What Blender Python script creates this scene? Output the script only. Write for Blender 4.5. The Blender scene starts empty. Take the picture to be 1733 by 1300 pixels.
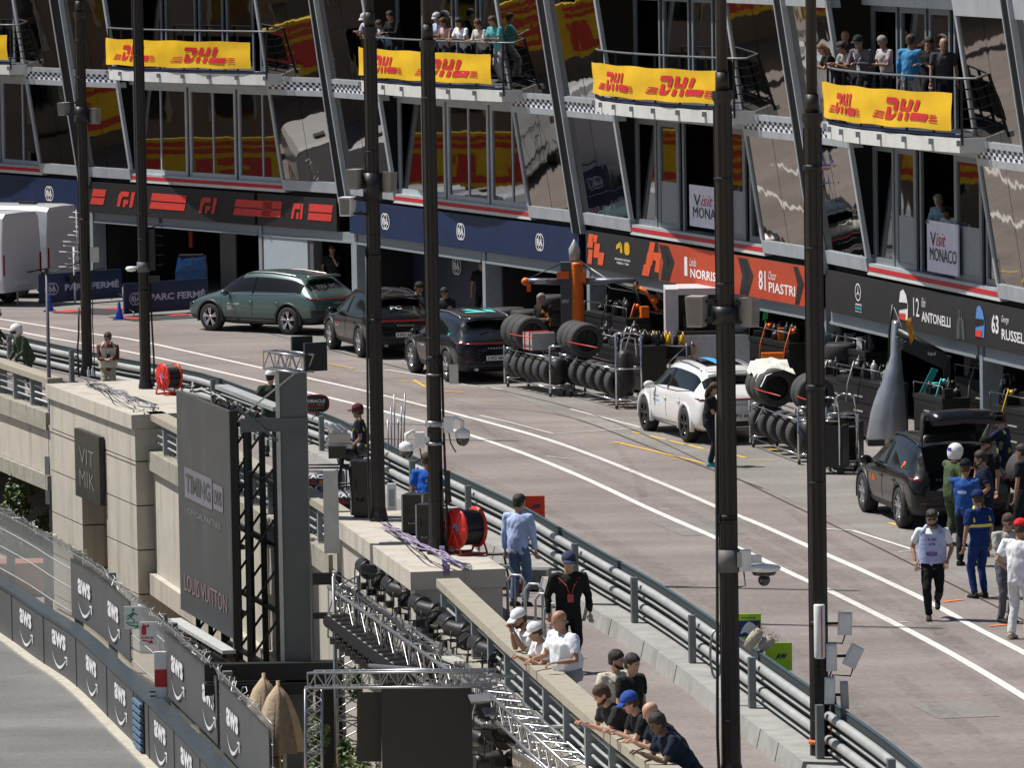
import bpy, bmesh, math, random
from mathutils import Vector, Matrix
from mathutils.geometry import tessellate_polygon
random.seed(7)
S=bpy.context.scene; COL=S.collection
V=Vector; sin=math.sin; cos=math.cos; PI=math.pi; rad=math.radians
# ---------------- camera ----------------
H=12.2; F=10000.0; CX=866.5; CY=650.0
_p=math.atan(860/F); _r=0.0166
FW=V((0,cos(_p),-sin(_p))); _u=V((0,sin(_p),cos(_p))); _x=V((1,0,0))
RT=cos(_r)*_x-sin(_r)*_u; UP=cos(_r)*_u+sin(_r)*_x
CAM=V((0,0,H))
cd=bpy.data.cameras.new('camera'); cam=bpy.data.objects.new('camera',cd); COL.objects.link(cam)
m=Matrix((RT,UP,-FW)).transposed().to_4x4(); m.translation=CAM; cam.matrix_world=m
cd.sensor_width=36; cd.lens=36*F/1733; cd.clip_start=1; cd.clip_end=5000
S.camera=cam
# ---------------- light ----------------
SUNV=V((-0.95,0.3,1.75)).normalized()
w=bpy.data.worlds.new('World'); S.world=w; w.use_nodes=True
nt=w.node_tree; bg=nt.nodes['Background']; sk=nt.nodes.new('ShaderNodeTexSky'); sk.sky_type='NISHITA'; sk.sun_disc=False
sk.sun_elevation=math.asin(SUNV.z); sk.sun_rotation=math.atan2(SUNV.x,SUNV.y)
sk.air_density=1.0; sk.dust_density=1.2
nt.links.new(sk.outputs[0],bg.inputs[0]); bg.inputs[1].default_value=0.055
sl=bpy.data.lights.new('sun','SUN'); sl.energy=4.9; sl.angle=rad(0.5); sl.color=(1,0.95,0.88)
so=bpy.data.objects.new('sun',sl); COL.objects.link(so); so.rotation_euler=SUNV.to_track_quat('Z','Y').to_euler(); so.location=(-60,150,80)
S.view_settings.view_transform='Standard'; S.view_settings.look='None'; S.view_settings.exposure=0.25; S.view_settings.gamma=1
# ---------------- projection helpers (photo pixels 1733x1300) ----------------
def ray(px,py): return FW+RT*((px-CX)/F)+UP*((CY-py)/F)
def gp(px,py,z=0.0):
    d=ray(px,py); return CAM+d*((z-H)/d.z)
def dp(px,py,D):
    d=ray(px,py); return CAM+d*(D/d.y)
def pj(P):
    q=V(P)-CAM; k=q.dot(FW); return (CX+F*q.dot(RT)/k, CY-F*q.dot(UP)/k)
def zat(P,py):
    a,b=-10.0,30.0
    for _ in range(40):
        c=(a+b)/2
        if pj((P[0],P[1],c))[1]>py: a=c
        else: b=c
    return a
def sc(P): return F/((V(P)-CAM).dot(FW))
# ---------------- materials ----------------
MATS={}
def M(name,col,rough=0.6,metal=0.0,var=0.12,scale=6.0,bump=0.0,bscale=30.0,spec=0.5,coat=0.0,emit=0.0,alpha=1.0,stain=None):
    if name in MATS: return MATS[name]
    m=bpy.data.materials.new(name); m.use_nodes=True; n=m.node_tree.nodes; l=m.node_tree.links; b=n['Principled BSDF']
    c=tuple(col)+(1,)
    b.inputs['Roughness'].default_value=rough; b.inputs['Metallic'].default_value=metal
    b.inputs['Specular IOR Level'].default_value=spec
    if coat: b.inputs['Coat Weight'].default_value=coat; b.inputs['Coat Roughness'].default_value=0.04
    tc=n.new('ShaderNodeTexCoord')
    if var>0:
        t=n.new('ShaderNodeTexNoise'); t.inputs['Scale'].default_value=scale; t.inputs['Detail'].default_value=6; t.inputs['Roughness'].default_value=0.65
        l.new(tc.outputs['Object'],t.inputs['Vector'])
        mr=n.new('ShaderNodeMapRange'); mr.inputs[1].default_value=0.3; mr.inputs[2].default_value=0.7; mr.inputs[3].default_value=1-var; mr.inputs[4].default_value=1+var
        l.new(t.outputs[0],mr.inputs[0])
        mx=n.new('ShaderNodeVectorMath'); mx.operation='SCALE'; mx.inputs[0].default_value=col; l.new(mr.outputs[0],mx.inputs['Scale'])
        out=mx.outputs[0]
        if stain:
            t2=n.new('ShaderNodeTexNoise'); t2.inputs['Scale'].default_value=stain[1]; t2.inputs['Detail'].default_value=8
            mp=n.new('ShaderNodeMapping'); mp.inputs['Scale'].default_value=stain[3]; l.new(tc.outputs['Object'],mp.inputs[0]); l.new(mp.outputs[0],t2.inputs['Vector'])
            r2=n.new('ShaderNodeMapRange'); r2.inputs[1].default_value=0.5; r2.inputs[2].default_value=0.72; l.new(t2.outputs[0],r2.inputs[0])
            m2=n.new('ShaderNodeMixRGB'); m2.inputs[2].default_value=tuple(stain[0])+(1,); l.new(out,m2.inputs[1])
            ml=n.new('ShaderNodeMath'); ml.operation='MULTIPLY'; ml.inputs[1].default_value=stain[2]; l.new(r2.outputs[0],ml.inputs[0]); l.new(ml.outputs[0],m2.inputs[0]); out=m2.outputs[0]
        l.new(out,b.inputs['Base Color'])
    else: b.inputs['Base Color'].default_value=c
    if bump>0:
        t=n.new('ShaderNodeTexNoise'); t.inputs['Scale'].default_value=bscale; t.inputs['Detail'].default_value=5; l.new(tc.outputs['Object'],t.inputs['Vector'])
        bp=n.new('ShaderNodeBump'); bp.inputs['Strength'].default_value=bump; bp.inputs['Distance'].default_value=0.02; l.new(t.outputs[0],bp.inputs['Height']); l.new(bp.outputs[0],b.inputs['Normal'])
    if emit: b.inputs['Emission Color'].default_value=c; b.inputs['Emission Strength'].default_value=emit
    if alpha<1: b.inputs['Alpha'].default_value=alpha
    MATS[name]=m; return m
def fab(col,key=None):
    return M('fabric_%d_%d_%d'%tuple(int(c*255) for c in col) if key is None else key,col,0.85,0,0.18,9,0.6,14,0.2)
# ---------------- mesh builder ----------------
def basis(d,up=V((0,0,1))):
    d=d.normalized(); x=d.cross(up)
    if x.length<1e-4: x=d.cross(V((0,1,0)))
    x.normalize(); return x,x.cross(d).normalized()
class B:
    def __init__(s): s.v=[];s.f=[];s.m=[];s.sm=[]
    def face(s,idx,m=0,sm=False): s.f.append(idx);s.m.append(m);s.sm.append(sm)
    def poly(s,pts,m=0):
        b=len(s.v); s.v+=[V(p) for p in pts]; s.face(list(range(b,b+len(pts))),m); return s
    def hexa(s,p,m=0):  # p: 8 pts, bottom 4 then top 4
        b=len(s.v); s.v+=[V(q) for q in p]
        for q in ((3,2,1,0),(4,5,6,7),(0,1,5,4),(1,2,6,5),(2,3,7,6),(3,0,4,7)): s.face([b+i for i in q],m)
        return s
    def box(s,x0,x1,y0,y1,z0,z1,m=0):
        return s.hexa([(x0,y0,z0),(x1,y0,z0),(x1,y1,z0),(x0,y1,z0),(x0,y0,z1),(x1,y0,z1),(x1,y1,z1),(x0,y1,z1)],m)
    def cb(s,c,sx,sy,sz,rz=0,m=0,rx=0):  # centred box rotated
        R=Matrix.Rotation(rz,3,'Z')@Matrix.Rotation(rx,3,'X'); c=V(c)
        return s.hexa([c+R@V((a*sx/2,b_*sy/2,d*sz/2)) for d in(-1,1) for a,b_ in((-1,-1),(1,-1),(1,1),(-1,1))],m)
    def bar(s,p,q,w,h,m=0,up=V((0,0,1))):
        p=V(p);q=V(q);x,y=basis(q-p,up); x=x*w/2;y=y*h/2
        return s.hexa([p-x-y,p+x-y,p+x+y,p-x+y,q-x-y,q+x-y,q+x+y,q-x+y],m)
    def tube(s,p,q,r0,r1=None,n=8,m=0,cap=True):
        r1=r0 if r1 is None else r1
        return s.path([p,q],[r0,r1],n,m,cap)
    def path(s,pts,r,n=6,m=0,cap=True,flat=1.0):
        pts=[V(p) for p in pts]
        if not hasattr(r,'__len__'): r=[r]*len(pts)
        b=len(s.v); k=len(pts); px=None
        for i,p in enumerate(pts):
            d=(pts[min(i+1,k-1)]-pts[max(i-1,0)])
            x,y=basis(d)
            if px is not None:
                x=(px-px.dot(d.normalized())*d.normalized())
                x=x.normalized() if x.length>1e-5 else basis(d)[0]
                y=x.cross(d).normalized()
            px=x
            for j in range(n):
                a=2*PI*j/n; s.v.append(p+x*cos(a)*r[i]+y*sin(a)*r[i]*flat)
        for i in range(k-1):
            for j in range(n):
                s.face([b+i*n+j,b+i*n+(j+1)%n,b+(i+1)*n+(j+1)%n,b+(i+1)*n+j],m,n>4)
        if cap: s.face([b+j for j in range(n)][::-1],m); s.face([b+(k-1)*n+j for j in range(n)],m)
        return s
    def loft(s,rings,m=0,closed=True,cap=True,sm=True):
        b=len(s.v); n=len(rings[0]); k=len(rings)
        for r in rings: s.v+=[V(p) for p in r]
        for i in range(k-1):
            for j in range(n if closed else n-1):
                s.face([b+i*n+j,b+i*n+(j+1)%n,b+(i+1)*n+(j+1)%n,b+(i+1)*n+j],m,sm)
        if cap and closed: s.face([b+j for j in range(n)][::-1],m); s.face([b+(k-1)*n+j for j in range(n)],m)
        return s
    def sph(s,c,rx,ry=None,rz=None,n=10,m=0,R=None,k=None):
        ry=rx if ry is None else ry; rz=rx if rz is None else rz; c=V(c); k=k or max(5,n//2+1); rings=[]
        for i in range(k+1):
            t=PI*i/k
            r=[]
            for j in range(n):
                a=2*PI*j/n; q=V((rx*max(sin(t),.02)*cos(a),ry*max(sin(t),.02)*sin(a),-rz*cos(t)))
                r.append(c+(R@q if R else q))
            rings.append(r)
        return s.loft(rings,m)
    def lathe(s,prof,c=(0,0,0),ax='Z',n=24,m=0,sm=True,cap=True):  # prof: (r,h)
        c=V(c); rings=[]
        for r,h in prof:
            q=[]
            for j in range(n):
                a=2*PI*j/n
                if ax=='Z': q.append(c+V((r*cos(a),r*sin(a),h)))
                elif ax=='Y': q.append(c+V((r*cos(a),h,-r*sin(a))))
                else: q.append(c+V((h,r*cos(a),r*sin(a))))
            rings.append(q)
        return s.loft(rings,m,sm=sm,cap=cap)
    def prism(s,pts,z0,z1,m=0):
        n=len(pts); return s.loft([[ (p[0],p[1],z0) for p in pts],[(p[0],p[1],z1) for p in pts]],m,sm=False)
    def ext(s,pts,off,m=0): # planar polygon extruded by vector
        off=V(off); return s.loft([[V(p) for p in pts],[V(p)+off for p in pts]],m,sm=False)
    def o(s,name,mats,parent=None,fix=True):
        me=bpy.data.meshes.new(name); me.from_pydata([tuple(v) for v in s.v],[],s.f)
        mats=mats if isinstance(mats,(list,tuple)) else [mats]
        for x in mats: me.materials.append(x)
        me.polygons.foreach_set('material_index',s.m); me.polygons.foreach_set('use_smooth',s.sm)
        if fix:
            bm=bmesh.new(); bm.from_mesh(me); bmesh.ops.recalc_face_normals(bm,faces=bm.faces); bm.to_mesh(me); bm.free()
        me.update(); o=bpy.data.objects.new(name,me); COL.objects.link(o)
        if parent: o.parent=parent
        return o
def tag(o,label,cat,group=None,kind=None):
    if label: o['label']=label
    if cat: o['category']=cat
    if group: o['group']=group
    if kind: o['kind']=kind
    return o
def T(name,label,cat,loc=(0,0,0),rz=0,group=None):
    o=bpy.data.objects.new(name,None); COL.objects.link(o); o.location=loc; o.rotation_euler=(0,0,rz); o.empty_display_size=.2
    return tag(o,label,cat,group)
def dup(root,loc=None,rz=None,label=None,group=None,matmap=None):
    def cp(o,par):
        c=o.copy(); COL.objects.link(c); c.parent=par
        if matmap and o.type=='MESH':
            for i,sl_ in enumerate(c.material_slots):
                if sl_.material and sl_.material.name in matmap:
                    mm=matmap[sl_.material.name]; sl_.link='OBJECT'; sl_.material=mm
        for ch in list(o.children): cp(ch,c)
        return c
    r=cp(root,None)
    if loc is not None: r.location=loc
    if rz is not None: r.rotation_euler=(0,0,rz)
    if label: r['label']=label
    if group: r['group']=group
    return r
_tx={}
def text2d(s,bold=0.0,shear=0.0):
    k=(s,bold,shear)
    if k in _tx: return _tx[k]
    c=bpy.data.curves.new('lettering','FONT'); c.body=s; c.offset=bold; c.shear=shear; c.resolution_u=2; c.fill_mode='FRONT'
    c.align_x='LEFT'; o=bpy.data.objects.new('lettering',c); COL.objects.link(o)
    dg=bpy.context.evaluated_depsgraph_get(); me=bpy.data.meshes.new_from_object(o.evaluated_get(dg))
    vs=[(v.co.x,v.co.y) for v in me.vertices]; fs=[list(p.vertices) for p in me.polygons]
    bpy.data.objects.remove(o); bpy.data.curves.remove(c); bpy.data.meshes.remove(me)
    x0=min(v[0] for v in vs);x1=max(v[0] for v in vs);y0=min(v[1] for v in vs);y1=max(v[1] for v in vs)
    vs=[((v[0]-x0)/(x1-x0),(v[1]-y0)/(y1-y0)) for v in vs]
    _tx[k]=(vs,fs); return _tx[k]
def puttext(b,s,fn,u0,u1,v0,v1,m=0,bold=0.0,shear=0.0):
    vs,fs=text2d(s,bold,shear); k=len(b.v)
    b.v+=[V(fn(u0+(u1-u0)*x,v0+(v1-v0)*y)) for x,y in vs]
    for f in fs: b.face([k+i for i in f],m)
def putpoly(b,pts,fn,m=0):
    k=len(b.v); b.v+=[V(fn(x,y)) for x,y in pts]; b.face(list(range(k,k+len(pts))),m)
def ringpoly(b,fn,cx,cy,rx,ry,t,m=0,n=20,a0=0,a1=2*PI):
    for i in range(n):
        a=a0+(a1-a0)*i/n; c=a0+(a1-a0)*(i+1)/n
        putpoly(b,[(cx+rx*cos(a),cy+ry*sin(a)),(cx+rx*cos(c),cy+ry*sin(c)),(cx+(rx-t)*cos(c),cy+(ry-t)*sin(c)),(cx+(rx-t)*cos(a),cy+(ry-t)*sin(a))],fn,m)
def fia(b,fn,cx,cy,h,m=0):
    r=h/2; ringpoly(b,fn,cx-r*.35,cy,r,r,r*.14,m); ringpoly(b,fn,cx+r*.35,cy,r,r,r*.14,m)
    puttext(b,'FiA',fn,cx-r*.95,cx+r*.95,cy-r*.4,cy+r*.4,m,.04)
# fly-weight colours
BLK=M('black_plastic',(.012,.012,.013),.45); DKM=M('dark_metal',(.03,.03,.032),.4,.6); ALU=M('bare_aluminium',(.34,.35,.37),.36,.85,.1); GALV=M('galvanised_steel',(.43,.45,.445),.45,.3,.15,3)
WHT=M('white_paint',(.78,.78,.78),.35); RUB=M('tyre_rubber',(.02,.02,.021),.75,0,.25,8,.2,40); GRYP=M('grey_frame_paint',(.3,.34,.38),.4,.2); RED=M('red_plastic',(.55,.02,.015),.4)
CHROME=M('chrome',(.7,.7,.72),.12,1,.0); GLS=M('dark_glass',(.01,.012,.014),.06,0,0,spec=.9); YEL=M('yellow_plastic',(.7,.42,.01),.4); ORG=M('orange_paint',(.8,.16,.01),.45)
# ======================= SETTING =======================
def asphalt(name,base,tint,seams=False):
    m=bpy.data.materials.new(name); m.use_nodes=True; n=m.node_tree.nodes; l=m.node_tree.links; b=n['Principled BSDF']; b.inputs['Roughness'].default_value=.82; b.inputs['Specular IOR Level'].default_value=.3
    tc=n.new('ShaderNodeTexCoord')
    def noise(sc_,det,vec=None):
        t=n.new('ShaderNodeTexNoise'); t.inputs['Scale'].default_value=sc_; t.inputs['Detail'].default_value=det; l.new(vec or tc.outputs['Object'],t.inputs['Vector']); return t
    mp=n.new('ShaderNodeMapping'); mp.inputs['Rotation'].default_value=(0,0,rad(-68)); mp.inputs['Scale'].default_value=(.12,1,1); l.new(tc.outputs['Object'],mp.inputs[0])
    a=noise(9,8); c=noise(.35,6); st=noise(1.1,6,mp.outputs[0]); sp=noise(140,2)
    r1=n.new('ShaderNodeValToRGB'); r1.color_ramp.elements[0].color=(*[x*.84 for x in base],1); r1.color_ramp.elements[1].color=(*tint,1); r1.color_ramp.elements[0].position=.32; r1.color_ramp.elements[1].position=.66; l.new(c.outputs[0],r1.inputs[0])
    mr=n.new('ShaderNodeMapRange'); mr.inputs[1].default_value=.3; mr.inputs[2].default_value=.7; mr.inputs[3].default_value=.86; mr.inputs[4].default_value=1.14; l.new(a.outputs[0],mr.inputs[0])
    m3=n.new('ShaderNodeMapRange'); m3.inputs[1].default_value=.35; m3.inputs[2].default_value=.7; m3.inputs[3].default_value=1.06; m3.inputs[4].default_value=.88; l.new(st.outputs[0],m3.inputs[0])
    m4=n.new('ShaderNodeMapRange'); m4.inputs[1].default_value=.25; m4.inputs[2].default_value=.75; m4.inputs[3].default_value=.72; m4.inputs[4].default_value=1.28; l.new(sp.outputs[0],m4.inputs[0])
    q=n.new('ShaderNodeMath'); q.operation='MULTIPLY'; l.new(mr.outputs[0],q.inputs[0]); l.new(m3.outputs[0],q.inputs[1])
    q2=n.new('ShaderNodeMath'); q2.operation='MULTIPLY'; l.new(q.outputs[0],q2.inputs[0]); l.new(m4.outputs[0],q2.inputs[1])
    v=n.new('ShaderNodeVectorMath'); v.operation='SCALE'; l.new(r1.outputs[0],v.inputs[0]); l.new(q2.outputs[0],v.inputs['Scale']); l.new(v.outputs[0],b.inputs['Base Color'])
    bp=n.new('ShaderNodeBump'); bp.inputs['Strength'].default_value=.5; bp.inputs['Distance'].default_value=.01; l.new(sp.outputs[0],bp.inputs['Height']); l.new(bp.outputs[0],b.inputs['Normal'])
    return m
ASP=asphalt('pit_lane_asphalt',(.226,.196,.186),(.25,.219,.207)); ASPG=asphalt('grey_asphalt',(.22,.212,.203),(.25,.235,.222)); TRK=asphalt('track_asphalt',(.15,.15,.153),(.185,.183,.182))
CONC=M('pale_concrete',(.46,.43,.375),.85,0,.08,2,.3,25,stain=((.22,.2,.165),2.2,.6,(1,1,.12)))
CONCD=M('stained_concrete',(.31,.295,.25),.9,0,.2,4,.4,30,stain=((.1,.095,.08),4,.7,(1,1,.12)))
KERB=M('grey_precast_concrete',(.3,.3,.29),.85,0,.15,3,.3,30,stain=((.16,.16,.16),2,.5,(1,1,1)))
ROOFM=M('ochre_render',(.42,.27,.15),.9,0,.15,2,stain=((.16,.11,.07),1.2,.6,(1,1,.3)))
# viaduct edge: px of the outer top edge of the handrail (z=1.05) and of the two piers
RZ=1.05; LZ=.3
railL=[gp(x,y,RZ) for x,y in((-160,566),(0,614),(80,641))]
railM=[gp(x,y,RZ) for x,y in((246,697),(514,836),(560,866))]
railR=[gp(x,y,RZ) for x,y in((738,980),(849,1085),(997,1216),(1160,1345),(1400,1530))]
pier1=[gp(x,y,RZ) for x,y in((82,650),(226,702))]; pier2=[gp(x,y,RZ) for x,y in((560,869),(700,968))]
def xy(p,z): return V((p[0],p[1],z))
edge=railL+pier1+railM+pier2+railR
# deck (pit lane level) as a thick slab behind the edge
near=[xy(p,0) for p in edge]
deckpts=[V((-260,230,0))]+[V((-60,200,0))]+near+[V((25,60,0)),V((200,60,0)),V((200,600,0)),V((-260,600,0))]
def sheet(name,pts,z,mat,thick=None,kind='structure'):
    b=B(); tri=tessellate_polygon([[V((p[0],p[1],0)) for p in pts]]); b.v=[V((p[0],p[1],z)) for p in pts]
    for t in tri: b.face(list(t))
    o=b.o(name,mat,fix=False)
    for p in o.data.polygons:
        pass
    bm=bmesh.new(); bm.from_mesh(o.data)
    for f in bm.faces:
        f.normal_update()
        if f.normal.z<0: f.normal_flip()
    bm.to_mesh(o.data); bm.free()
    tag(o,None,None,None,kind); return o
sheet('pit_lane',deckpts,0,ASP)
LOW=-4.0
sheet('lower_ground',[(-600,-200),(600,-200),(600,900),(-600,900)],LOW-.02,M('pale_paving',(.42,.36,.28),.9,0,.2,.6,.2,8))
# grey strip of newer asphalt near the garages
def pts(l,z=0.0): return [gp(x,y,z) for x,y in l]
g=pts([(-60,520),(150,528),(440,566),(640,612),(860,668),(1110,757),(1300,830),(1500,915),(1640,985),(1900,1120)],.004)
back=pts([(2100,860),(1700,780),(1300,672),(990,590),(592,522),(152,467),(-60,440)],.004)
sheet('paddock_asphalt',g+back,.004,ASPG)
# lower race track
tr=pts([(-420,860),(-200,950),(0,1088),(150,1188),(215,1245),(275,1310),(420,1480)],LOW+.004)
sheet('race_track',tr+[gp(-200,1900,LOW),gp(-900,1500,LOW),gp(-900,900,LOW)],LOW+.004,TRK)
# markings
PW=M('road_paint_white',(.66,.65,.62),.7,0,.14,7,.2,30,stain=((.35,.33,.31),9,.55,(1,1,1))); PY=M('road_paint_yellow',(.7,.42,.06),.7,0,.2,9); PO=M('road_spray_orange',(.85,.2,.05),.8,0,.3,9); PR=M('rubber_mark',(.1,.088,.085),.9,0,.2,3)
def smooth(p,n=5):
    out=[]
    for i in range(len(p)-1):
        a=p[max(i-1,0)];b=p[i];c=p[i+1];d=p[min(i+2,len(p)-1)]
        for k in range(n):
            t=k/n; out.append(.5*((2*b)+(c-a)*t+(2*a-5*b+4*c-d)*t*t+(3*b-a-3*c+d)*t**3))
    return out+[p[-1]]
def ribbon(name,l,wd,z,mat,sm=True,wob=0.0,parent=None,tagd=True):
    p=pts(l,z); p=smooth(p) if sm and len(p)>2 else p; b=B(); n=len(p); L=[];R_=[]
    for i in range(n):
        d=(p[min(i+1,n-1)]-p[max(i-1,0)]); s_=V((-d.y,d.x,0)).normalized()*(wd/2*(1+random.uniform(-wob,wob)))
        L.append(p[i]+s_);R_.append(p[i]-s_)
    b.v=L+R_
    for i in range(n-1): b.face([i,n+i,n+i+1,i+1])
    o=b.o(name,mat,parent,fix=False)
    bm=bmesh.new(); bm.from_mesh(o.data)
    for f in bm.faces:
        f.normal_update()
        if f.normal.z<0: f.normal_flip()
    bm.to_mesh(o.data); bm.free()
    if tagd: tag(o,None,None,None,'structure')
    return o
lineA=[(-60,546),(0,555),(76,570),(236,599),(440,645),(509,661),(722,715),(860,758),(979,805),(1099,861),(1215,912),(1344,973),(1395,996),(1521,1059),(1623,1114),(1733,1180),(1860,1262)]
lineB=[(-60,531),(8,541),(157,565),(236,577),(440,622),(531,642),(648,669),(870,727),(987,765),(1139,826),(1215,859),(1293,891),(1395,937),(1471,971),(1572,1019),(1648,1061),(1733,1105),(1850,1170)]
ribbon('lane_line',lineA,.15,.008,PW,wob=.05); ribbon('lane_line',lineB,.15,.008,PW,wob=.05)
for l,wd,mt in [([(812,703),(860,714),(936,734),(1083,724)],.07,PW),([(965,692),(1083,723)],.07,PW),([(1392,895),(1443,898),(1544,930)],.08,PW),([(1520,934),(1560,932)],.06,PW),
    ([(1041,748),(1200,786)],.09,PY),([(1070,731),(1084,734)],.09,PY),([(1100,738),(1127,744)],.09,PY),([(1133,746),(1160,752)],.09,PY),([(1165,753),(1192,760)],.09,PY),([(1200,762),(1225,768)],.09,PY),([(1243,770),(1262,775)],.09,PY),([(1265,779),(1318,779)],.07,PY),
    ([(1506,885),(1520,889)],.12,PY),([(1640,922),(1655,928)],.12,PY),([(1700,718),(1760,730)],.1,PY),([(1290,757),(1330,765)],.1,PY),([(540,612),(600,624)],.07,PY),([(447,597),(475,600)],.06,PW),([(600,628),(660,627)],.06,PW),([(655,626),(752,641)],.09,PW),([(680,645),(750,650)],.07,PY),([(745,661),(785,664)],.09,PY),([(430,601),(452,603)],.05,PY),([(780,651),(850,659)],.09,PW),([(700,643),(720,655)],.07,PY),([(1030,750),(1058,749)],.05,PY),([(1130,778),(1160,776)],.05,PY),([(820,678),(836,678)],.05,PY),([(995,737),(1008,738)],.06,PY),([(1596,1019),(1630,1015)],.08,PO),([(1675,1060),(1705,1057)],.08,PO),([(1690,1000),(1706,1003)],.08,PO),
    ([(900,862),(925,865)],.06,PW),([(1118,862),(1132,862)],.05,PW),([(1522,1053),(1535,1053)],.05,PW),([(925,772),(960,776)],.05,PW),([(380,604),(420,606)],.04,PW)]:
    ribbon('road_marking',l,wd,.012,mt,False,.1)
for l,wd in [([(500,600),(800,690),(1000,770),(1250,880),(1500,1020),(1733,1150)],.35),([(560,640),(800,715),(1100,840),(1350,960),(1733,1210)],.3),([(700,760),(1000,900),(1300,1080),(1600,1300)],.4),([(300,588),(600,655),(900,760)],.3),([(1480,960),(1560,1035),(1610,1085),(1625,1100)],.35),([(1515,1145),(1570,1185),(1640,1235),(1690,1262)],.3),([(1330,860),(1460,950)],.22),([(1420,1180),(1500,1250),(1520,1262)],.3),([(1040,750),(1075,800),(1090,850)],.2),([(780,690),(860,760)],.16),([(1380,1010),(1480,1075)],.2)]:
    ribbon('tyre_mark',l,wd,.0165,PR,True,.25)
for l,wd in(([(1150,880),(1210,905)],1.2),([(1000,690),(1060,705)],1.6),([(640,700),(700,715)],1.0),([(1590,1190),(1640,1215)],.9),([(1300,800),(1350,812)],1.5)): ribbon('asphalt_patch',l,wd,.006,ASPG if l[0][0]!=1000 else ASP,False)
# make the tyre marks broken up
nn=PR.node_tree; bb=nn.nodes['Principled BSDF']; t=nn.nodes.new('ShaderNodeTexNoise'); t.inputs['Scale'].default_value=5; t.inputs['Detail'].default_value=8
mr=nn.nodes.new('ShaderNodeMapRange'); mr.inputs[1].default_value=.35; mr.inputs[2].default_value=.75; mr.inputs[3].default_value=.0; mr.inputs[4].default_value=.2
tcn=nn.nodes.new('ShaderNodeTexCoord'); nn.links.new(tcn.outputs['Object'],t.inputs['Vector']); nn.links.new(t.outputs[0],mr.inputs[0]); nn.links.new(mr.outputs[0],bb.inputs['Alpha'])
for l in ([(440,560),(700,628),(1000,700),(1300,835),(1733,1050)],[(760,690),(940,700),(1110,760),(1290,826)]):
    ribbon('asphalt_seam',l,.03,.0155,M('seam_tar',(.06,.055,.05),.7),True)
# ---------- viaduct wall, ledge, handrails ----------
def outn(a,b): d=b-a; return V((d.y,-d.x,0)).normalized()*(-1 if V((d.y,-d.x,0)).dot(V((0,-1,0)))<0 else 1)
def offs(p,o):
    r=[]
    for i in range(len(p)):
        a=p[max(i-1,0)]; c=p[min(i+1,len(p)-1)]; r.append(p[i]+outn(a,c)*o)
    return r
def section(b,path,o0,o1,z0,z1,m=0):
    a=offs(path,o0); c=offs(path,o1)
    for i in range(len(path)-1):
        b.hexa([xy(a[i],z0),xy(a[i+1],z0),xy(c[i+1],z0),xy(c[i],z0),xy(a[i],z1),xy(a[i+1],z1),xy(c[i+1],z1),xy(c[i],z1)],m)
HR=M('weathered_handrail_concrete',(.33,.305,.245),.9,0,.2,3,.4,20,stain=((.13,.12,.1),3,.5,(1,1,1)))
GRC=M('grey_painted_concrete',(.2,.23,.25),.8,0,.15,3)
def parapet(path,label,npost):
    root=T('viaduct_railing',label,'railing',xy(path[0],0)); inv=-xy(path[0],0)
    path=[p+inv for p in path]
    b=B(); section(b,path,-.36,0,RZ-.13,RZ); b.o('handrail',HR,root)
    L=sum((path[i+1]-path[i]).length for i in range(len(path)-1)); 
    def at(d):
        for i in range(len(path)-1):
            l_=(path[i+1]-path[i]).length
            if d<=l_ or i==len(path)-2: return path[i].lerp(path[i+1],d/l_),outn(path[i],path[i+1]),(path[i+1]-path[i]).normalized()
            d-=l_
    k=0
    while k<=npost:
        p,n_,t_=at(.2+(L-.4)*k/npost); b=B(); c=p-n_*.18; b.bar(xy(c,LZ),xy(c,RZ-.13),.13,.26,up=n_); b.o('post',GRC,root); k+=1
    b=B()
    for z,m_ in((.45,0),(.6,0),(.75,0)): b.path([xy(q,z) for q in offs(path,-.14)],.022,6,m_)
    b.path([xy(q,.68) for q in offs(path,-.28)],.02,6); b.o('rail_tubes',GALV,root)
    return root
parapet(railL,'concrete topped railing on the viaduct at the left edge of the photo',8)
parapet(railM,'railing with concrete top between the two pale piers behind the big screen',12)
parapet(railR,'long concrete topped railing people lean on beside the lighting truss',16)
# wall pieces below
b=B()
for path,zb_ in((railL,-1.15),(railM,-2.3),(railR,-2.6)):
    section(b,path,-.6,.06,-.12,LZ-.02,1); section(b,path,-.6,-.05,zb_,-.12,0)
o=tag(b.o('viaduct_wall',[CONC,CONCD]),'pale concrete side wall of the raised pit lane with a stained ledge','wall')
b=B(); inner=[xy(p,0) for p in railL+railM+railR]
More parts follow.
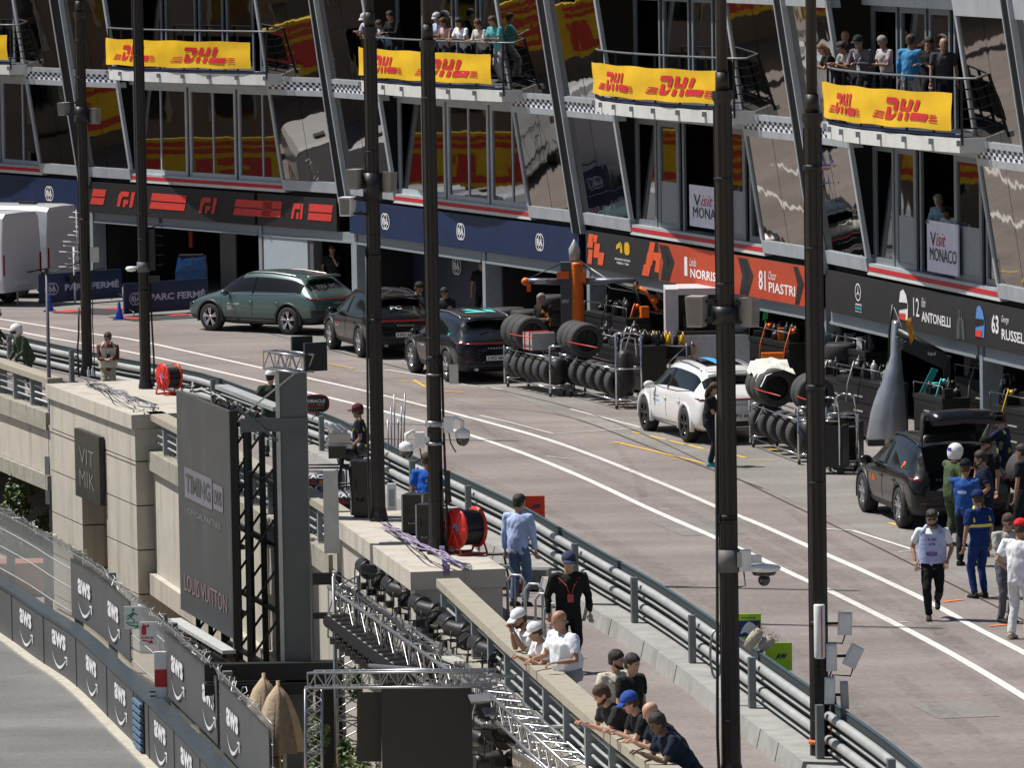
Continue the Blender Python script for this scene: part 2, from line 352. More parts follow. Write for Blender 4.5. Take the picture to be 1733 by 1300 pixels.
# arch soffit + dark recess behind
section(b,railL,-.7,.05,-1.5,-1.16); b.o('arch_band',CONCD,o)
b=B(); section(b,offs(railL+railM+railR,-6),-.3,0,LOW,-.2); b.o('back_wall',ROOFM,o)
b=B(); section(b,railM,-.6,.1,-2.75,-2.31);b.o('lower_wall_band',CONC,o)
b=B(); section(b,railR,-1,-.1,-4,-2.6);b.o('lower_wall',CONC,o)
def pier(path,label,depth,niche=False):
    d=(path[1]-path[0]); n_=outn(path[0],path[1]); root=T('viaduct_pier',label,'pier',xy(path[0],0)); iv=-xy(path[0],0)
    P=[path[0]+iv,path[1]+iv]; a,c=P; t_=d.normalized(); L=V((d.x,d.y,0)).length
    def q(u,o_): return a+t_*u+n_*o_
    def blk(b,u0,u1,o0,o1,z0,z1,m=0): b.hexa([xy(q(u0,o0),z0),xy(q(u1,o0),z0),xy(q(u1,o1),z0),xy(q(u0,o1),z0),xy(q(u0,o0),z1),xy(q(u1,o0),z1),xy(q(u1,o1),z1),xy(q(u0,o1),z1)],m)
    b=B(); blk(b,-.05,L+.05,-depth,.06,RZ-.3,RZ); b.o('coping',CONC,root)
    b=B(); zs=[LOW,-3.72,-2.78,-1.84,-.9,.04,RZ-.31]
    cols=[(0,L)] if not niche else [(0,L*.37),(L*.66,L)]
    for i in range(len(zs)-1):
        for u0,u1 in cols: blk(b,u0,u1,-depth+.05,-.02,zs[i]+.03,zs[i+1])
        if niche: 
            if zs[i]>-1.0: blk(b,L*.37,L*.66,-depth+.05,-.02,zs[i]+.03,zs[i+1])
            else: blk(b,L*.372,L*.658,-depth+.1,-.5,zs[i]+.03,zs[i+1],1)
    b.o('block_courses',[CONC,M('niche_render',(.33,.24,.15),.9,0,.2,20,.4,60)],root)
    b=B()
    blk(b,.03,L-.03,-depth+.1,-.07,LOW,RZ-.32); 
    if not niche: b.o('joint_core',M('dark_joint',(.12,.11,.1),.9),root)
    if niche:
        b=B(); blk(b,.03,L*.36,-depth+.1,-.07,LOW,RZ-.32); blk(b,L*.67,L-.03,-depth+.1,-.07,LOW,RZ-.32); blk(b,L*.36,L*.67,-depth+.15,-.56,LOW,-.95); b.o('joint_core',M('dark_joint',(.12,.11,.1),.9),root)
    return root,q,L
p1,q1,L1=pier(pier1,'pale concrete pier with a dark square plaque behind the mesh fence',2.0,True)
p2,q2,L2=pier(pier2,'pale concrete pier under the middle pair of lamp posts, with cable reels on top',1.5)
# plaque on pier 1
b=B(); pt=lambda u,z,o_:xy(q1(u,o_),z)
b.hexa([pt(L1*.37,-1.15,0),pt(L1*.66,-1.15,0),pt(L1*.66,-1.15,.12),pt(L1*.37,-1.15,.12),pt(L1*.37,-.0+.33,0),pt(L1*.66,-.0+.33,0),pt(L1*.66,-.0+.33,.12),pt(L1*.37,-.0+.33,.12)])
pl=b.o('plaque',M('tarnished_dark_bronze',(.035,.033,.03),.5,.3,.4,5)); pl.location=xy(pier1[0],0)
tag(pl,'dark tarnished square plaque fixed high on the pale concrete pier','plaque')
b=B(); fn=lambda u,v:pt(L1*(.37+.29*u),-1.15+1.48*v,.13)
for s_,u0,u1,v0,v1 in(('VIT',.2,.8,.52,.75),('MIK',.2,.8,.18,.42)): puttext(b,s_,fn,u0,u1,v0,v1,0,-.005)
b.o('lettering',M('pale_metal_letters',(.2,.2,.19),.5,.3),pl)
# ---------- kerb and guard rail ----------
gr=[(-120,541),(0,567),(137,597),(211,612),(330,634),(430,668),(514,695),(570,716),(671,768),(760,807),(870,860),(928,894),(1012,942),(1101,993),(1185,1049),(1308,1136),(1361,1173),(1470,1250),(1534,1302),(1650,1400)]
GP=smooth(pts(gr,.95),3)
root=T('guard_rail','long galvanised triple guard rail with posts running along the near side of the pit lane','barrier',xy(GP[0],0)); iv=-xy(GP[0],0); gpl=[p+iv for p in GP]
def beam(path,z0,z1,d=.05):
    prof=[(0,z0),(-d,z0+(z1-z0)*.12),(-d,z0+(z1-z0)*.3),(0,z0+(z1-z0)*.45),(0,z0+(z1-z0)*.55),(-d,z0+(z1-z0)*.7),(-d,z0+(z1-z0)*.88),(0,z1)]
    b=B(); rings=[]
    for i in range(len(path)):
        a=path[max(i-1,0)]; c=path[min(i+1,len(path)-1)]; n_=outn(a,c)
        rings.append([xy(path[i]-n_*o_,z) for o_,z in prof])
    b.loft(rings,closed=False,cap=False); return b
for z0,r_ in((.82,.068),(.5,.068),(.67,.022),(.35,.022)):
    b=B(); b.path([xy(q,z0) for q in offs(gpl,-.06)],r_,10); b.o('rail_tube',GALV,root)
b=B(); section(b,gpl,-.16,-.13,.3,.97); b.o('rubber_belt',M('navy_belting',(.025,.032,.037),.7),root)
b=B(); section(b,gpl,-.17,-.12,.972,.985,0); b.o('edge_tape',M('blue_green_tape',(.03,.07,.09),.6),root)
d=0; last=2.2; acc=0
for i in range(1,len(gpl)):
    seg=(gpl[i]-gpl[i-1]); l_=seg.length
    while acc+l_>=last:
        t=(last-acc)/l_; c=gpl[i-1]+seg*t; n_=outn(gpl[i-1],gpl[i]); b=B(); b.bar(xy(c+n_*.1,.2),xy(c+n_*.1,1.0),.13,.1,up=n_); b.bar(xy(c+n_*.11,.2),xy(c+n_*.11,.23),.3,.24,up=n_)
        b.o('post',M('dull_steel_post',(.17,.19,.2),.5,.5),root); last+=5.0
    acc+=l_
k0=[q for q in GP if pj(xy(q,0))[0]>455]
b=B(); 
for i in range(len(k0)-1):
    a,c=k0[i],k0[i+1]; n_=outn(a,c); e=.012 if i%2 else 0
    b.hexa([xy(a-n_*.2,0),xy(c-n_*.2,0),xy(c+n_*(.42+e),0),xy(a+n_*(.42+e),0),xy(a-n_*.2,.27),xy(c-n_*.2,.27),xy(c+n_*(.36+e),.27),xy(a+n_*(.36+e),.27)])
tag(b.o('kerb_block',KERB),None,None,None,'structure')
sheet('walkway',[xy(p,0) for p in railL+railM+railR]+[xy(p,0) for p in reversed(GP)],.004,ASP)
# ======================= PIT BUILDING =======================
BX=[-190,-60,152,592,990,1402,1800,2150]; BY=[258,268,289,326.4,383,456,543.5,640]   # px column / unrolled row of the facade at z=3.3
Z1=3.3
def _bp(x,y):
    s_=(y+210)/(H-Z1); return gp(x,y-.0166*(x-866),Z1)
BPT=[_bp(x,y) for x,y in zip(BX,BY)]
def seg(t):
    for i in range(len(BX)-2):
        if t<BX[i+1]: return i
    return len(BX)-2
def segn(i): 
    d=(BPT[i+1]-BPT[i]); n_=V((d.y,-d.x,0)).normalized(); return n_ if n_.y<0 else -n_
def wall(t,z,off=0.0):
    i=seg(t); a,c=BPT[i],BPT[i+1]
    # t is a photo column: perspective-correct interpolation inside the straight bay
    # exact: solve column
    lo,hi=0.0,1.0
    for _ in range(22):
        mid=(lo+hi)/2; p=a.lerp(c,mid)
        if pj(p)[0]<t: lo=mid
        else: hi=mid
    p=a.lerp(c,(lo+hi)/2); n_=segn(i); return V((p.x+n_.x*off,p.y+n_.y*off,z))
def tfor(px,z,off):  # wall parameter whose offset point shows at column px
    lo,hi=px-60,px+320
    for _ in range(22):
        mid=(lo+hi)/2
        if pj(wall(mid,z,off))[0]<px: lo=mid
        else: hi=mid
    return (lo+hi)/2
def wz(t,off,py): return zat(wall(t,0,off),py)
TAN=math.tan(rad(8.7))
def lean(z): return .1+max(0,z-Z1)*TAN
def fpatch(b,t0,t1,z0,z1,o0,o1=None,m=0,th=.06,l0=None,l1=None):
    """slab on the facade between two columns and two heights; o0/o1 = offset at z0/z1"""
    o1=o0 if o1 is None else o1
    P=lambda t,z,o_: wall(t,z,o_)
    b.hexa([P(t0,z0,o0-th),P(t1,z0,o0-th),P(t1,z0,o0),P(t0,z0,o0),P(t0,z1,o1-th),P(t1,z1,o1-th),P(t1,z1,o1),P(t0,z1,o1)],m)
MIR=bpy.data.materials.new('mirror_glass'); MIR.use_nodes=True
def _mir(m,col,dist,scale,rough):
    n=m.node_tree.nodes; l=m.node_tree.links; b=n['Principled BSDF']; b.inputs['Base Color'].default_value=(*col,1); b.inputs['Metallic'].default_value=1; b.inputs['Roughness'].default_value=rough
    t=n.new('ShaderNodeTexNoise'); t.inputs['Scale'].default_value=scale; t.inputs['Detail'].default_value=2; tc=n.new('ShaderNodeTexCoord'); l.new(tc.outputs['Object'],t.inputs['Vector'])
    bp=n.new('ShaderNodeBump'); bp.inputs['Strength'].default_value=1; bp.inputs['Distance'].default_value=dist; l.new(t.outputs[0],bp.inputs['Height']); l.new(bp.outputs[0],b.inputs['Normal'])
_mir(MIR,(.36,.342,.315),.0035,.9,.02)
WGL=bpy.data.materials.new('window_glass'); WGL.use_nodes=True; _mir(WGL,(.3,.3,.3),.0035,.7,.02)
LGT=M('light_grey_cladding',(.42,.46,.5),.45,.1,.08,2,stain=((.2,.22,.24),3,.3,(1,1,.3))); WHC=M('off_white_cladding',(.62,.63,.62),.5,0,.08,3,stain=((.35,.35,.35),3,.3,(1,1,.2)))
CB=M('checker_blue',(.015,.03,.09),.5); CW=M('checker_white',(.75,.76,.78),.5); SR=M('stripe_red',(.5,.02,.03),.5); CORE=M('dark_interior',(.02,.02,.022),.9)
FRM=M('window_frame_aluminium',(.22,.25,.28),.4,.3); FIN=M('black_fin',(.008,.009,.011),.7,0,spec=.15); SHUT=M('roller_shutter_grey',(.3,.34,.37),.5,.3,.08)
bld=T('pit_building','long pit building with leaning mirror glass walls, balconies and garages along the pit lane','building',(0,0,0))
# upper walls ---------------------------------------------------------------
ZB,ZL0,ZL1,ZTOP,ZT2=3.3,6.1,6.62,9.25,11.6
# bays: (fin t, mirrorA (t0,t1), windows (t0,t1), mirrorB (t0,t1))
BAYS=[(-250,(-245,-150),(-150,76),(76,152)),(152,(152,229),(229,487),(487,584)),(592,(592,676),(676,905),(905,983)),(990,(990,1078),(1078,1302),(1302,1390)),(1402,(1402,1480),(1480,1702),(1702,1790)),(1800,(1800,1890),(1890,2050),(2050,2140))]
def vmap(tt,z): return tt
for bi,(ft,ma,wn,mb) in enumerate(BAYS):
    for k,(a,c) in enumerate((ma,mb)):
        mid=(a+c)/2
        b=B()
        for z0,z1 in((ZB+.35,ZL0),(ZL1,ZTOP-.05),(ZTOP+.4,ZT2)):
            for u0,u1 in((a+2,mid-.35),(mid+.35,c-2)): fpatch(b,u0,u1,z0,z1,lean(z0),lean(z1),0,.05)
        b.o('mirror_panel',MIR,bld)
        b=B()
        for z0,z1 in((ZB+.05,ZB+.35),(ZL0,ZL0+.16),(ZL1-.13,ZL1),(ZTOP-.05,ZTOP+.4)): fpatch(b,a,c,z0,z1,lean(z0)+.05,lean(z1)+.05,0,.35)
        for u in(a,c):
            fpatch(b,u-1.6,u+1.6,ZB+.35,ZT2,lean(ZB+.35)+.04,lean(ZT2)+.04,0,.1)
        fpatch(b,mid-.3,mid+.3,ZB+.35,ZT2,lean(ZB+.35)-.01,lean(ZT2)-.01,1,.05)
        b.o('panel_frame',[LGT,FIN],bld)
    if bi: 
        b=B(); fpatch(b,ft-7,ft+6,ZB-.2,ZT2,lean(ZB-.2)+.1,lean(ZT2)+.1,0,.5); fpatch(b,ft+6,ft+7.4,ZB-.2,ZT2,lean(ZB-.2)+.13,lean(ZT2)+.13,1,.15); fpatch(b,ft-8.4,ft-7,ZB-.2,ZT2,lean(ZB-.2)+.13,lean(ZT2)+.13,1,.15); b.o('fin',[FIN,LGT],bld)
    # window slot
    a,c=wn
    open_doors=bi>=3
    b=B(); fpatch(b,a-2,c+2,ZB-.02,ZB+.07,.14,None,0,.5); b.o('white_sill',WHC,bld)
    b=B(); fpatch(b,a-2,c+2,ZB+.07,ZB+.17,.15,None,0,.5); b.o('red_stripe',SR,bld)
    b=B(); fpatch(b,a-2,c+2,ZB+.17,ZB+.24,.14,None,0,.5); fpatch(b,a-2,c+2,6.18,6.28,.1,None,0,.4);  b.o('window_sill',LGT,bld)
    b=B(); fpatch(b,a-30,a,ZB+.2,ZT2,-.9,None); fpatch(b,c,c+30,ZB+.2,ZT2,-.9,None)
    W_=c-a
    if open_doors: lay=[(0,.16,'g'),(.17,.33,'d'),(.35,.39,'p'),(.62,.83,'d'),(.86,.99,'g')]
    else: lay=[(0,.35,'m'),(.365,.67,'m'),(.685,1,'m')]
    lay2=[(0,.2,'g'),(.22,.42,'g'),(.44,.6,'g'),(.62,.8,'g' if bi!=4 else 'p'),(.84,1,'g')]
    for z0,z1,top in((ZB+.24,6.18,0),(ZL1+.1,ZTOP,1)):
        for f0,f1,kd in(lay2 if top else lay):
            u0,u1=a+W_*f0,a+W_*f1
            fm=FRM if (top or open_doors) else LGT
            if kd=='p':
                f=B(); fpatch(f,u0,u0+3,z0,z1,.0,None,0,.06); f.o('frame',fm,bld); continue
            w=B(); fpatch(w,u0+1.2,u1-1.2,z0+.08,z1-.08,-.02,None,0,.02); pane=w.o('window',WGL,bld)
            f=B(); fw=4.5 if kd=='d' else 3.2
            if top: fw=2.5
            fpatch(f,u0,u0+fw,z0,z1,.02,None,0,.05); fpatch(f,u1-fw,u1,z0,z1,.02,None,0,.05)
            fpatch(f,u0+fw,u1-fw,z0,z0+.14,.017,None,0,.05); fpatch(f,u0+fw,u1-fw,z1-.14,z1,.017,None,0,.05)
            if kd=='m': fpatch(f,(u0+u1)/2-.9,(u0+u1)/2+.9,z0+.1,z1-.1,.005,None,0,.03)
            if kd=='d' and not top: fpatch(f,u0+fw,u1-fw,z0+.14,z0+1.15,.0,None,1,.02)
            f.o('frame',[fm,SHUT],pane)
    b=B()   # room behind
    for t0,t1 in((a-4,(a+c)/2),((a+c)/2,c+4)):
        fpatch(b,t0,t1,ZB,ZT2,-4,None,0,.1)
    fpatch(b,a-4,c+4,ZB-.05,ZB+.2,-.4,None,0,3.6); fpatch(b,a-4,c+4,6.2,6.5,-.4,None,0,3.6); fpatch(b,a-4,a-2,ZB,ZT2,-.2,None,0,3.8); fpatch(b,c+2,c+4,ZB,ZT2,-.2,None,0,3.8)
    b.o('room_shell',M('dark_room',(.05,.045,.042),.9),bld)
    # lintel and zone above the windows
    b=B(); fpatch(b,a,c,6.28,6.4,.08,None,0,.4); fpatch(b,a-2,c+2,6.5,6.7,.05,None,0,.4); fpatch(b,a-2,c+2,ZTOP+.0,ZTOP+.4,.2,None,0,.5); b.o('floor_edge',LGT,bld)
    b=B(); fpatch(b,a,c,ZTOP+.4,ZT2,-.05,None,0,.05); b.o('window',WGL,bld)
# checker bands: along leaning parts and, recessed, under the balconies
b=B()
for bi,(ft,ma,wn,mb) in enumerate(BAYS[:-1]):
    for (a,c),kind in((ma,0),(wn,1),(mb,0)):
        L=(wall(c,0)-wall(a,0)).length; nc=max(2,int(L/.17)); 
        p0,p1=wall(a+.01,0),wall(c-.01,0)
        i=seg((a+c)/2); n_=segn(i)
        rows=3 if kind==0 else 2; z0,z1=(ZL0+.16,ZL1-.13) if kind==0 else (6.4,6.5)
        for r in range(rows):
            za=z0+(z1-z0)*r/rows; zb=z0+(z1-z0)*(r+1)/rows
            oa,ob=((lean(za)+.02,lean(zb)+.02) if kind==0 else (.1,.1))
            for k in range(nc):
                u=p0.lerp(p1,k/nc); v=p0.lerp(p1,(k+1)/nc)
                b.poly([xy(u+n_*oa,za),xy(v+n_*oa,za),xy(v+n_*ob,zb),xy(u+n_*ob,zb)],(k+r)%2)
b.o('checker_band',[CB,CW],bld,fix=False)
# body of the building behind + roof
b=B()
for i in range(len(BX)-1):
    a,c=BX[i]+.01,BX[i+1]-.01
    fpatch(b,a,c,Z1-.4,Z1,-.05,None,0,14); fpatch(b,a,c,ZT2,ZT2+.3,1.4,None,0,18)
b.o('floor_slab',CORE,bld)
b=B()
for i in range(len(BX)-1):
    a,c=BX[i]+.01,BX[i+1]-.01
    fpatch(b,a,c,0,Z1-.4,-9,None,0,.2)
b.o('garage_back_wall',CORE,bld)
# pillars between the garages
for t in(-60,155,441,600,820,997,1190,1396,1663,1800):
    b=B(); w_=5 if t not in(600,1396) else 9
    fpatch(b,t-w_/2,t+w_/2,0,2.3,.05,None,0,.45); b.o('pillar',GRYP if t!=1190 else GRYP,bld)
    b=B(); fpatch(b,t-1,t+1,0,Z1-.4,-.5,None,0,8.3); b.o('partition',CORE,bld)
# shutter boxes under the signs
for t0,t1,dz in((160,436,0),(445,505,0),(505,596,0),(606,815,0),(824,990,0),(1002,1190,.0),(1200,1392,0),(1407,1655,0),(1668,1795,0)):
    b=B(); fpatch(b,t0,t1,2.02,2.26,.02,None,0,.35); fpatch(b,t0,t1,1.96,2.02,.06,None,0,.1); b.o('shutter_box',SHUT,bld)
b=B(); fpatch(b,446,520,0,2.0,.03,None,0,.12); b.o('closed_shutter',M('pale_blue_grey_shutter',(.36,.42,.46),.6,0,.06),bld)
b=B(); fpatch(b,524,530,0,2.0,.03,None,0,.3); b.o('door_frame',M('dark_grey_door_frame',(.1,.1,.1),.6),bld)
b=B(); fpatch(b,612,820,0,2.0,-1.5,None,0,.12); bw=b.o('garage_screen',M('navy_panel',(.012,.02,.05),.5),bld)
bld_f=B(); fia(bld_f,lambda u,v:wall(688,v,-1.44)+ (wall(700,v,-1.44)-wall(688,v,-1.44)).normalized()*u,0,1.5,.5); bld_f.o('lettering',CW,bw)
# F1 garage interior: red strips
b=B(); 
for t,z0,z1 in((222,1.2,1.95),(413,1.1,1.95)): fpatch(b,t-2.5,t+2.5,z0,z1,-2.0,None,0,.05)
for t in(223,414):
    puttext(b,'F1',lambda u,v:wall(t,v,-1.9)+(wall(t+10,v,-1.9)-wall(t,v,-1.9)).normalized()*u,-.35,.35,.75,.95,0,.03,.4)
b.o('garage_marking',M('red_vinyl',(.5,.03,.02),.5),bld)
b=B(); fpatch(b,262,288,0,1.95,-2.2,None,0,.05); b.o('grey_panel',M('grey_panel',(.2,.2,.2),.6),bld)
b=B()
for k in range(8): 
    fpatch(b,383,390,.55+k*.17,.62+k*.17,-2.2,None,0,.05)
b.o('sponsor_column',M('soft_white',(.4,.4,.4),.5),bld)
# ---------------- fascia signs ----------------
SZ0,SZ1=2.27,3.2
def sign(t0,t1,mat,label,draw=None,off=.16,z0=SZ0,z1=SZ1):
    i=seg((t0+t1)/2); p=wall(t0,0,off); b=B(); fpatch(b,t0,t1,z0,z1,off,None,0,.1); o=b.o('fascia_sign',mat); tag(o,label,'sign')
    if draw:
        b=B(); q0,q1=wall(t0,0,off+.012),wall(t1,0,off+.012); L=(q1-q0).length
        def fn(u,v): # u: photo column, v: 0..1 height
            return xy(wall(u,0,off+.012),z0+(z1-z0)*v)
        mats=draw(b,fn,L/(t1-t0)); b.o('lettering',mats,o)
    return o
NAVY=M('navy_vinyl',(.008,.022,.075),.45,0,.25,1.2); BVIN=M('black_vinyl',(.02,.02,.022),.45,0,.15); ORV=M('papaya_red_vinyl',(.45,.06,.025),.5,0,.12,1.5); ORB=M('bright_orange_vinyl',(.72,.1,.03),.5); REDV=M('red_vinyl_bright',(.62,.05,.04),.5)
TW=M('white_vinyl',(.75,.75,.76),.5)
def fiaat(*ts):
    def d(b,fn,mpp):
        for t in ts: 
            k=1/mpp
            fia(b,lambda u,v:fn(t+u*k,.5+v/.93),0,0,.46)
        return TW
    return d
sign(-60,150,NAVY,'navy blue fascia sign with white round logo above the parked vans',fiaat(91))
def f1d(b,fn,mpp):
    for x0,x1 in((160,188),(260,325),(402,470)):
        w_=(x1-x0); putpoly(b,[(x0,.28),(x1-6,.28),(x1-3,.5),(x0+3,.5)],fn); putpoly(b,[(x0+3,.54),(x1-3,.54),(x1,.78),(x0+6,.78)],fn)
    for x0 in(205,344):
        x1=x0+26
        putpoly(b,[(x0,.26),(x0+5,.26),(x0+8,.5),(x0+11,.6),(x0+20,.6),(x0+22,.76),(x0+9,.76),(x0+4,.66)],fn)
        putpoly(b,[(x0+10,.26),(x0+14,.26),(x0+15,.36),(x0+19,.36),(x0+20,.5),(x0+12,.5)],fn); putpoly(b,[(x0+21,.26),(x0+26,.26),(x0+32,.76),(x0+26,.76)],fn)
    return REDV
sign(156,438,BVIN,'black fascia sign with red slanted bars and red racing logo over the wide garage',f1d)
def f1e(b,fn,mpp):
    for x0,x1 in((450,486),(528,572)):
        putpoly(b,[(x0,.3),(x1-4,.3),(x1-2,.52),(x0+2,.52)],fn); putpoly(b,[(x0+2,.56),(x1-2,.56),(x1,.8),(x0+4,.8)],fn)
    x0=500; putpoly(b,[(x0,.3),(x0+4,.3),(x0+7,.6),(x0+16,.6),(x0+17,.78),(x0+5,.78)],fn); putpoly(b,[(x0+9,.3),(x0+13,.3),(x0+14,.5),(x0+10,.5)],fn); putpoly(b,[(x0+15,.3),(x0+19,.3),(x0+22,.78),(x0+18,.78)],fn)
    return REDV
sign(443,577,BVIN,'short black fascia sign with red slanted bars above the pale closed shutter',f1e)
sign(600,989,NAVY,'long navy blue fascia sign with three white round logos above two garages',fiaat(661,789,923))
def mcl(b,fn,mpp):
    # orange angular pattern, logos, names
    import random as R_; r=R_.Random(3)
    def par(x,y,w_,h_): putpoly(b,[(x,y),(x+w_,y),(x+w_+w_*.35,y+h_),(x+w_*.35,y+h_)],fn,1)
    for x,y,w_,h_ in((1004,.55,9,.38),(1004,.1,7,.4),(1014,.3,9,.4),(1021,.12,9,.35),(1012,.72,8,.2),(1096,.05,12,.3),(1103,.35,11,.35),(1108,.7,9,.28),(1118,.2,8,.3),(1113,.5,14,.22)): par(x,y,w_,h_)
    for x in(1128,1136,1262,1270,1356): putpoly(b,[(x,0.02),(x+7,.02),(x+16,.55),(x+6,.95),(x-2,.95),(x+5,.5)],fn,3)
    putpoly(b,[(1125,.0),(1401,.0),(1401,1),(1125,1)],lambda u,v:fn(u,v)+V((.006,.004,0))*1 if False else fn(u,v)-segn(4)*.006,2)
    # two small badges
    putpoly(b,[(1053,.62),(1062,.72),(1061,.85),(1054,.75)],fn,4); putpoly(b,[(1060,.55),(1064,.55),(1063,.8),(1060,.8)],fn,4); putpoly(b,[(1069,.52),(1074,.52),(1076,.6),(1076,.78),(1074,.86),(1069,.86),(1067,.78),(1067,.6)],fn,4)
    puttext(b,'MONACO RACING',fn,1051,1077,.34,.40,0,.02); puttext(b,'FORMULA 1 TEAM',fn,1054,1074,.24,.30,0,.02)
    puttext(b,'1',fn,1169,1174,.24,.74,0,.02); puttext(b,'Lando',fn,1178,1189,.52,.74,0,0,.4); puttext(b,'NORRIS',fn,1179,1222,.22,.46,0,.02)
    puttext(b,'81',fn,1295,1307,.22,.72,0,.02); puttext(b,'Oscar',fn,1312,1325,.52,.74,0,0,.4); puttext(b,'PIASTRI',fn,1312,1357,.2,.46,0,.02)
    return [TW,ORB,ORV,BVIN,YEL]
sign(1001,1398,BVIN,'orange and black fascia sign with driver numbers 1 and 81',mcl)
AQ=M('aqua_vinyl',(.05,.5,.5),.5); HB=M('helmet_blue',(.1,.25,.6),.4)
def mer(b,fn,mpp):
    k=1/mpp
    ringpoly(b,lambda u,v:fn(1464+u*k,.62+v/.93),0,0,.2,.2,.03,0,20)
    for a in(90,210,330):
        a=rad(a); dx,dy=cos(a)*.19,sin(a)*.19; nx,ny=-sin(a)*.022,cos(a)*.022
        putpoly(b,[(nx,ny),(dx,dy),(-nx,-ny)],lambda u,v:fn(1464+u*k,.62+v/.93))
    puttext(b,'AMG',fn,1459,1470,.3,.35,0,.03); puttext(b,'PETRONAS',fn,1459,1470,.2,.27,1,.03); puttext(b,'FORMULA ONE',fn,1459,1470,.14,.17,0,.01)
    puttext(b,'12',fn,1558,1568,.35,.78,0,.0); puttext(b,'Kimi',fn,1572,1579,.6,.82,0,0,.4); puttext(b,'ANTONELLI',fn,1572,1621,.26,.5,0,.02)
    puttext(b,'63',fn,1691,1703,.35,.78,0,.03); puttext(b,'George',fn,1708,1720,.6,.8,0,0,.4); puttext(b,'RUSSELL',fn,1708,1752,.26,.5,0,.02)
    for c0,mm in((1541,0),(1671,2)):
        putpoly(b,[(c0-7,.2),(c0+7,.2),(c0+8,.55),(c0+5,.8),(c0,.92),(c0-5,.85),(c0-7,.6)],fn,mm); putpoly(b,[(c0-7,.42),(c0+7,.5),(c0+7,.62),(c0-7,.6)],lambda u,v:fn(u,v)+segn(5)*.01,3)
        putpoly(b,[(c0-7,.2),(c0+3,.2),(c0+4,.36),(c0-7,.34)],lambda u,v:fn(u,v)+segn(5)*.01,4)
    for c0 in(1636,1640): putpoly(b,[(c0-5,.05),(c0+5,.05),(c0+4,.45),(c0+1,.55),(c0+1,.72),(c0-1,.72),(c0-1,.55),(c0-4,.45)],fn,5)
    return [TW,AQ,HB,BLK,REDV,M('dim_portrait',(.07,.075,.08),.6)]
sign(1408,1793,BVIN,'black fascia sign with star emblem and driver numbers 12 and 63',mer)
# garage contents signs
b=B(); fpatch(b,1570,1656,.5,1.75,-.8,None,0,.1); o=tag(b.o('garage_display_panel',BLK),'black display panel with pale lettering inside the right hand garage','display panel')
b=B(); q0=wall(1598,0,-.78); dd=(wall(1638,0,-.78)-q0).normalized()
puttext(b,'Nasdaq',lambda u,v:xy(wall(1600+40*u,0,-.78),v),.3,1,1.28,1.4,0,.02); puttext(b,'N',lambda u,v:xy(wall(1600+40*u,0,-.78),v),0,.22,1.26,1.42,0,.05,.3); b.o('lettering',TW,o)
b=B(); fpatch(b,96,150,.3,2.2,.0,None,0,.1); o=tag(b.o('garage_display_panel',BLK),'black panel with white lettering behind the parked van','display panel')
b=B(); puttext(b,'///AMG',lambda u,v:wall(u,v,.02),91,130,1.45,1.68,0,.03); b.o('lettering',TW,o)
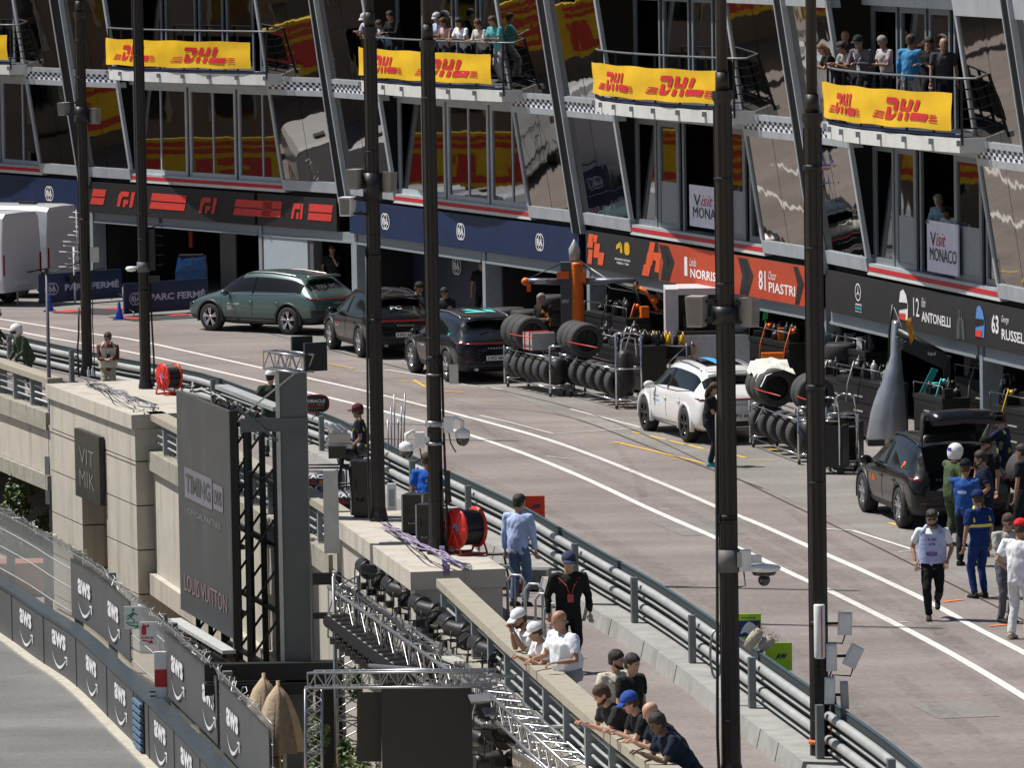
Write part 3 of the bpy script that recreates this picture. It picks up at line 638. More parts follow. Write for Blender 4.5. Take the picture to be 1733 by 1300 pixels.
# ---------------- balconies and banners ----------------
BALC=[(-190,16,.0),(183,449,0),(611,850,0),(1007,1240,0),(1399,1625,0),(1800,2000,0)]
BLBL=['yellow banner with red courier lettering on the balcony cut by the left photo edge','yellow banner with red courier lettering on the leftmost whole balcony','yellow banner with red courier lettering on the balcony behind the middle pair of posts','yellow banner with red courier lettering on the empty balcony left of the thick brown post','yellow banner with red courier lettering on the rightmost balcony','yellow courier banner beyond the frame']
DY=M('banner_yellow',(.78,.48,.01),.55,0,.08,2,.6,2.2); DR=M('banner_red',(.6,.02,.03),.55)
def bulge(u): return 1.15+.55*math.sin(PI*min(1,max(0,u))**.8)
BALP=[]
for bi,(x0,x1,_) in enumerate(BALC[:5]):
    ta=tfor(x0,6.7,bulge(0)); tb=tfor(x1,6.7,bulge(1)); N=14
    P=[wall(ta+(tb-ta)*k/N,0,0)+segn(seg((ta+tb)/2))*bulge(k/N) for k in range(N+1)]
    BALP.append((P,ta,tb))
    wa,wb=wall(ta+4,0,-.1),wall(tb+4,0,-.1)
    b=B(); out=P; poly=[xy(p,0) for p in out]+[wb,wa]
    tri=tessellate_polygon([poly]); k0=len(poly)
    b.v=[xy(p,6.4) for p in poly]+[xy(p,6.7) for p in poly]
    for t in tri: b.face(list(t)); b.face([q+k0 for q in t])
    for k in range(k0): b.face([k,(k+1)%k0,k0+(k+1)%k0,k0+k])
    bal=b.o('balcony',WHC,bld); b=B(); b.v=[xy(p-(p-(wa+wb)/2).normalized()*.06,6.71) for p in poly]; [b.face(list(t)) for t in tri]; b.o('deck',M('dark_decking',(.03,.03,.035),.8),bal)
    n_=segn(seg((ta+tb)/2))
    b=B(); pts_=[xy(p-n_*.03,6.76) for p in P]; b.path(pts_,.035,6); b.o('blue_edge',M('navy_edge',(.01,.03,.12),.5),bal)
    b=B(); b.path([xy(p-n_*.05,7.92) for p in P]+[xy(wb,7.92)],.028,6,0)
    b.o('handrail',M('dull_rail',(.16,.17,.18),.5,.4),bal)
    for k in range(0,N+1,2):
        p=P[k]-n_*.04; b=B(); b.bar(xy(p,6.55),xy(p,7.92),.05,.05); b.cb(xy(P[k]+n_*.03,6.6),.1,.1,.12,0,1); b.o('baluster',[DKM,GRYP],bal)
    # side mesh at the right end
    b=B(); q=xy(P[-1]-n_*.04,6.75)
    for z in(6.9,7.1,7.3,7.5,7.7): b.bar(xy(P[-1],z),xy(wb,z),.02,.03)
    b.o('side_rails',DKM,bal)
    # banner, wrapped around the outside of the rails
    xe={0:16,1:427,2:836,3:1228,4:1616}[bi]
    ue=1.0
    for k in range(201):
        u=k/200
        p=wall(ta+(tb-ta)*u,0,0)+n_*bulge(u)
        if pj(xy(p,7.2))[0]<xe: ue=u
    NB=40; R_=random.Random(bi)
    def bp(u,v): # u 0..1 along banner, v 0..1 up
        uu=u*ue; p=wall(ta+(tb-ta)*uu,0,0)+n_*(bulge(uu)+.06+.012*math.sin(uu*37+v*3+bi)+.01*math.sin(uu*11-v*6))
        return xy(p,6.85+.77*v+.012*math.sin(uu*25+bi)*(1 if v>.5 else -1))
    b=B()
    for k in range(NB+1): b.v+=[bp(k/NB,j/6) for j in range(7)]
    for k in range(NB):
        for j in range(6): b.face([k*7+j,(k+1)*7+j,(k+1)*7+j+1,k*7+j+1],0,True)
    k0=len(b.v); b.v+=[q-n_*.014 for q in b.v[:k0]]; nf=len(b.f)
    for k in range(nf): b.face([q+k0 for q in b.f[k]][::-1],1,True)
    me=b.o('courier_banner',[DY,BLK],fix=False)
    tag(me,BLBL[bi],'banner','yellow courier banners on the balconies')
    b=B(); bpo=lambda u,v:bp(u,v)+n_*.016
    # columns of the photo -> u
    cols=[]
    for k in range(201): cols.append((pj(bp(k/200,.5))[0],k/200))
    def ucol(x):
        for k in range(200):
            if cols[k+1][0]>=x: a,c=cols[k],cols[k+1]; return a[1]+(c[1]-a[1])*(x-a[0])/(c[0]-a[0]+1e-9)
        return 1
    def dhl(xa,xb):
        ua,ub=xa,xb
        def f2(x,y): # x -0.45..2.35 y 0..1 (sheared)
            X=(x+.25*y+.45)/(2.35+.25+.45); xx=ua+(ub-ua)*X; return bpo(ucol(xx),.2+.58*y)
        for q in ([(0,.74),(0,1),(.42,1),(.5,.97),(.55,.9),(.56,.74)],[(.38,.44),(.36,.74),(.56,.74),(.55,.44)],[(.12,0),(.1,.56),(.27,.56),(.29,.24),(.3,0)],[(.3,0),(.3,.25),(.42,.25),(.55,.44),(.56,.4),(.5,.12),(.4,0)],
            [(.66,.44),(.66,1),(.83,1),(.83,.62),(.98,.62),(.98,.44)],[(.98,.44),(.98,1),(1.15,1),(1.15,.44)],[(.66,0),(.66,.36),(.83,.36),(.83,0)],[(.98,0),(.98,.36),(1.15,.36),(1.15,0)],
            [(1.27,.44),(1.27,1),(1.45,1),(1.45,.44)],[(1.27,0),(1.24,.1),(1.24,.36),(2.0,.36),(1.94,0)]): 
            putpoly(b,q,f2)
        for k in range(3):
            y=.02+.13*k
            putpoly(b,[(-.5+.04*k,y),(.02,y),(.02,y+.07),(-.5+.04*k,y+.07)],f2); putpoly(b,[(2.04,y),(2.42-.04*k,y),(2.42-.04*k,y+.07),(2.06,y+.07)],f2)
    for xa,xb in {0:[(-70,-10)],1:[(193,265),(289,404)],2:[(622,682),(703,815)],3:[(1015,1073),(1093,1213)],4:[(1405,1457),(1477,1592)]}[bi]: dhl(xa,xb)
    b.o('lettering',DR,me,fix=False)
# Monaco posters in the open doors
PUR=M('poster_white',(.72,.72,.85),.5); PRD=M('poster_red_ink',(.55,.05,.08),.5)
for (x0,x1,lb,sv) in((1167,1232,'pale poster reading Visit Monaco hung in the open door beside the thick brown post','a'),(1569,1621,'pale poster reading Visit Monaco with two people leaning above it','b')):
    ta,tb=tfor(x0,4,.12),tfor(x1,4,.12); b=B(); za,zb=(3.72,4.72) if sv=='a' else (3.62,4.72)
    fpatch(b,ta,tb,za,zb,.12,None,0,.04); o=tag(b.o('poster',PUR),lb,'poster'); b=B(); f_=lambda u,v:wall(ta+(tb-ta)*u,za+(zb-za)*v,.132)
    puttext(b,'V',f_,.12,.3,.5,.78,0,0); puttext(b,'isit',f_,.3,.62,.52,.78,1,0,.4); puttext(b,'MONACO' if sv=='a' else 'MONACO',f_,.1,1.25 if sv=='b' else 1.2,.22,.48,0,.0) if False else puttext(b,'MONACO',f_,.1,.97,.22,.48,0,0)
    b.o('lettering',[BLK,PRD],o)
# ======================= VEHICLES =======================
def evalmesh(o,name=None):
    dg=bpy.context.evaluated_depsgraph_get(); me=bpy.data.meshes.new_from_object(o.evaluated_get(dg)); return me
def boolcut(o,cut):
    md=o.modifiers.new('b','BOOLEAN'); md.object=cut; md.operation='DIFFERENCE'; md.solver='EXACT'
PAINT=M('car_paint',(.03,.06,.06),.28,.35,0,coat=1); 
TRIM=M('black_trim',(.012,.012,.013),.5); TAIL=M('tail_light_red',(.25,.004,.006),.2,coat=.5); RIM=M('silver_rim',(.6,.6,.62),.22,.9,0); RIMD=M('dark_rim',(.03,.03,.032),.3,.6,0); PLATE=M('number_plate',(.75,.75,.75),.5)
CGL=M('tinted_car_glass',(.006,.007,.007),.05,0,0,spec=.45)
def car_mesh(open_gate=False):
    ST=[(-2.47,.5,.78,.70,.86,.70),(-2.42,.36,.91,.86,1.02,.78),(-2.28,.28,.96,.97,1.13,.74),(-2.12,.26,.975,1.0,1.24,.71),(-1.84,.24,.985,1.01,1.47,.665),(-1.62,.24,.985,1.01,1.585,.645),(-1.25,.22,.985,1.0,1.635,.65),(-.6,.2,.985,.985,1.68,.66),(.0,.2,.985,.975,1.69,.655),(.45,.2,.985,.965,1.645,.645),(.8,.2,.985,.955,1.49,.66),(1.15,.22,.98,.94,1.25,.72),(1.42,.22,.975,.92,1.09,.8),(1.8,.22,.965,.86,1.03,.72),(2.15,.24,.93,.78,.92,.66),(2.36,.28,.86,.68,.78,.6),(2.45,.36,.74,.58,.64,.5)]
    b=B(); rings=[]
    for x,zb,w_,zs,zt,wr in ST:
        if x<=1.3 and zt>zs+.2: belt=zs+.07
        else: belt=zs+(zt-zs)*.35
        h=[(0,zb),(w_*.55,zb),(w_*.9,zb+.03),(w_*.98,zb+.2),(w_*1.0,(zb+zs)/2+.08),(w_*.985,zs-.04),(w_*.93,belt),(wr+.03 if zt>zs+.2 else wr,zt-.1 if zt>zs+.25 else belt+(zt-belt)*.6),(wr*.8,zt-.025),(wr*.4,zt-.004),(0,zt)]
        full=[(x,y,z) for y,z in h]+[(x,-y,z) for y,z in h[-2:0:-1]]
        rings.append(full)
    b.loft(rings,0); n=len(rings[0]); k=len(ST); fi=0
    for i in range(k-1):
        xm=(ST[i][0]+ST[i+1][0])/2
        for j in range(n):
            jj=j if j<10 else n-1-j
            if jj==6 and -1.9<xm<1.1: b.m[fi]=1
            if jj in(7,8,9) and (.6<xm<1.3 or -2.2<xm<-1.75): b.m[fi]=1
            if jj in(0,1,2) : b.m[fi]=2
            if jj in(3,) and (xm<-2.3): b.m[fi]=2
            fi+=1
    o=b.o('body_tmp',[PAINT,CGL,TRIM,CORE]); sb=o.modifiers.new('s','SUBSURF'); sb.levels=2; sb.render_levels=2
    me=evalmesh(o); o.modifiers.clear(); o.data=me
    c=B()
    for x in(-1.45,1.45):
        for s_ in(-1,1): c.lathe([(.01,-.16),(.435,-.16),(.435,.3),(.01,.3)],(x,s_*1.0-.07,.385),'Y',28,0,False)
    if open_gate: c.hexa([(-2.6,-.62,.78),(-1.3,-.62,.78),(-1.3,.62,.78),(-2.6,.62,.78),(-2.6,-.62,1.5),(-1.3,-.58,1.52),(-1.3,.58,1.52),(-2.6,.62,1.5)])
    ct=c.o('cut',[CORE]); boolcut(o,ct); me=evalmesh(o)
    bpy.data.objects.remove(o); bpy.data.objects.remove(ct); me.name='body'; return me
def surf_y(me):
    from mathutils.bvhtree import BVHTree
    t=BVHTree.FromPolygons([v.co for v in me.vertices],[p.vertices for p in me.polygons])
    def f(x,z,s=1,off=.006):
        h=t.ray_cast(V((x,2*s,z)),V((0,-s,0))); return V((x,(h[0].y if h[0] else .95*s)+off*s,z))
    def back(y,z,off=.006):
        h=t.ray_cast(V((-4,y,z)),V((1,0,0))); return V(((h[0].x if h[0] else -2.4)-off,y,z))
    def top(x,y,off=.006):
        h=t.ray_cast(V((x,y,4)),V((0,0,-1))); return V((x,y,(h[0].z if h[0] else 1.6)+off))
    return f,back,top
def make_wheel(kind,parent,x,s_):
    w_=T('wheel',None,None,(x,s_*.865,.385)); w_.parent=parent; del_=0
    b=B(); b.lathe([(.25,-.13),(.345,-.135),(.375,-.11),(.385,-.05),(.385,.05),(.375,.11),(.345,.135),(.25,.13)],(0,0,0),'Y',36,cap=False); b.o('tyre',RUB,w_)
    b=B(); b.lathe([(.262,s_*.12),(.28,s_*.128),(.28,s_*.11),(.25,s_*.10),(.24,-s_*.1)],(0,0,0),'Y',36,0,cap=False)
    n=5
    for i in range(n):
        a=2*PI*i/n+.3
        for da in((-.16,.16) if kind!='blade' else (-.11,.11)):
            p=V((cos(a)*.05,s_*.1,sin(a)*.05)); q=V((cos(a+da)*.265,s_*.115,sin(a+da)*.265)); b.bar(p,q,.035,.03,0,up=V((0,1,0)))
    b.lathe([(.001,s_*.125),(.05,s_*.12),(.06,s_*.09),(.06,s_*.02)],(0,0,0),'Y',14,0); b.o('rim',RIM if kind!='dark' else RIMD,w_)
    b=B(); b.lathe([(.001,s_*.03),(.23,s_*.03),(.24,-s_*.05)],(0,0,0),'Y',20); b.o('brake_disc',DKM,w_)
    return w_
_cm={}
def make_car(label,loc,rz,paint,rim,open_gate=False,plate='S PO 3612',extra=None):
    root=T('parked_car',label,'car',loc,rz,'sport utility cars parked by the garages')
    if open_gate not in _cm: _cm[open_gate]=car_mesh(open_gate)
    me=_cm[open_gate]; f,bk,tp=surf_y(me)
    body=bpy.data.objects.new('body',me); COL.objects.link(body); body.parent=root
    me.materials[0]=PAINT
    body.material_slots[0].link='OBJECT'; body.material_slots[0].material=paint
    if paint.name=='paint_white': body.material_slots[2].link='OBJECT'; body.material_slots[2].material=paint
    for x in(-1.45,1.45):
        for s_ in(-1,1):
            make_wheel(rim,root,x,s_)
            b=B(); r=[]
            for i in range(15):
                a=-.25+(PI+.5)*i/14; c_=V((x+cos(a)*.45,s_*.985,.385+sin(a)*.45)); r.append([V((x+cos(a)*rr,s_*yy,.385+sin(a)*rr)) for rr,yy in((.43,.9),(.43,1.0),(.475,1.0),(.50,.955),(.48,.9))])
            b.loft(r,0); b.o('arch_trim',TRIM if rim!='dark' or paint.name!='paint_white' else paint,body)
    # seams, handles
    b=B()
    for s_ in(-1,1):
        for xx in(1.02,-.12,-1.08):
            pp=[f(xx+(0.02 if z>.9 else 0),z,s_,.001) for z in(.34,.5,.65,.8,.93)]; b.path(pp,.006,4)
        b.path([f(x,.36,s_,.001) for x in(-.95,-.5,0,.5,.95)],.008,4)
        b.path([f(x,.93,s_,-.004) for x in(-2.1,-1.5,-.8,0,.8,1.5,2.0)],.004,4)
    b.o('panel_gap',TRIM,body)
    for s_ in(-1,1):
        for xx in(.05,-.93):
            b=B(); b.path([f(xx,.86,s_,.0),f(xx-.03,.865,s_,.03),f(xx-.17,.865,s_,.03),f(xx-.2,.86,s_,0)],.012,5); b.o('door_handle',paint,body)
        b=B(); b.sph((.78,s_*1.07,1.08),.07,.13,.09,12); b.bar((.76,s_*.93,1.03),(.77,s_*1.03,1.04),.05,.04); b.o('wing_mirror',paint if paint.name!='paint_white' else paint,root)
        b=B(); pp=[tp(x,s_*.6,.035) for x in(-1.55,-1.4,-.6,.1,.35)]; pp[0].z-=.03; pp[-1].z-=.03; b.path(pp,.016,6); b.o('roof_rail',TRIM if paint.name=='paint_black' else ALU,root)
        b=B(); pp=[f(-1.72,1.13,s_),f(-.8,1.06,s_),f(0.1,1.05,s_),f(.78,1.06,s_)]; b.path(pp,.008,4); b.o('window_trim',TRIM,body)
        b=B(); 
        for xx in(-.1,): b.path([f(xx,z,s_,.002) for z in(1.07,1.2,1.35,1.5)],.03,4)
        b.o('door_pillar',TRIM,body)
        # head light
        b=B(); b.sph(f(2.2,.72,s_,-.03),.13,.05,.07,10); b.o('headlight',GLS,body)
    # rear end
    if not open_gate:
        b=B(); p0=[bk(y,.97,.002) for y in(-.8,-.5,0,.5,.8)]; b.path(p0,.022,6); 
        for s_ in(-1,1): b.path([bk(s_*.8,.97),f(-2.3,.98,s_),f(-2.1,1.0,s_)],[.022,.035,.012],6)
        b.o('tail_light',TAIL,body)
        b=B(); b.loft([[V((-1.78,y,1.585)),V((-1.98,y,1.55)),V((-1.97,y,1.525)),V((-1.75,y,1.54))] for y in(-.6,-.3,0,.3,.6)],0); b.o('spoiler',paint,body)
        b=B(); b.path([V((-2.13,.1,1.25)),V((-2.2,.35,1.2))],.01,4); b.o('wiper',TRIM,body)
    else:
        for s_ in(-1,1):
            b=B(); b.path([bk(s_*.75,.97),f(-2.3,.98,s_),f(-2.1,1.0,s_)],[.022,.035,.012],6); b.o('tail_light',TAIL,body)
        rings=[]
        for x,z,w_ in((-1.6,1.63,.6),(-1.8,1.86,.64),(-2.05,2.08,.7),(-2.35,2.22,.74),(-2.6,2.2,.74),(-2.76,2.06,.68)):
            rings.append([V((x,y*w_,z+.03*(1-y*y)+dz)) for y,dz in((-1,0),(-.6,.02),(0,.03),(.6,.02),(1,0),(.9,-.06),(0,-.05),(-.9,-.06))])
        b=B(); b.loft(rings,0); g_=b.o('open_tailgate',paint,root)
        b=B(); 
        for s_ in(-1,1): b.tube((-1.75,s_*.6,1.4),(-2.1,s_*.64,2.05),.012)
        b.o('gas_strut',TRIM,g_)
    b=B(); b.loft([[bk(y,z,.01) for z in(.33,.42,.5)]+[bk(y,z,-.05) for z in(.5,.42,.33)] for y in(-.7,-.35,0,.35,.7)],0); b.o('rear_diffuser',TRIM,body)
    b=B(); 
    for s_ in(-1,1):
        b.path([bk(s_*.5,.36,.02)+V((0,0,0)),bk(s_*.5,.36,.02)+V((.1,0,0))],.05,10)
        b.path([bk(s_*.62,.55,.0),bk(s_*.8,.55,.0)],.014,5,1)
    b.o('exhaust_tips',[CHROME,TAIL],body)
    pz=.62
    b=B(); c=bk(0,pz,.02); b.box(c.x-.012,c.x,-.27,.27,pz-.06,pz+.06); pl_=b.o('number_plate',PLATE,body)
    b=B(); puttext(b,plate,lambda u,v:V((c.x-.016,.24-.48*u,pz-.04+.08*v)),0,1,0,1,0,.03); b.o('lettering',BLK,pl_)
    b=B(); c2=bk(0,.86,.01); puttext(b,'P O R S C H E',lambda u,v:bk(.22-.44*u,.84+.035*v,.01),0,1,0,1,0,.02); b.o('lettering',TW if paint.name!='paint_white' else TRIM,body)
    if extra: extra(root,body,f,bk,tp,paint)
    return root
def place(fw,rw,wb=2.9):
    a=gp(*fw);c=gp(*rw); d=(a-c).normalized(); mid=(a+c)/2; left=V((-d.y,d.x,0)); ctr=mid-left*.93
    return (ctr.x,ctr.y,0),math.atan2(d.y,d.x)
PG=M('paint_sage_green',(.075,.125,.12),.25,.4,0,coat=.7); PB=M('paint_black',(.005,.005,.006),.25,.0,0,coat=.5,spec=.3); PDB=M('paint_dark_blue_grey',(.008,.011,.017),.25,.2,0,coat=.6,spec=.3); PWH=M('paint_white',(.78,.79,.8),.25,0,0,coat=1)
TRQ=M('turquoise_vinyl',(.08,.6,.55),.5); BLV=M('light_blue_vinyl',(.05,.35,.75),.5)
def sidetext(root,body,f,s,x0,x1,z0,z1,mat,bold=.02):
    b=B(); puttext(b,s,lambda u,v:f(x0+(x1-x0)*u,z0+(z1-z0)*v,1,.008),0,1,0,1,0,bold); b.o('lettering',mat,body)
def winsticker(body,f,bk,s='P-ZERO',mat=TW,y0=.35,y1=-.1,z0=1.25,z1=1.33):
    b=B(); puttext(b,s,lambda u,v:bk(y0+(y1-y0)*u,z0+(z1-z0)*v,.012),0,1,0,1,0,.03); b.o('lettering',mat,body)
def xg(root,body,f,bk,tp,paint): sidetext(root,body,f,'PORSCHE',.78,.35,.76,.8,TW); sidetext(root,body,f,'RACE',.78,.6,.68,.72,TW); sidetext(root,body,f,'SUPPORT',.78,.5,.62,.66,TW); winsticker(body,f,bk,'SZ3  PC',TW,.45,-.3)
def xb(root,body,f,bk,tp,paint): sidetext(root,body,f,'PORSCHE',.78,.35,.76,.8,REDV); sidetext(root,body,f,'RACE',.78,.55,.68,.72,TW); winsticker(body,f,bk,'PC',TW,.3,0)
def roofletters(s,mat,x0,y0,k):
    def g_(root,body,f,bk,tp,paint):
        b=B(); puttext(b,s,lambda u,v:tp(x0-k*v,y0-2*k*u,.012),0,1,0,1,0,.05); b.o('lettering',mat,body)
    return g_
def xd(root,body,f,bk,tp,paint): roofletters('7L',TRQ,-.6,.35,.55)(root,body,f,bk,tp,paint); sidetext(root,body,f,'PC',-1.35,-1.5,1.12,1.18,TRQ); sidetext(root,body,f,'PORSCHE',.78,.35,.76,.8,TW); winsticker(body,f,bk,'PC',TRQ,-.2,-.5,.75,.85)
def xw(root,body,f,bk,tp,paint):
    sidetext(root,body,f,'FE RACE',.78,.35,.74,.79,BLV); sidetext(root,body,f,'PORSCHE',.75,.4,.84,.87,TRIM); winsticker(body,f,bk,'e',BLV,-.35,-.5,.7,.84)
    b=B(); 
    for i in range(8):
        x=.15-.2*i; b.poly([tp(x,.15,.012),tp(x-.2,.15,.012),tp(x-.2,-.05,.012),tp(x,-.05,.012)],0); 
    b.o('roof_stripe',BLV,body)
    b=B()
    for i in range(8):
        x=.35-.21*i; b.loft([[tp(x,y,.009) for y in(-.42,-.2,0,.2,.42)],[tp(x-.2,y,.009) for y in(-.42,-.2,0,.2,.42)]],0,closed=False,cap=False)
    b.o('glass_roof',CGL,body)
def xo(root,body,f,bk,tp,paint): sidetext(root,body,f,'FRECA',.8,.4,.72,.82,ORG,.04); sidetext(root,body,f,'P',-1.35,-1.5,1.12,1.24,ORG,.06)
cars=[]
for (fw,rw,lb,pt,rim,og,pl_,ex) in [((357.5,560),(490,567),'sage green sport utility car seen side on beside the closed garage shutter',PG,'silver',False,'S PO 3512',xg),
   ((552,588.5),(620,607.5),'black sport utility car with white rear window sticker, between the green and the blue-black cars',PB,'silver',False,'S PO 3618',xb),
   ((695,630),(763,647.5),'blue-black sport utility car with turquoise marking on its roof, behind the lamp post',PDB,'silver',False,'S PO 3640',xd),
   ((1092,728.5),(1165,749.5),'white sport utility car with dark wheels and blue roof stripe beside the tyre racks',PWH,'dark',False,'S PO 3639',xw),
   ((1460,865),(1530,896),'black sport utility car with its tailgate raised at the right edge of the lane',PB,'silver',True,'S PO 3641',xo)]:
    loc,rz=place(fw,rw); cars.append(make_car(lb,loc,rz,pt,rim,og,pl_,ex))
# vans
VW=M('van_white',(.62,.64,.68),.35,0,.04,coat=.6)
def make_van(label,loc,rz):
    root=T('parked_van',label,'van',loc,rz,'white vans parked at the left edge'); b=B(); rings=[]
    for x,zb,zt,w_,wt in((-3.0,.45,2.6,.96,.88),(-2.97,.4,2.68,.99,.9),(-2.6,.38,2.72,1.0,.92),(0,.35,2.74,1.0,.92),(1.6,.35,2.72,1.0,.9),(1.95,.35,2.55,1.0,.82),(2.45,.35,1.75,.99,.8),(2.75,.35,1.3,.97,.85),(3.1,.4,1.15,.92,.8),(3.2,.5,.9,.85,.7)):
        h=[(0,zb),(w_*.9,zb),(w_,zb+.12),(w_,zb+(zt-zb)*.5),(w_*.985,zb+(zt-zb)*.66),(wt,zt-.12),(wt*.85,zt),(0,zt+.02)]
        rings.append([(x,y,z) for y,z in h]+[(x,-y,z) for y,z in h[-2:0:-1]])
    b.loft(rings,0,sm=False); b.o('body',VW,root)
    for x in(-1.9,2.1):
        for s_ in(-1,1): make_wheel('dark',root,x,s_)
    b=B()
    for s_ in(-1,1):
        for xx in(-2.6,-1.0,.35,1.35): b.bar((xx,s_*1.004,.5),(xx,s_*1.004,1.6),.015,.012); b.bar((xx,s_*1.002,1.6),(xx,s_*.9,2.45),.015,.012)
        b.bar((-2.6,s_*1.004,1.58),(1.3,s_*1.004,1.58),.012,.02); b.bar((-2.9,s_*1.006,.75),(1.5,s_*1.006,.75),.02,.1)
    for xx in(.5,-2.3): b.bar((xx,1.01,1.25),(xx-.25,1.01,1.25),.03,.05)
    b.o('trim',TRIM,root)
    for s_ in(-1,1): 
        b=B(); b.box(-3.02,-2.95,s_*.93-.04,s_*.93+.03,.9,1.5); b.o('tail_light',TAIL,root)
    b=B(); b.box(-3.03,-3.0,-.35,.35,.6,.72); b.o('number_plate',PLATE,root)
    b=B(); b.loft([[V((2.0,y,2.42)) for y in(-.7,0,.7)],[V((2.5,y,1.72)) for y in(-.75,0,.75)]],0,closed=False,cap=False); b.o('windscreen',CGL,root)
    b=B(); b.box(-2.1,-1.6,-.1,.15,2.73,2.82); b.o('roof_marker',TRIM,root)
    return root
def van_at(px,py,rz,label):
    p=gp(px,py); d=V((cos(rz),sin(rz),0)); l=V((-d.y,d.x,0)); c=p+d*3.0-l*.98; return make_van(label,(c.x,c.y,0),rz)
van_at(82,506,math.atan2(.42,-.9),'white panel van, the farther and taller of two vans at the left edge')
van_at(6,520,math.atan2(.5,-.86),'white van cut off by the left edge, standing nearer than the tall panel van')
# ======================= PEOPLE =======================
def ik(a,c,l1,l2,hint):
    a=V(a);c=V(c);d=c-a;L=min(d.length,(l1+l2)*.995); d=d.normalized(); c=a+d*L
    k=(l1*l1-l2*l2+L*L)/(2*L); h=math.sqrt(max(l1*l1-k*k,0)); hint=V(hint); p=hint-hint.dot(d)*d; p=p.normalized() if p.length>1e-4 else V((0,0,-1)); return a+d*k+p*h,c
from mathutils import noise as NZ
def remesh(b,vox,name,mats,parent,extra=None,smooth=3,crease=0.0):
    o=b.o(name,mats,None); r=o.modifiers.new('r','REMESH'); r.mode='VOXEL'; r.voxel_size=vox; r.use_smooth_shade=True
    if smooth: q=o.modifiers.new('s','SMOOTH'); q.iterations=smooth; q.factor=.5
    me=evalmesh(o); bpy.data.objects.remove(o)
    if crease:
        sd_=V((random.random()*50,random.random()*50,0))
        nn_=[v.normal.copy() for v in me.vertices]; cc_=[v.co.copy() for v in me.vertices]; co_=[]
        for c,vn in zip(cc_,nn_):
            a=NZ.noise(V((c.x*9,c.y*9,c.z*5))+sd_)+.6*NZ.noise(V((c.x*22,c.y*22,c.z*12))+sd_); co_.extend(c+vn*(a*crease))
        me.vertices.foreach_set('co',co_)
    if extra:
        bm=bmesh.new(); bm.from_mesh(me); vs=[bm.verts.new(v) for v in extra.v]
        for f in extra.f:
            try: ff=bm.faces.new([vs[i] for i in f]); ff.smooth=True
            except Exception: pass
        bm.to_mesh(me); bm.free()
    if not me.materials: me.materials.append(mats if not isinstance(mats,(list,tuple)) else mats[0])
    me.name=name; o=bpy.data.objects.new(name,me); COL.objects.link(o); o.parent=parent; return o
SK={'l':M('skin_light',(.5,.29,.21),.55,0,.08,14),'t':M('skin_tan',(.36,.2,.13),.55,0,.08,14),'d':M('skin_dark',(.12,.065,.045),.5,0,.08,14)}
HA={'br':M('hair_brown',(.06,.032,.018),.7,0,.3,40,.8,60),'bk':M('hair_black',(.015,.012,.01),.6,0,.3,40,.8,60),'gr':M('hair_grey',(.25,.23,.21),.7,0,.3,40,.8,60),'fa':M('hair_fair',(.2,.11,.05),.7,0,.3,40,.8,60)}
POSES={ # bend, head pitch, wrists L/R, ankles L/R, hip height
 'stand':dict(b=.03,hp=.05,wl=(.06,.27,.86),wr=(.08,-.27,.87),al=(0,.1,.09),ar=(.02,-.1,.09)),
 'lean':dict(b=.62,hp=.1,wl=(.62,.13,1.13),wr=(.60,-.1,1.12),al=(-.05,.11,.09),ar=(-.2,-.1,.09),hz=.9),
 'leanup':dict(b=.33,hp=.1,wl=(.5,.16,1.14),wr=(.48,-.12,1.13),al=(0,.11,.09),ar=(-.1,-.1,.09),hz=.91),
 'walk':dict(b=.08,hp=.1,wl=(.18,.24,.95),wr=(.1,-.26,.92),al=(-.28,.08,.2),ar=(.2,-.08,.09),hz=.9),
 'cross':dict(b=.02,hp=.1,wl=(.26,-.1,1.2),wr=(.27,.1,1.17),al=(0,.1,.09),ar=(.03,-.1,.09)),
 'hipb':dict(b=.05,hp=.15,wl=(.1,.2,1.0),wr=(.12,-.2,1.0),al=(0,.13,.09),ar=(.03,-.12,.09)),
 'face':dict(b=.05,hp=.1,wl=(.28,.06,1.42),wr=(.15,-.25,.95),al=(0,.1,.09),ar=(.03,-.1,.09)),
 'hold':dict(b=.08,hp=.25,wl=(.33,.07,1.15),wr=(.34,-.06,1.13),al=(0,.1,.09),ar=(.03,-.1,.09)),
 'reach':dict(b=.1,hp=.05,wl=(.5,.15,1.3),wr=(.1,-.25,.9),al=(0,.12,.09),ar=(.05,-.1,.09)),
 'faceless':{}}
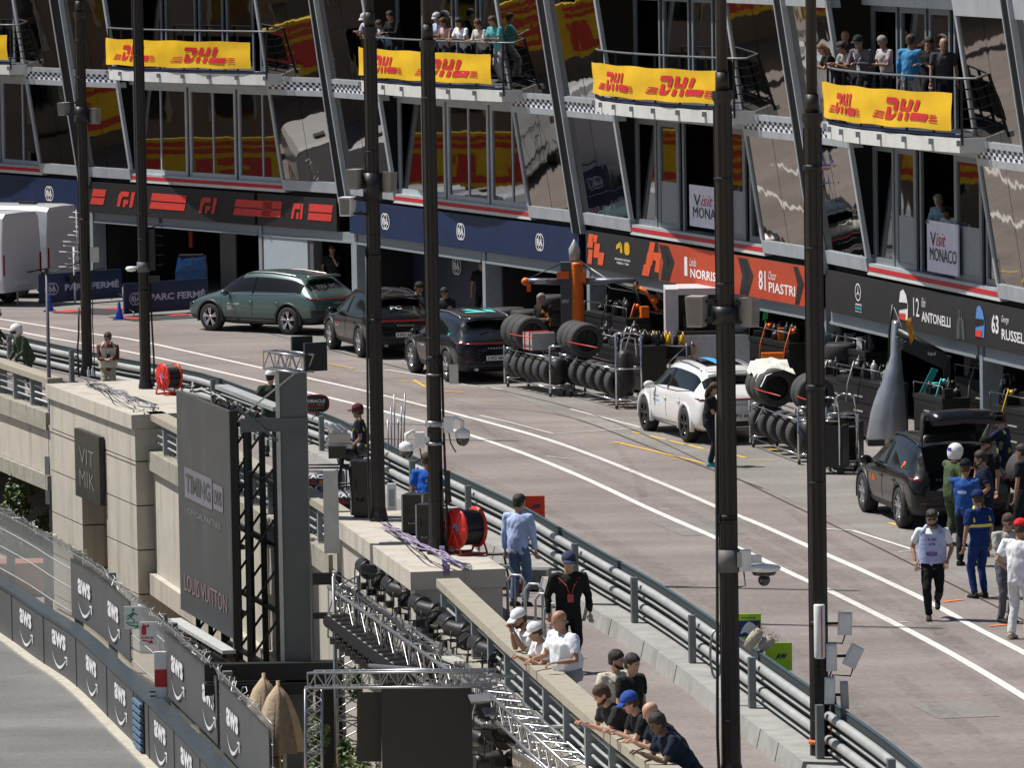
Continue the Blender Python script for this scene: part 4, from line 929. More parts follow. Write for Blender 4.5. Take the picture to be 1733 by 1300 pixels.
def person(label,px,py,zf,yaw,pose='stand',shirt=(.5,.5,.5),pants=(.02,.02,.03),hair='br',skin='l',sleeve='short',cap=None,long_hair=False,bald=False,h=1.78,w=1.1,glasses=False,shoes=(.03,.03,.03),vest=None,band=None,helmet=None,lanyard=None,text=None,beard=False,group=None,headyaw=0.0,bag=None,over=None,pattern=None,tcol=None,tback=True,woff=None):
    P=dict(POSES[pose]); h*=1.03
    if over: P.update(over)
    k=h/1.76; b_=P['b']; hz=P.get('hz',.93)*k
    hip=V((0,0,hz)); up=V((sin(b_),0,cos(b_))); fwd=V((cos(b_),0,-sin(b_)))
    sh=hip+up*.5*k; hb=b_*.45+P['hp']; hup=V((sin(hb),0,cos(hb))); neck=sh+up*.05*k+fwd*.01; hc=neck+hup*.148*k+V((.015,0,0))
    top=hc+V((0,0,.125*k))+ (V((0,0,.02)) if cap else V((0,0,.01)))
    R=Matrix.Rotation(yaw,3,'Z')
    base=gp(px,py,zf+top.z) if woff is None else wall(tfor(px,zf+top.z,woff+.2),0,woff+.2)
    base=base-R@V((top.x,0,0)); base.z=zf
    root=T('person',label,'person',base,yaw,group)
    SL=sh+V((0,.185*k*w,0))-up*.02; SR=sh-V((0,.185*k*w,0))-up*.02
    WL=V(P['wl'])*k; WR=V(P['wr'])*k
    EL,WL=ik(SL,WL,.29*k,.26*k,P.get('eh',(-.6,.5,-.7))); e2=P.get('eh',(-.6,.5,-.7)); ER,WR=ik(SR,WR,.29*k,.26*k,(e2[0],-e2[1],e2[2]))
    HL=hip+V((0,.09*k,-.02)); HR=hip+V((0,-.09*k,-.02))
    AL=V(P['al'])*k; AR=V(P['ar'])*k
    KL,AL=ik(HL,AL,.43*k,.42*k,(1,.1,0)); KR,AR=ik(HR,AR,.43*k,.42*k,(1,-.1,0))
    RH=Matrix((( cos(hb)*cos(headyaw),-sin(headyaw),sin(hb)),(cos(hb)*sin(headyaw),cos(headyaw),0),(-sin(hb),0,cos(hb)))) 
    hd=lambda x,y,z:hc+RH@V((x*k*1.05,y*k*1.08,z*k*1.03))
    # body (head, neck, trunk, arms, legs)
    b=B()
    hr=[]
    for z,rx,ry,ox in((-.125,.03,.028,.03),(-.115,.05,.042,.028),(-.09,.068,.055,.015),(-.05,.082,.066,.004),(0,.094,.075,0),(.045,.097,.078,-.003),(.08,.086,.07,-.005),(.108,.058,.05,-.006),(.122,.02,.02,-.006)):
        hr.append([hd(ox+rx*cos(a)*(1 if cos(a)>0 else 1.05),ry*sin(a),z) for a in[2*PI*i/14 for i in range(14)]])
    b.loft(hr)
    b.sph(hd(.095,0,-.02),.02*k,.014*k,.026*k,8); b.sph(hd(.0,.078,-.015),.018*k,.012*k,.03*k,8); b.sph(hd(0,-.078,-.015),.018*k,.012*k,.03*k,8); b.sph(hd(.075,0,-.075),.018*k,.022*k,.01*k,8); b.sph(hd(.085,0,.012),.014,.05*k,.012,8)
    b.tube(sh-up*.04,hd(-.01,0,-.07),.062*k,.055*k,10)
    b.path([hip-up*.02,hip+up*.2*k,hip+up*.42*k,sh],[.1*k,.085*k,.085*k,.045*k],12)
    for s_,e,w_ in((SL,EL,WL),(SR,ER,WR)):
        b.path([sh.lerp(s_,.5),s_,s_.lerp(e,.5),e,e.lerp(w_,.35),w_.lerp(e,.03)],[.05*k,.054*k,.047*k,.039*k,.038*k,.025*k],10)
    for h_,kn,an in((HL,KL,AL),(HR,KR,AR)):
        b.path([h_,kn,kn.lerp(an,.35),an],[.075*k,.052*k,.052*k,.036*k],10)
    # hands
    ex=B()
    for s_,e,w_ in((1,EL,WL),(-1,ER,WR)):
        d=(w_-e).normalized(); side=V((0,s_,0)); side=(side-side.dot(d)*d).normalized(); nrm=d.cross(side)*s_
        if nrm.z>0 and abs(nrm.z)>.3: nrm=-nrm
        pc=w_+d*.05*k; Rm=Matrix((d,side,nrm)).transposed()
        b.sph(pc,.052*k,.04*k,.018*k,10,R=Rm)
        for i,(o_,ln) in enumerate(((-.03,.062),(-.01,.075),(.01,.08),(.03,.07))):
            r0=pc+d*.035*k+side*o_*k; q1=r0+d*ln*.45*k+nrm*.012; q2=q1+d*ln*.3*k+nrm*.028; q3=q2+nrm*.02+d*.004
            ex.path([r0,q1,q2,q3],[.0095*k,.0088*k,.008*k,.006*k],6)
        th=pc-side*.03*k*1-d*.015*k; ex.path([th,th-side*.022*k+d*.025*k+nrm*.01,th-side*.02*k+d*.055*k+nrm*.022],[.012*k,.0105*k,.008*k],6)
    remesh(b,.014,'body',SK[skin],root,ex,2)
    # shirt
    sm_=fab(shirt); b=B(); q=.018
    side=V((0,1,0)); rings=[]
    for t,wy,dx in((-.1,.165,.115),(0,.17,.12),(.15,.158*w,.118*w),(.3,.175*w,.125),(.42,.19*w,.12),(.49,.15,.09),(.53,.075,.065)):
        rings.append([hip+up*t*k+fwd*(cos(a)*dx*k*w+ (.012 if t>.2 else 0))+side*(sin(a)*wy*k) for a in[2*PI*i/16 for i in range(16)]])
    b.loft(rings)
    for s_,e,w_ in((SL,EL,WL),(SR,ER,WR)):
        if sleeve=='long': b.path([sh.lerp(s_,.4),s_,s_.lerp(e,.5),e,e.lerp(w_,.5),e.lerp(w_,.95)],[.06*k,.075*k,.066*k,.057*k,.052*k,.04*k],10)
        elif sleeve=='short': b.path([sh.lerp(s_,.4),s_,s_.lerp(e,.4),s_.lerp(e,.72)],[.06*k,.076*k,.072*k,.068*k],10)
        else: b.path([sh.lerp(s_,.4),s_],[.055*k,.06*k],10)
    so_=remesh(b,.02,'shirt',sm_,root,None,4,.016)
    if pattern:
        so_.data.materials.append(fab(pattern)); rr=random.Random(int(px))
        sites=[(hip+up*rr.uniform(0,.5)+V((rr.uniform(-.15,.15),rr.uniform(-.2,.2),0)),rr.uniform(.03,.07)) for _ in range(16)]
        for pgn in so_.data.polygons:
            c=pgn.center
            for s2,rd in sites:
                if (c-s2).length<rd: pgn.material_index=1; break
    # trousers / shoes
    b=B(); rings=[]
    for t,wy,dx in((-.12,.15,.11),(-.02,.165,.118),(.07,.16,.112)):
        rings.append([hip+up*t*k*.9+fwd*(cos(a)*dx*k*w)+side*(sin(a)*wy*k*w) for a in[2*PI*i/14 for i in range(14)]])
    b.loft(rings)
    for h_,kn,an in((HL,KL,AL),(HR,KR,AR)): b.path([h_+V((0,0,.0)),h_.lerp(kn,.5),kn,kn.lerp(an,.5),an+V((0,0,.0))],[.095*k,.088*k,.072*k,.064*k,.06*k],12)
    remesh(b,.02,'trousers',fab(pants),root,None,4,.014)
    for an,kn in((AL,KL),(AR,KR)):
        b=B(); tilt=max(-.6,min(.6,(an.z-.09)*-3)); f_=V((cos(tilt),0,sin(tilt))); u_=V((-sin(tilt),0,cos(tilt))); rings=[]
        for x,wy,zt in((-.07,.03,.07),(-.06,.04,.09),(0,.042,.1),(.07,.045,.075),(.14,.045,.055),(.19,.035,.04),(.205,.015,.03)):
            c=an+f_*x-u_*.085; rings.append([c+side*wy*yy+u_*zz for yy,zz in((-1,0),(1,0),(1.0,zt*.6),(.5,zt),(-.5,zt),(-1.0,zt*.6))])
        b.loft(rings); b.o('shoe',fab(shoes),root)
    # hair / headwear
    hm=HA[hair]
    if not bald:
        b=B(); rg=[]
        for z,rx,ry,ox in((-.07,.06,.06,-.045),(-.03,.085,.082,-.022),(.02,.1,.087,-.012),(.06,.108,.09,-.004),(.1,.09,.075,-.003),(.13,.05,.045,-.004),(.138,.015,.015,-.004)):
            rg.append([hd(ox+rx*cos(a),ry*sin(a),z) for a in[2*PI*i/14 for i in range(14)]])
        b.loft(rg)
        if long_hair:
            for y in(-.06,-.02,.02,.06): b.path([hd(-.05,y,.05),hd(-.1,y*1.3,-.05),hd(-.1,y*1.6,-.18),hd(-.08,y*1.5,-.27)],[.04,.045,.04,.015],7)
        remesh(b,.014,'hair',hm,root,None,2,.01)
    else:
        b=B(); b.path([hd(-.05+.02*cos(a)*0-.045*cos(a),.078*sin(a),-.03) for a in[-1.3,-.8,0,.8,1.3]],.018,6); b.o('hair',hm,root)
    if beard:
        b=B(); b.path([hd(.0,.07,-.05),hd(.05,.05,-.09),hd(.085,0,-.1),hd(.05,-.05,-.09),hd(0,-.07,-.05)],.022,7); b.o('beard',hm,root)
    if cap:
        b=B(); rg=[]
        for z,r,ox in((.035,.112,-.005),(.06,.112,-.005),(.1,.098,-.006),(.13,.07,-.006),(.147,.03,-.006),(.15,.005,-.006)):
            rg.append([hd(ox+r*cos(a),r*.86*sin(a),z) for a in[2*PI*i/16 for i in range(16)]])
        b.loft(rg); b.loft([[hd(.07,y,.045),hd(.19-abs(y)*.6,y,.03-abs(y)*.2),hd(.19-abs(y)*.6,y,.02-abs(y)*.2),hd(.07,y,.035)] for y in(-.085,-.05,0,.05,.085)]); b.o('cap',fab(cap),root)
    if helmet:
        b=B(); rg=[]
        for z,r,ox in((-.12,.1,-.02),(-.06,.125,-.015),(.0,.14,-.005),(.06,.135,-.003),(.11,.105,-.003),(.145,.06,-.003),(.155,.01,-.003)): rg.append([hd(ox+r*cos(a),r*.9*sin(a),z) for a in[2*PI*i/18 for i in range(18)]])
        b.loft(rg); ho=b.o('helmet',WHT,root); b=B(); b.loft([[hd(.138*cos(a)+.006,.128*sin(a),z) for z in(-.045,.03)] for a in[-1.1+2.2*i/8 for i in range(9)]],closed=False,cap=False); b.o('visor',BLK,ho)
        b=B(); b.loft([[hd(-.138*cos(a)-.012,.128*sin(a),z) for z in(.02,.07)] for a in[-.35+.7*i/4 for i in range(5)]],closed=False,cap=False); b.o('helmet_sticker',fab((.05,.05,.25)),ho)
    # face
    b=B()
    for y in(-.032,.032): b.sph(hd(.089,y,.0),.008,.014,.007,6)
    b.o('eyes',BLK,root)
    if glasses:
        b=B(); 
        for y in(-.034,.034): b.sph(hd(.098,y,-.002),.008,.03,.02,10)
        b.path([hd(.0,.082,.005),hd(.09,.06,.004),hd(.1,0,.008),hd(.09,-.06,.004),hd(0,-.082,.005)],.004,4); b.o('sunglasses',BLK,root)
    tz=lambda t,a,o_=.0:hip+up*t*k+fwd*(cos(a)*(.125*k*w+o_)+.012)+side*(sin(a)*(.185*k*w+o_))
    if vest:
        b=B(); 
        rings=[[tz(t,2*PI*i/18,.02) for i in range(18)] for t in(.0,.15,.3,.42,.47)]
        b.loft(rings,cap=False); 
        for s_ in(-1,1): b.path([tz(.46,s_*.9,.01),sh+V((0,s_*.09,.07)),tz(.46,PI-s_*.9,.01)],.03,6)
        b.o('vest',fab(vest),root)
    if band:
        b=B()
        for t in band[1]: b.loft([[tz(t,2*PI*i/20,.028) for i in range(20)],[tz(t+.05,2*PI*i/20,.028) for i in range(20)]],cap=False)
        for s_ in(-1,1): 
            b.path([tz(.33,s_*.8,.02),sh+V((0,s_*.1,.075)),tz(.33,PI-s_*.8,.02)],.02,5)
        b.o('reflective_band',fab(band[0]),root)
    if lanyard:
        b=B(); b.path([tz(.5,PI*.4,-.03),tz(.38,.25,.02),tz(.22,0,.03),tz(.38,-.25,.02),tz(.5,-PI*.4,-.03)],.008,4); b.cb(tz(.2,0,.035),.01,.09,.12); b.o('lanyard',fab(lanyard),root)
    if text:
        b=B(); fr=PI if tback else 0
        for (s2,u0,u1,v0,v1) in text:
            sg=-1 if not tback else 1
            puttext(b,s2,lambda u,v:tz(v,fr+(u-.5)*(-1.1 if tback else 1.1)*(1),.032 if vest else .02),u0,u1,v0,v1,0,.03)
        b.o('lettering',fab(tcol or (.8,.8,.8)),root)
    if bag=='backpack':
        b=B(); c=hip+up*.3*k-fwd*.2*k; b.sph(c,.1,.15,.22,12); b.o('backpack',fab((.02,.02,.025)),root)
    if bag=='phone': b=B(); b.cb((WL+WR)/2+V((.04,0,.05)),.012,.08,.15); b.o('phone',BLK,root)
    if bag=='tyre': b=B(); b.path([WL+V((.05,.1,-.2))+V((cos(a)*.2,0,sin(a)*.2)) for a in[2*PI*i/12 for i in range(13)]],.05,8); b.o('held_bag',BLK,root)
    return root
W_=(.75,.76,.8)
CAMY=-PI/2
def yw(deg): return rad(deg)
N1=(.015,.02,.035)
# --- leaning on the concrete handrail, lower centre (rail faces -x,-y) ---
RY=yw(-145)
person('person in a white tee and white cap resting hands near the mouth at the handrail',878,1030,0,yw(-150),'lean',W_,(.1,.1,.12),cap=(.75,.76,.8),skin='t',beard=True,over=dict(wl=(.5,.05,1.3),wr=(.5,-.03,1.28)),group='people leaning on the handrail',w=1.2)
person('person in white tee, white cap and pink lanyard bent over the handrail',905,1053,0,yw(-158),'lean',W_,(.1,.1,.12),cap=(.75,.76,.8),skin='t',lanyard=(.5,.03,.08),h=1.72,group='people leaning on the handrail',w=1.2)
person('stocky bald person in a white polo with one hand on the handrail',946,1033,0,yw(-150),'leanup',(.72,.76,.85),(.3,.32,.35),bald=True,hair='gr',skin='t',w=1.38,h=1.88,over=dict(b=.16,wr=(.42,-.2,1.1),wl=(.35,.28,1.1)),group='people leaning on the handrail')
person('person in a cream polo with dark beard looking away behind the leaning people',1043,1100,0,yw(-60),'stand',(.6,.56,.48),(.1,.1,.11),hair='bk',beard=True,lanyard=(.1,.1,.1),headyaw=.6)
person('person in a black tee standing behind the cream polo',1070,1106,0,yw(-40),'stand',(.015,.015,.015),(.02,.02,.02),hair='bk')
person('curly haired person in a charcoal tee leaning on the handrail with clasped hands',1018,1158,0,yw(-160),'lean',(.03,.03,.033),(.03,.03,.03),hair='br',beard=True,group='people leaning on the handrail',w=1.2)
person('person in a blue cap and black polo leaning on the handrail',1066,1170,0,yw(-165),'lean',(.018,.018,.02),(.03,.03,.03),cap=(.03,.08,.35),glasses=True,group='people leaning on the handrail',w=1.2)
person('bald person in a navy polo leaning behind the last person at the handrail',1101,1188,0,yw(-160),'lean',N1,(.02,.02,.03),bald=True,skin='l',group='people leaning on the handrail',w=1.2)
person('dark skinned person in a navy team polo at the near end of the handrail',1113,1206,0,yw(-160),'lean',(.012,.02,.04),(.02,.02,.03),hair='bk',skin='d',group='people leaning on the handrail',w=1.2)
# walkway
person('person in a light blue shirt and jeans seen from behind beside the red board',878,836,0,yw(60),'stand',(.42,.52,.78),(.1,.16,.28),hair='bk',sleeve='long',h=1.84,headyaw=-.5)
person('person in an all black jacket and trousers with a dark cap walking on the walkway',962,934,0,yw(-80),'walk',(.012,.012,.014),(.012,.012,.014),cap=(.04,.05,.1),sleeve='long',w=1.15,h=1.85,lanyard=(.5,.1,.1),over=dict(wl=(.08,.3,.85),wr=(.05,-.3,.85),al=(-.1,.09,.12),ar=(.12,-.09,.09)))
person('person in a bright blue tee seen from behind at the lamp post',722,766,0,yw(80),'stand',(.02,.12,.55),(.02,.02,.03),hair='br',skin='t',text=[('S.',.35,.5,.33,.38)],h=1.78)
person('marshal in a dark polo with yellow stripes and red cap beside the lamp post',605,683,0,yw(175),'stand',(.015,.018,.03),(.015,.015,.02),cap=(.1,.02,.03),glasses=True,band=((.6,.75,.05),(.02,)),skin='t',bag='tyre',over=dict(wl=(.15,.2,.95)))
person('marshal in dark green overalls behind the grey steel column',457,626,0,yw(100),'stand',(.035,.05,.035),(.035,.05,.035),hair='bk',cap=(.7,.7,.7),sleeve='long',over=dict(wl=(.1,.3,.95)))
person('person in a cream sleeveless vest over a brown shirt on the pier beside the posts',182,562,0,yw(-85),'hold',(.13,.05,.035),(.4,.38,.3),hair='br',glasses=True,vest=(.6,.58,.48),sleeve='long',lanyard=(.05,.08,.3),bag='phone',h=1.7)
person('marshal in olive overalls with a white helmet bending at the guard rail',27,549,0,yw(-150),'lean',(.06,.085,.05),(.06,.085,.05),helmet=True,sleeve='long',over=dict(b=.45,wl=(.45,.2,.9),wr=(.4,-.2,.85)))
person('marshal in olive overalls cut off by the left edge of the photo',-8,520,0,yw(0),'lean',(.06,.085,.05),(.06,.085,.05),helmet=True,sleeve='long',over=dict(b=.3,wl=(.45,.2,.9),wr=(.4,-.2,.85)))
# pit lane
person('photographer in a white shirt with a lilac press bib walking towards the camera',1577,862,0,yw(-95),'walk',W_,(.01,.01,.012),hair='bk',skin='t',beard=True,glasses=True,vest=(.42,.48,.72),tback=False,tcol=(.18,.04,.3),text=[('F1 2025',.25,.75,.36,.4),('MEDIA',.15,.85,.12,.19),('SALTIRE',.3,.7,.29,.33)],h=1.8,over=dict(al=(-.3,.07,.3),ar=(.12,-.06,.09)))
person('person with long hair in black at the rear corner of the white car',1208,647,0,yw(-10),'hold',(.015,.015,.02),(.02,.02,.03),hair='br',long_hair=True,h=1.7,shoes=(.05,.35,.4),bag='phone')
person('marshal in green overalls and a white helmet at the open tailgate',1617,752,0,yw(40),'reach',(.07,.1,.05),(.06,.085,.045),helmet=True,sleeve='long',h=1.8)
person('mechanic in a blue tee and dark trousers seen from behind at the open tailgate',1634,777,0,yw(65),'cross',(.02,.08,.3),(.012,.015,.025),cap=(.01,.01,.012),skin='t',tback=True,text=[('MICHELIN',.2,.8,.28,.33)],h=1.82)
person('marshal in a navy uniform with yellow stripes and navy cap beside the black car',1654,829,0,yw(120),'stand',(.01,.03,.13),(.01,.03,.13),cap=(.01,.025,.1),skin='t',band=((.75,.65,.15),(.24,)),h=1.76)
person('bearded person in a navy team polo facing the blue tee',1660,762,0,yw(170),'hipb',(.01,.015,.04),(.01,.012,.02),hair='bk',beard=True,w=1.15,h=1.84,skin='t',pattern=(.05,.06,.1))
person('person in a black cap and black tee behind the raised tailgate',1668,738,0,yw(-140),'stand',(.01,.01,.012),(.01,.01,.012),cap=(.008,.008,.009),skin='t',beard=True,w=1.1,h=1.84)
person('mechanic in a navy shirt with yellow patches behind the raised tailgate',1692,697,0,yw(160),'reach',(.01,.018,.05),(.012,.015,.03),hair='br',pattern=(.2,.22,.1),h=1.8)
person('person with brown hair in a grey shirt at the right edge',1706,869,0,yw(-60),'hold',(.4,.4,.38),(.1,.1,.12),hair='br',glasses=True,skin='t',h=1.74)
person('person in a red cap, white tee and white jeans at the right edge',1727,878,0,yw(60),'hipb',W_,(.62,.62,.64),cap=(.6,.02,.03),skin='t',w=1.15,h=1.86,shoes=(.4,.33,.27))
person('person in dark clothes cut off by the right edge beside the black car',1729,752,0,yw(150),'stand',(.012,.013,.016),(.012,.013,.016),hair='bk',skin='t')
# garages
person('person in a green polo and dark cap standing between the black cars',709,477,0,yw(-20),'hold',(.2,.27,.22),(.02,.02,.03),cap=(.04,.035,.03),skin='t',h=1.82)
person('person in a patterned black team shirt and sunglasses between the dark cars',752,486,0,yw(-110),'hold',(.015,.015,.02),(.02,.02,.02),hair='bk',glasses=True,skin='t',pattern=(.25,.2,.2),h=1.74)
person('person in black standing inside the shaded navy garage',815,456,0,yw(-100),'stand',(.012,.012,.014),(.012,.012,.014),hair='br',skin='t',h=1.8,woff=-1.2)
person('person in black with arms raised in the dark doorway',562,430,0,yw(-100),'face',(.012,.012,.014),(.012,.012,.014),hair='bk',skin='t',woff=-.6)
person('grey haired mechanic in an orange and black patterned shirt by the orange gantry',916,496,0,yw(-130),'hold',(.02,.018,.016),(.015,.015,.015),hair='gr',skin='t',pattern=(.7,.25,.02),h=1.8)
person('mechanic in dark clothes bending among the orange garage gear',1118,487,0,yw(-170),'leanup',(.02,.02,.022),(.02,.02,.022),hair='gr',skin='t',pattern=(.5,.12,.02))
# --- balconies (floor 6.7) ---
zb=6.86
bg='spectators on the balcony behind the middle pair of posts'
for a in [('spectator in a grey cap and pale blue shirt hidden partly by the left middle post',617,14,'lean',(.5,.55,.7),dict(cap=(.5,.5,.55))),
  ('young spectator in a light blue shirt beside the post on the crowded balcony',641,22,'lean',(.35,.45,.65),dict(hair='br',h=1.6)),
  ('spectator in a black jacket leaning far over the rail of the crowded balcony',660,18,'leanup',(.012,.012,.014),dict(hair='bk',sleeve='long',w=1.15)),
  ('spectator in a pale grey cap and blue shirt right of the middle post',739,13,'leanup',(.4,.5,.7),dict(cap=(.45,.47,.5))),
  ('spectator with sunglasses in a sleeveless pink top',750,24,'leanup',(.55,.35,.33),dict(hair='br',glasses=True,long_hair=True,h=1.66,sleeve='none')),
  ('spectator in a loose white blouse with sunglasses on the head',776,20,'leanup',(.75,.77,.85),dict(hair='bk',long_hair=True,h=1.68,sleeve='short')),
  ('spectator in a pale grey cardigan with curly hair',808,20,'leanup',(.5,.47,.45),dict(hair='br',sleeve='long',h=1.66)),
  ('spectator in a teal polo at the right end of the crowded balcony',833,20,'leanup',(.1,.38,.42),dict(hair='br',h=1.76,pants=(.35,.35,.38)))]:
    lb,x,y,po,sc_,kw=a; person(lb,x,y,zb,yw(-140),po,sc_,skin='t',group=bg,woff=.95,**kw)
bg='spectators on the rightmost balcony'
for a in [('spectator with long brown hair hanging over the left end of the rightmost balcony',1391,72,-170,'lean',(.02,.02,.02),dict(hair='fa',long_hair=True,h=1.66)),
  ('spectator in a grey tee resting both arms on the rail of the rightmost balcony',1424,62,-150,'lean',(.3,.3,.3),dict(hair='bk',glasses=True,h=1.74)),
  ('bald spectator behind the grey tee on the rightmost balcony',1430,60,-120,'stand',(.03,.03,.04),dict(bald=True,h=1.78)),
  ('spectator in a dark cap and grey blazer over a white shirt',1452,58,-130,'leanup',(.12,.11,.13),dict(cap=(.02,.025,.03),sleeve='long',vest=None,lanyard=(.6,.6,.7),h=1.8)),
  ('spectator in a pale checked shirt standing back from the rail',1493,66,-150,'hold',(.42,.38,.4),dict(hair='gr',h=1.74)),
  ('spectator in a bright blue shirt with back turned',1541,59,60,'stand',(.06,.25,.5),dict(hair='br',sleeve='long',h=1.8,pants=(.5,.48,.42))),
  ('spectator all in black with folded arms beside the blue shirt',1572,57,-120,'cross',(.01,.01,.012),dict(hair='bk',sleeve='long',h=1.78)),
  ('bald spectator at the back of the rightmost balcony',1597,57,-90,'stand',(.05,.05,.055),dict(bald=True,h=1.78))]:
    lb,x,y,ya,po,sc_,kw=a; person(lb,x,y,zb,yw(ya),po,sc_,skin='t',group=bg,woff=.95 if po[:4]=='lean' else .45,**kw)
person('person in a pale blue shirt leaning out above the right hand poster',1588,329,3.5,yw(-130),'leanup',(.16,.28,.38),hair='gr',skin='t',group='people above the poster',woff=-.35,over=dict(b=.4))
person('person in a white tee bent over the edge of the right hand poster',1600,352,3.5,yw(-140),'lean',W_,hair='bk',skin='t',long_hair=True,h=1.66,group='people above the poster',woff=-.35,over=dict(b=.75))
# ======================= LAMP POSTS AND WHAT HANGS ON THEM =======================
BRN=M('brown_painted_steel',(.016,.0125,.011),.5,.1,.2,3); GBX=M('weathered_grey_box',(.3,.28,.26),.7,0,.1,5); SMB=M('smoked_dome',(.006,.006,.007),.08,0,0,spec=.9,coat=.5)
POST=[]
def post(px,py,z,zs,label,r=.108,ru=.075,base=True):
    p=gp(px,py,z); root=T('lamp_post',label,'lamp post',p,0,'tall brown lamp posts'); n=12
    b=B(); prof=[(r*1.5,0),(r*1.5,.06),(r*1.15,.25),(r*1.08,1.2),(r,4),(r*.98,zs-z-.15),(r*1.25,zs-z-.1),(r*1.25,zs-z)]
    if not base: prof=prof[2:]
    b.lathe(prof,n=n,sm=False); 
    for a in range(0,n,2): t=2*PI*a/n; b.box(cos(t)*r*1.0-.012,cos(t)*r*1.0+.012,sin(t)*r*1.0-.012,sin(t)*r*1.0+.012,.3,zs-z-.2)
    b.o('shaft',BRN,root)
    b=B(); b.lathe([(ru,zs-z),(ru*.9,15-z)],n=10,sm=True); b.lathe([(ru*1.25,zs-z+.002),(ru*1.2,zs-z+.25)],n=10); b.o('upper_shaft',BRN,root)
    rr=random.Random(int(px)); b=B()
    for q in range(6):
        z_=rr.uniform(.6,zs-z-.5); b.lathe([(r*1.12,z_),(r*1.12,z_+rr.choice((.02,.03,.08)))],n=12)
    b.o('cable_ties',DKM,root)
    POST.append((p,root)); return p
post(148,634,RZ,9.3,'slim brown lamp post at the far left, beside the person in the cream vest')
post(247,658,RZ,9.9,'brown lamp post beside the red cable reel at the end of the far pier')
post(641,882,RZ,9.65,'brown lamp post with grey speakers, left one of the middle pair')
post(739,938,RZ,9.55,'brown lamp post with two dome cameras, right one of the middle pair')
post(1238,1322,0,9.3,'brown lamp post with a white dish camera and speakers high up',.116)
post(1388,1312,0,8.97,'brown lamp post carrying white antennas and orange straps, nearest the right edge',.116)
def pat(i,px,py,off=0): return dp(px,py,POST[i][0].y-off)
def ringz(i,y0,y1,mat,name,r=.14):
    p=POST[i][0]; z0,z1=zat(p,y1),zat(p,y0); b=B(); b.lathe([(r,z0-p.z),(r,z1-p.z)],n=14); return b.o(name,mat,POST[i][1])
def spk(i,px,py,wpx,hpx,label,tilt=0,mat=None):
    s_=sc(POST[i][0]); c=pat(i,px,py,.02); root=T('loudspeaker',label,'loudspeaker',c,0,'grey speaker boxes strapped to the lamp posts'); q=POST[i][0]-c; q.z=0
    w_,h_=wpx/s_,hpx/s_; b=B(); Rz=Matrix.Rotation(tilt,3,'Z')
    b.hexa([Rz@V((a*w_/2*k,y*.16*k,z)) for z,k in((-h_/2,.85),(h_/2,1)) for a,y in((-1,-1),(1,-1),(1,1),(-1,1))]); b.o('cabinet',mat or GBX,root)
    b=B(); b.hexa([Rz@V((a*w_/2*.85*k,y*.16,z)) for z,k in((-h_/2*.85,.85),(h_/2*.85,1)) for a,y in((-1,-1.03*k),(1,-1.03*k),(1,-1.01*k),(-1,-1.01*k))]) ; b.o('grille',M('grille_grey',(.2,.19,.18),.8),root)
    b=B(); 
    for dz in(-.12,.12): b.tube((0,0,dz),(q.x*.8,q.y*.8,dz*1.2),.02); b.cb((q.x*.5,q.y*.5,dz),.08,.05,.07)
    b.o('bracket',DKM,root)
spk(2,601,303,20,34,'grey speaker box left of the middle left post near the navy sign',-.4); spk(2,657,308,16,34,'narrow grey speaker box right of the middle left post',.7); ringz(2,292,338,DKM,'clamp_band',.17)
spk(4,1179,527,30,52,'large grey speaker box left of the thick post over the white cabinet',-.3); spk(4,1266,529,20,48,'large grey speaker box right of the thick post over the white cabinet',.7); ringz(4,518,548,DKM,'clamp_band',.18)
spk(0,108,184,13,22,'small grey speaker box left of the far left lamp post',-.4); spk(0,160,196,12,26,'small grey speaker box right of the far left lamp post',.6); ringz(0,180,206,DKM,'clamp_band',.17)
spk(2,588,349,22,32,'white floodlight box by the junction of the red and navy signs',-.3,WHT)
for i,y0,y1 in((3,712,722),(3,748,753)): ringz(i,y0,y1,ALU,'strap',.15)
ringz(4,930,968,M('grey_strap',(.12,.12,.125),.6),'strap',.16); ringz(5,1252,1259,ORG,'orange_strap',.15); ringz(5,1296,1301,ORG,'orange_strap',.15); ringz(1,443,460,M('grey_strap',(.12,.12,.125),.6),'strap',.14); ringz(3,632,635,ALU,'strap',.13)
def dome(i,px,py,bx,by,label,k=1.0):
    s_=sc(POST[i][0]); c=pat(i,px,py,.05); root=T('dome_camera',label,'camera',c,0,'white dome cameras on posts'); B1=pat(i,bx,by,.02)-c; P0=POST[i][0]-c
    b=B(); b.lathe([(.1*k,-.02),(.125*k,.0),(.12*k,.1),(.06*k,.14),(.02*k,.145)],n=18); b.path([(0,0,.13),(0,0,.26*k),(B1.x*.5,0,.32*k),(B1.x,B1.y,B1.z)],.035*k,8); b.cb((B1.x,B1.y,B1.z),.16*k,.14,.26*k); b.cb(((B1.x+P0.x)/2,0,B1.z),abs(P0.x-B1.x),.05,.09); b.o('housing',WHT,root)
    b=B(); b.sph((0,0,-.04),.112*k,n=16); b.o('lens_dome',SMB,root)
    b=B(); b.path([B1+V((0,-.02,-.1)),B1+V((.03,-.03,-.3)),V((B1.x*.5,0,-.25)),V((0,0,.02))][:3],.012,5); b.o('cable',BLK,root)
dome(3,783,740,759,719,'white dome camera on the right side of the middle post, over the lane'); dome(3,688,762,710,745,'white dome camera left of the middle post, lower than its twin')
c=pat(4,1293,966,.05); root=T('dish_camera','broad white dish with a dark camera ball on the thick post','camera',c,0); P0=POST[4][0]-c
b=B(); b.lathe([(.12,-.02),(.21,.0),(.23,.04),(.2,.07),(.05,.09)],n=24); b.cb((-.2,0,.16),.34,.12,.1); b.cb((P0.x+.22,0,.14),.16,.18,.28); b.o('housing',WHT,root)
b=B(); b.lathe([(.03,-.08),(.15,-.06),(.17,-.02)],n=20); b.sph((0,0,-.13),.085,n=14); b.o('lens_ball',SMB,root)
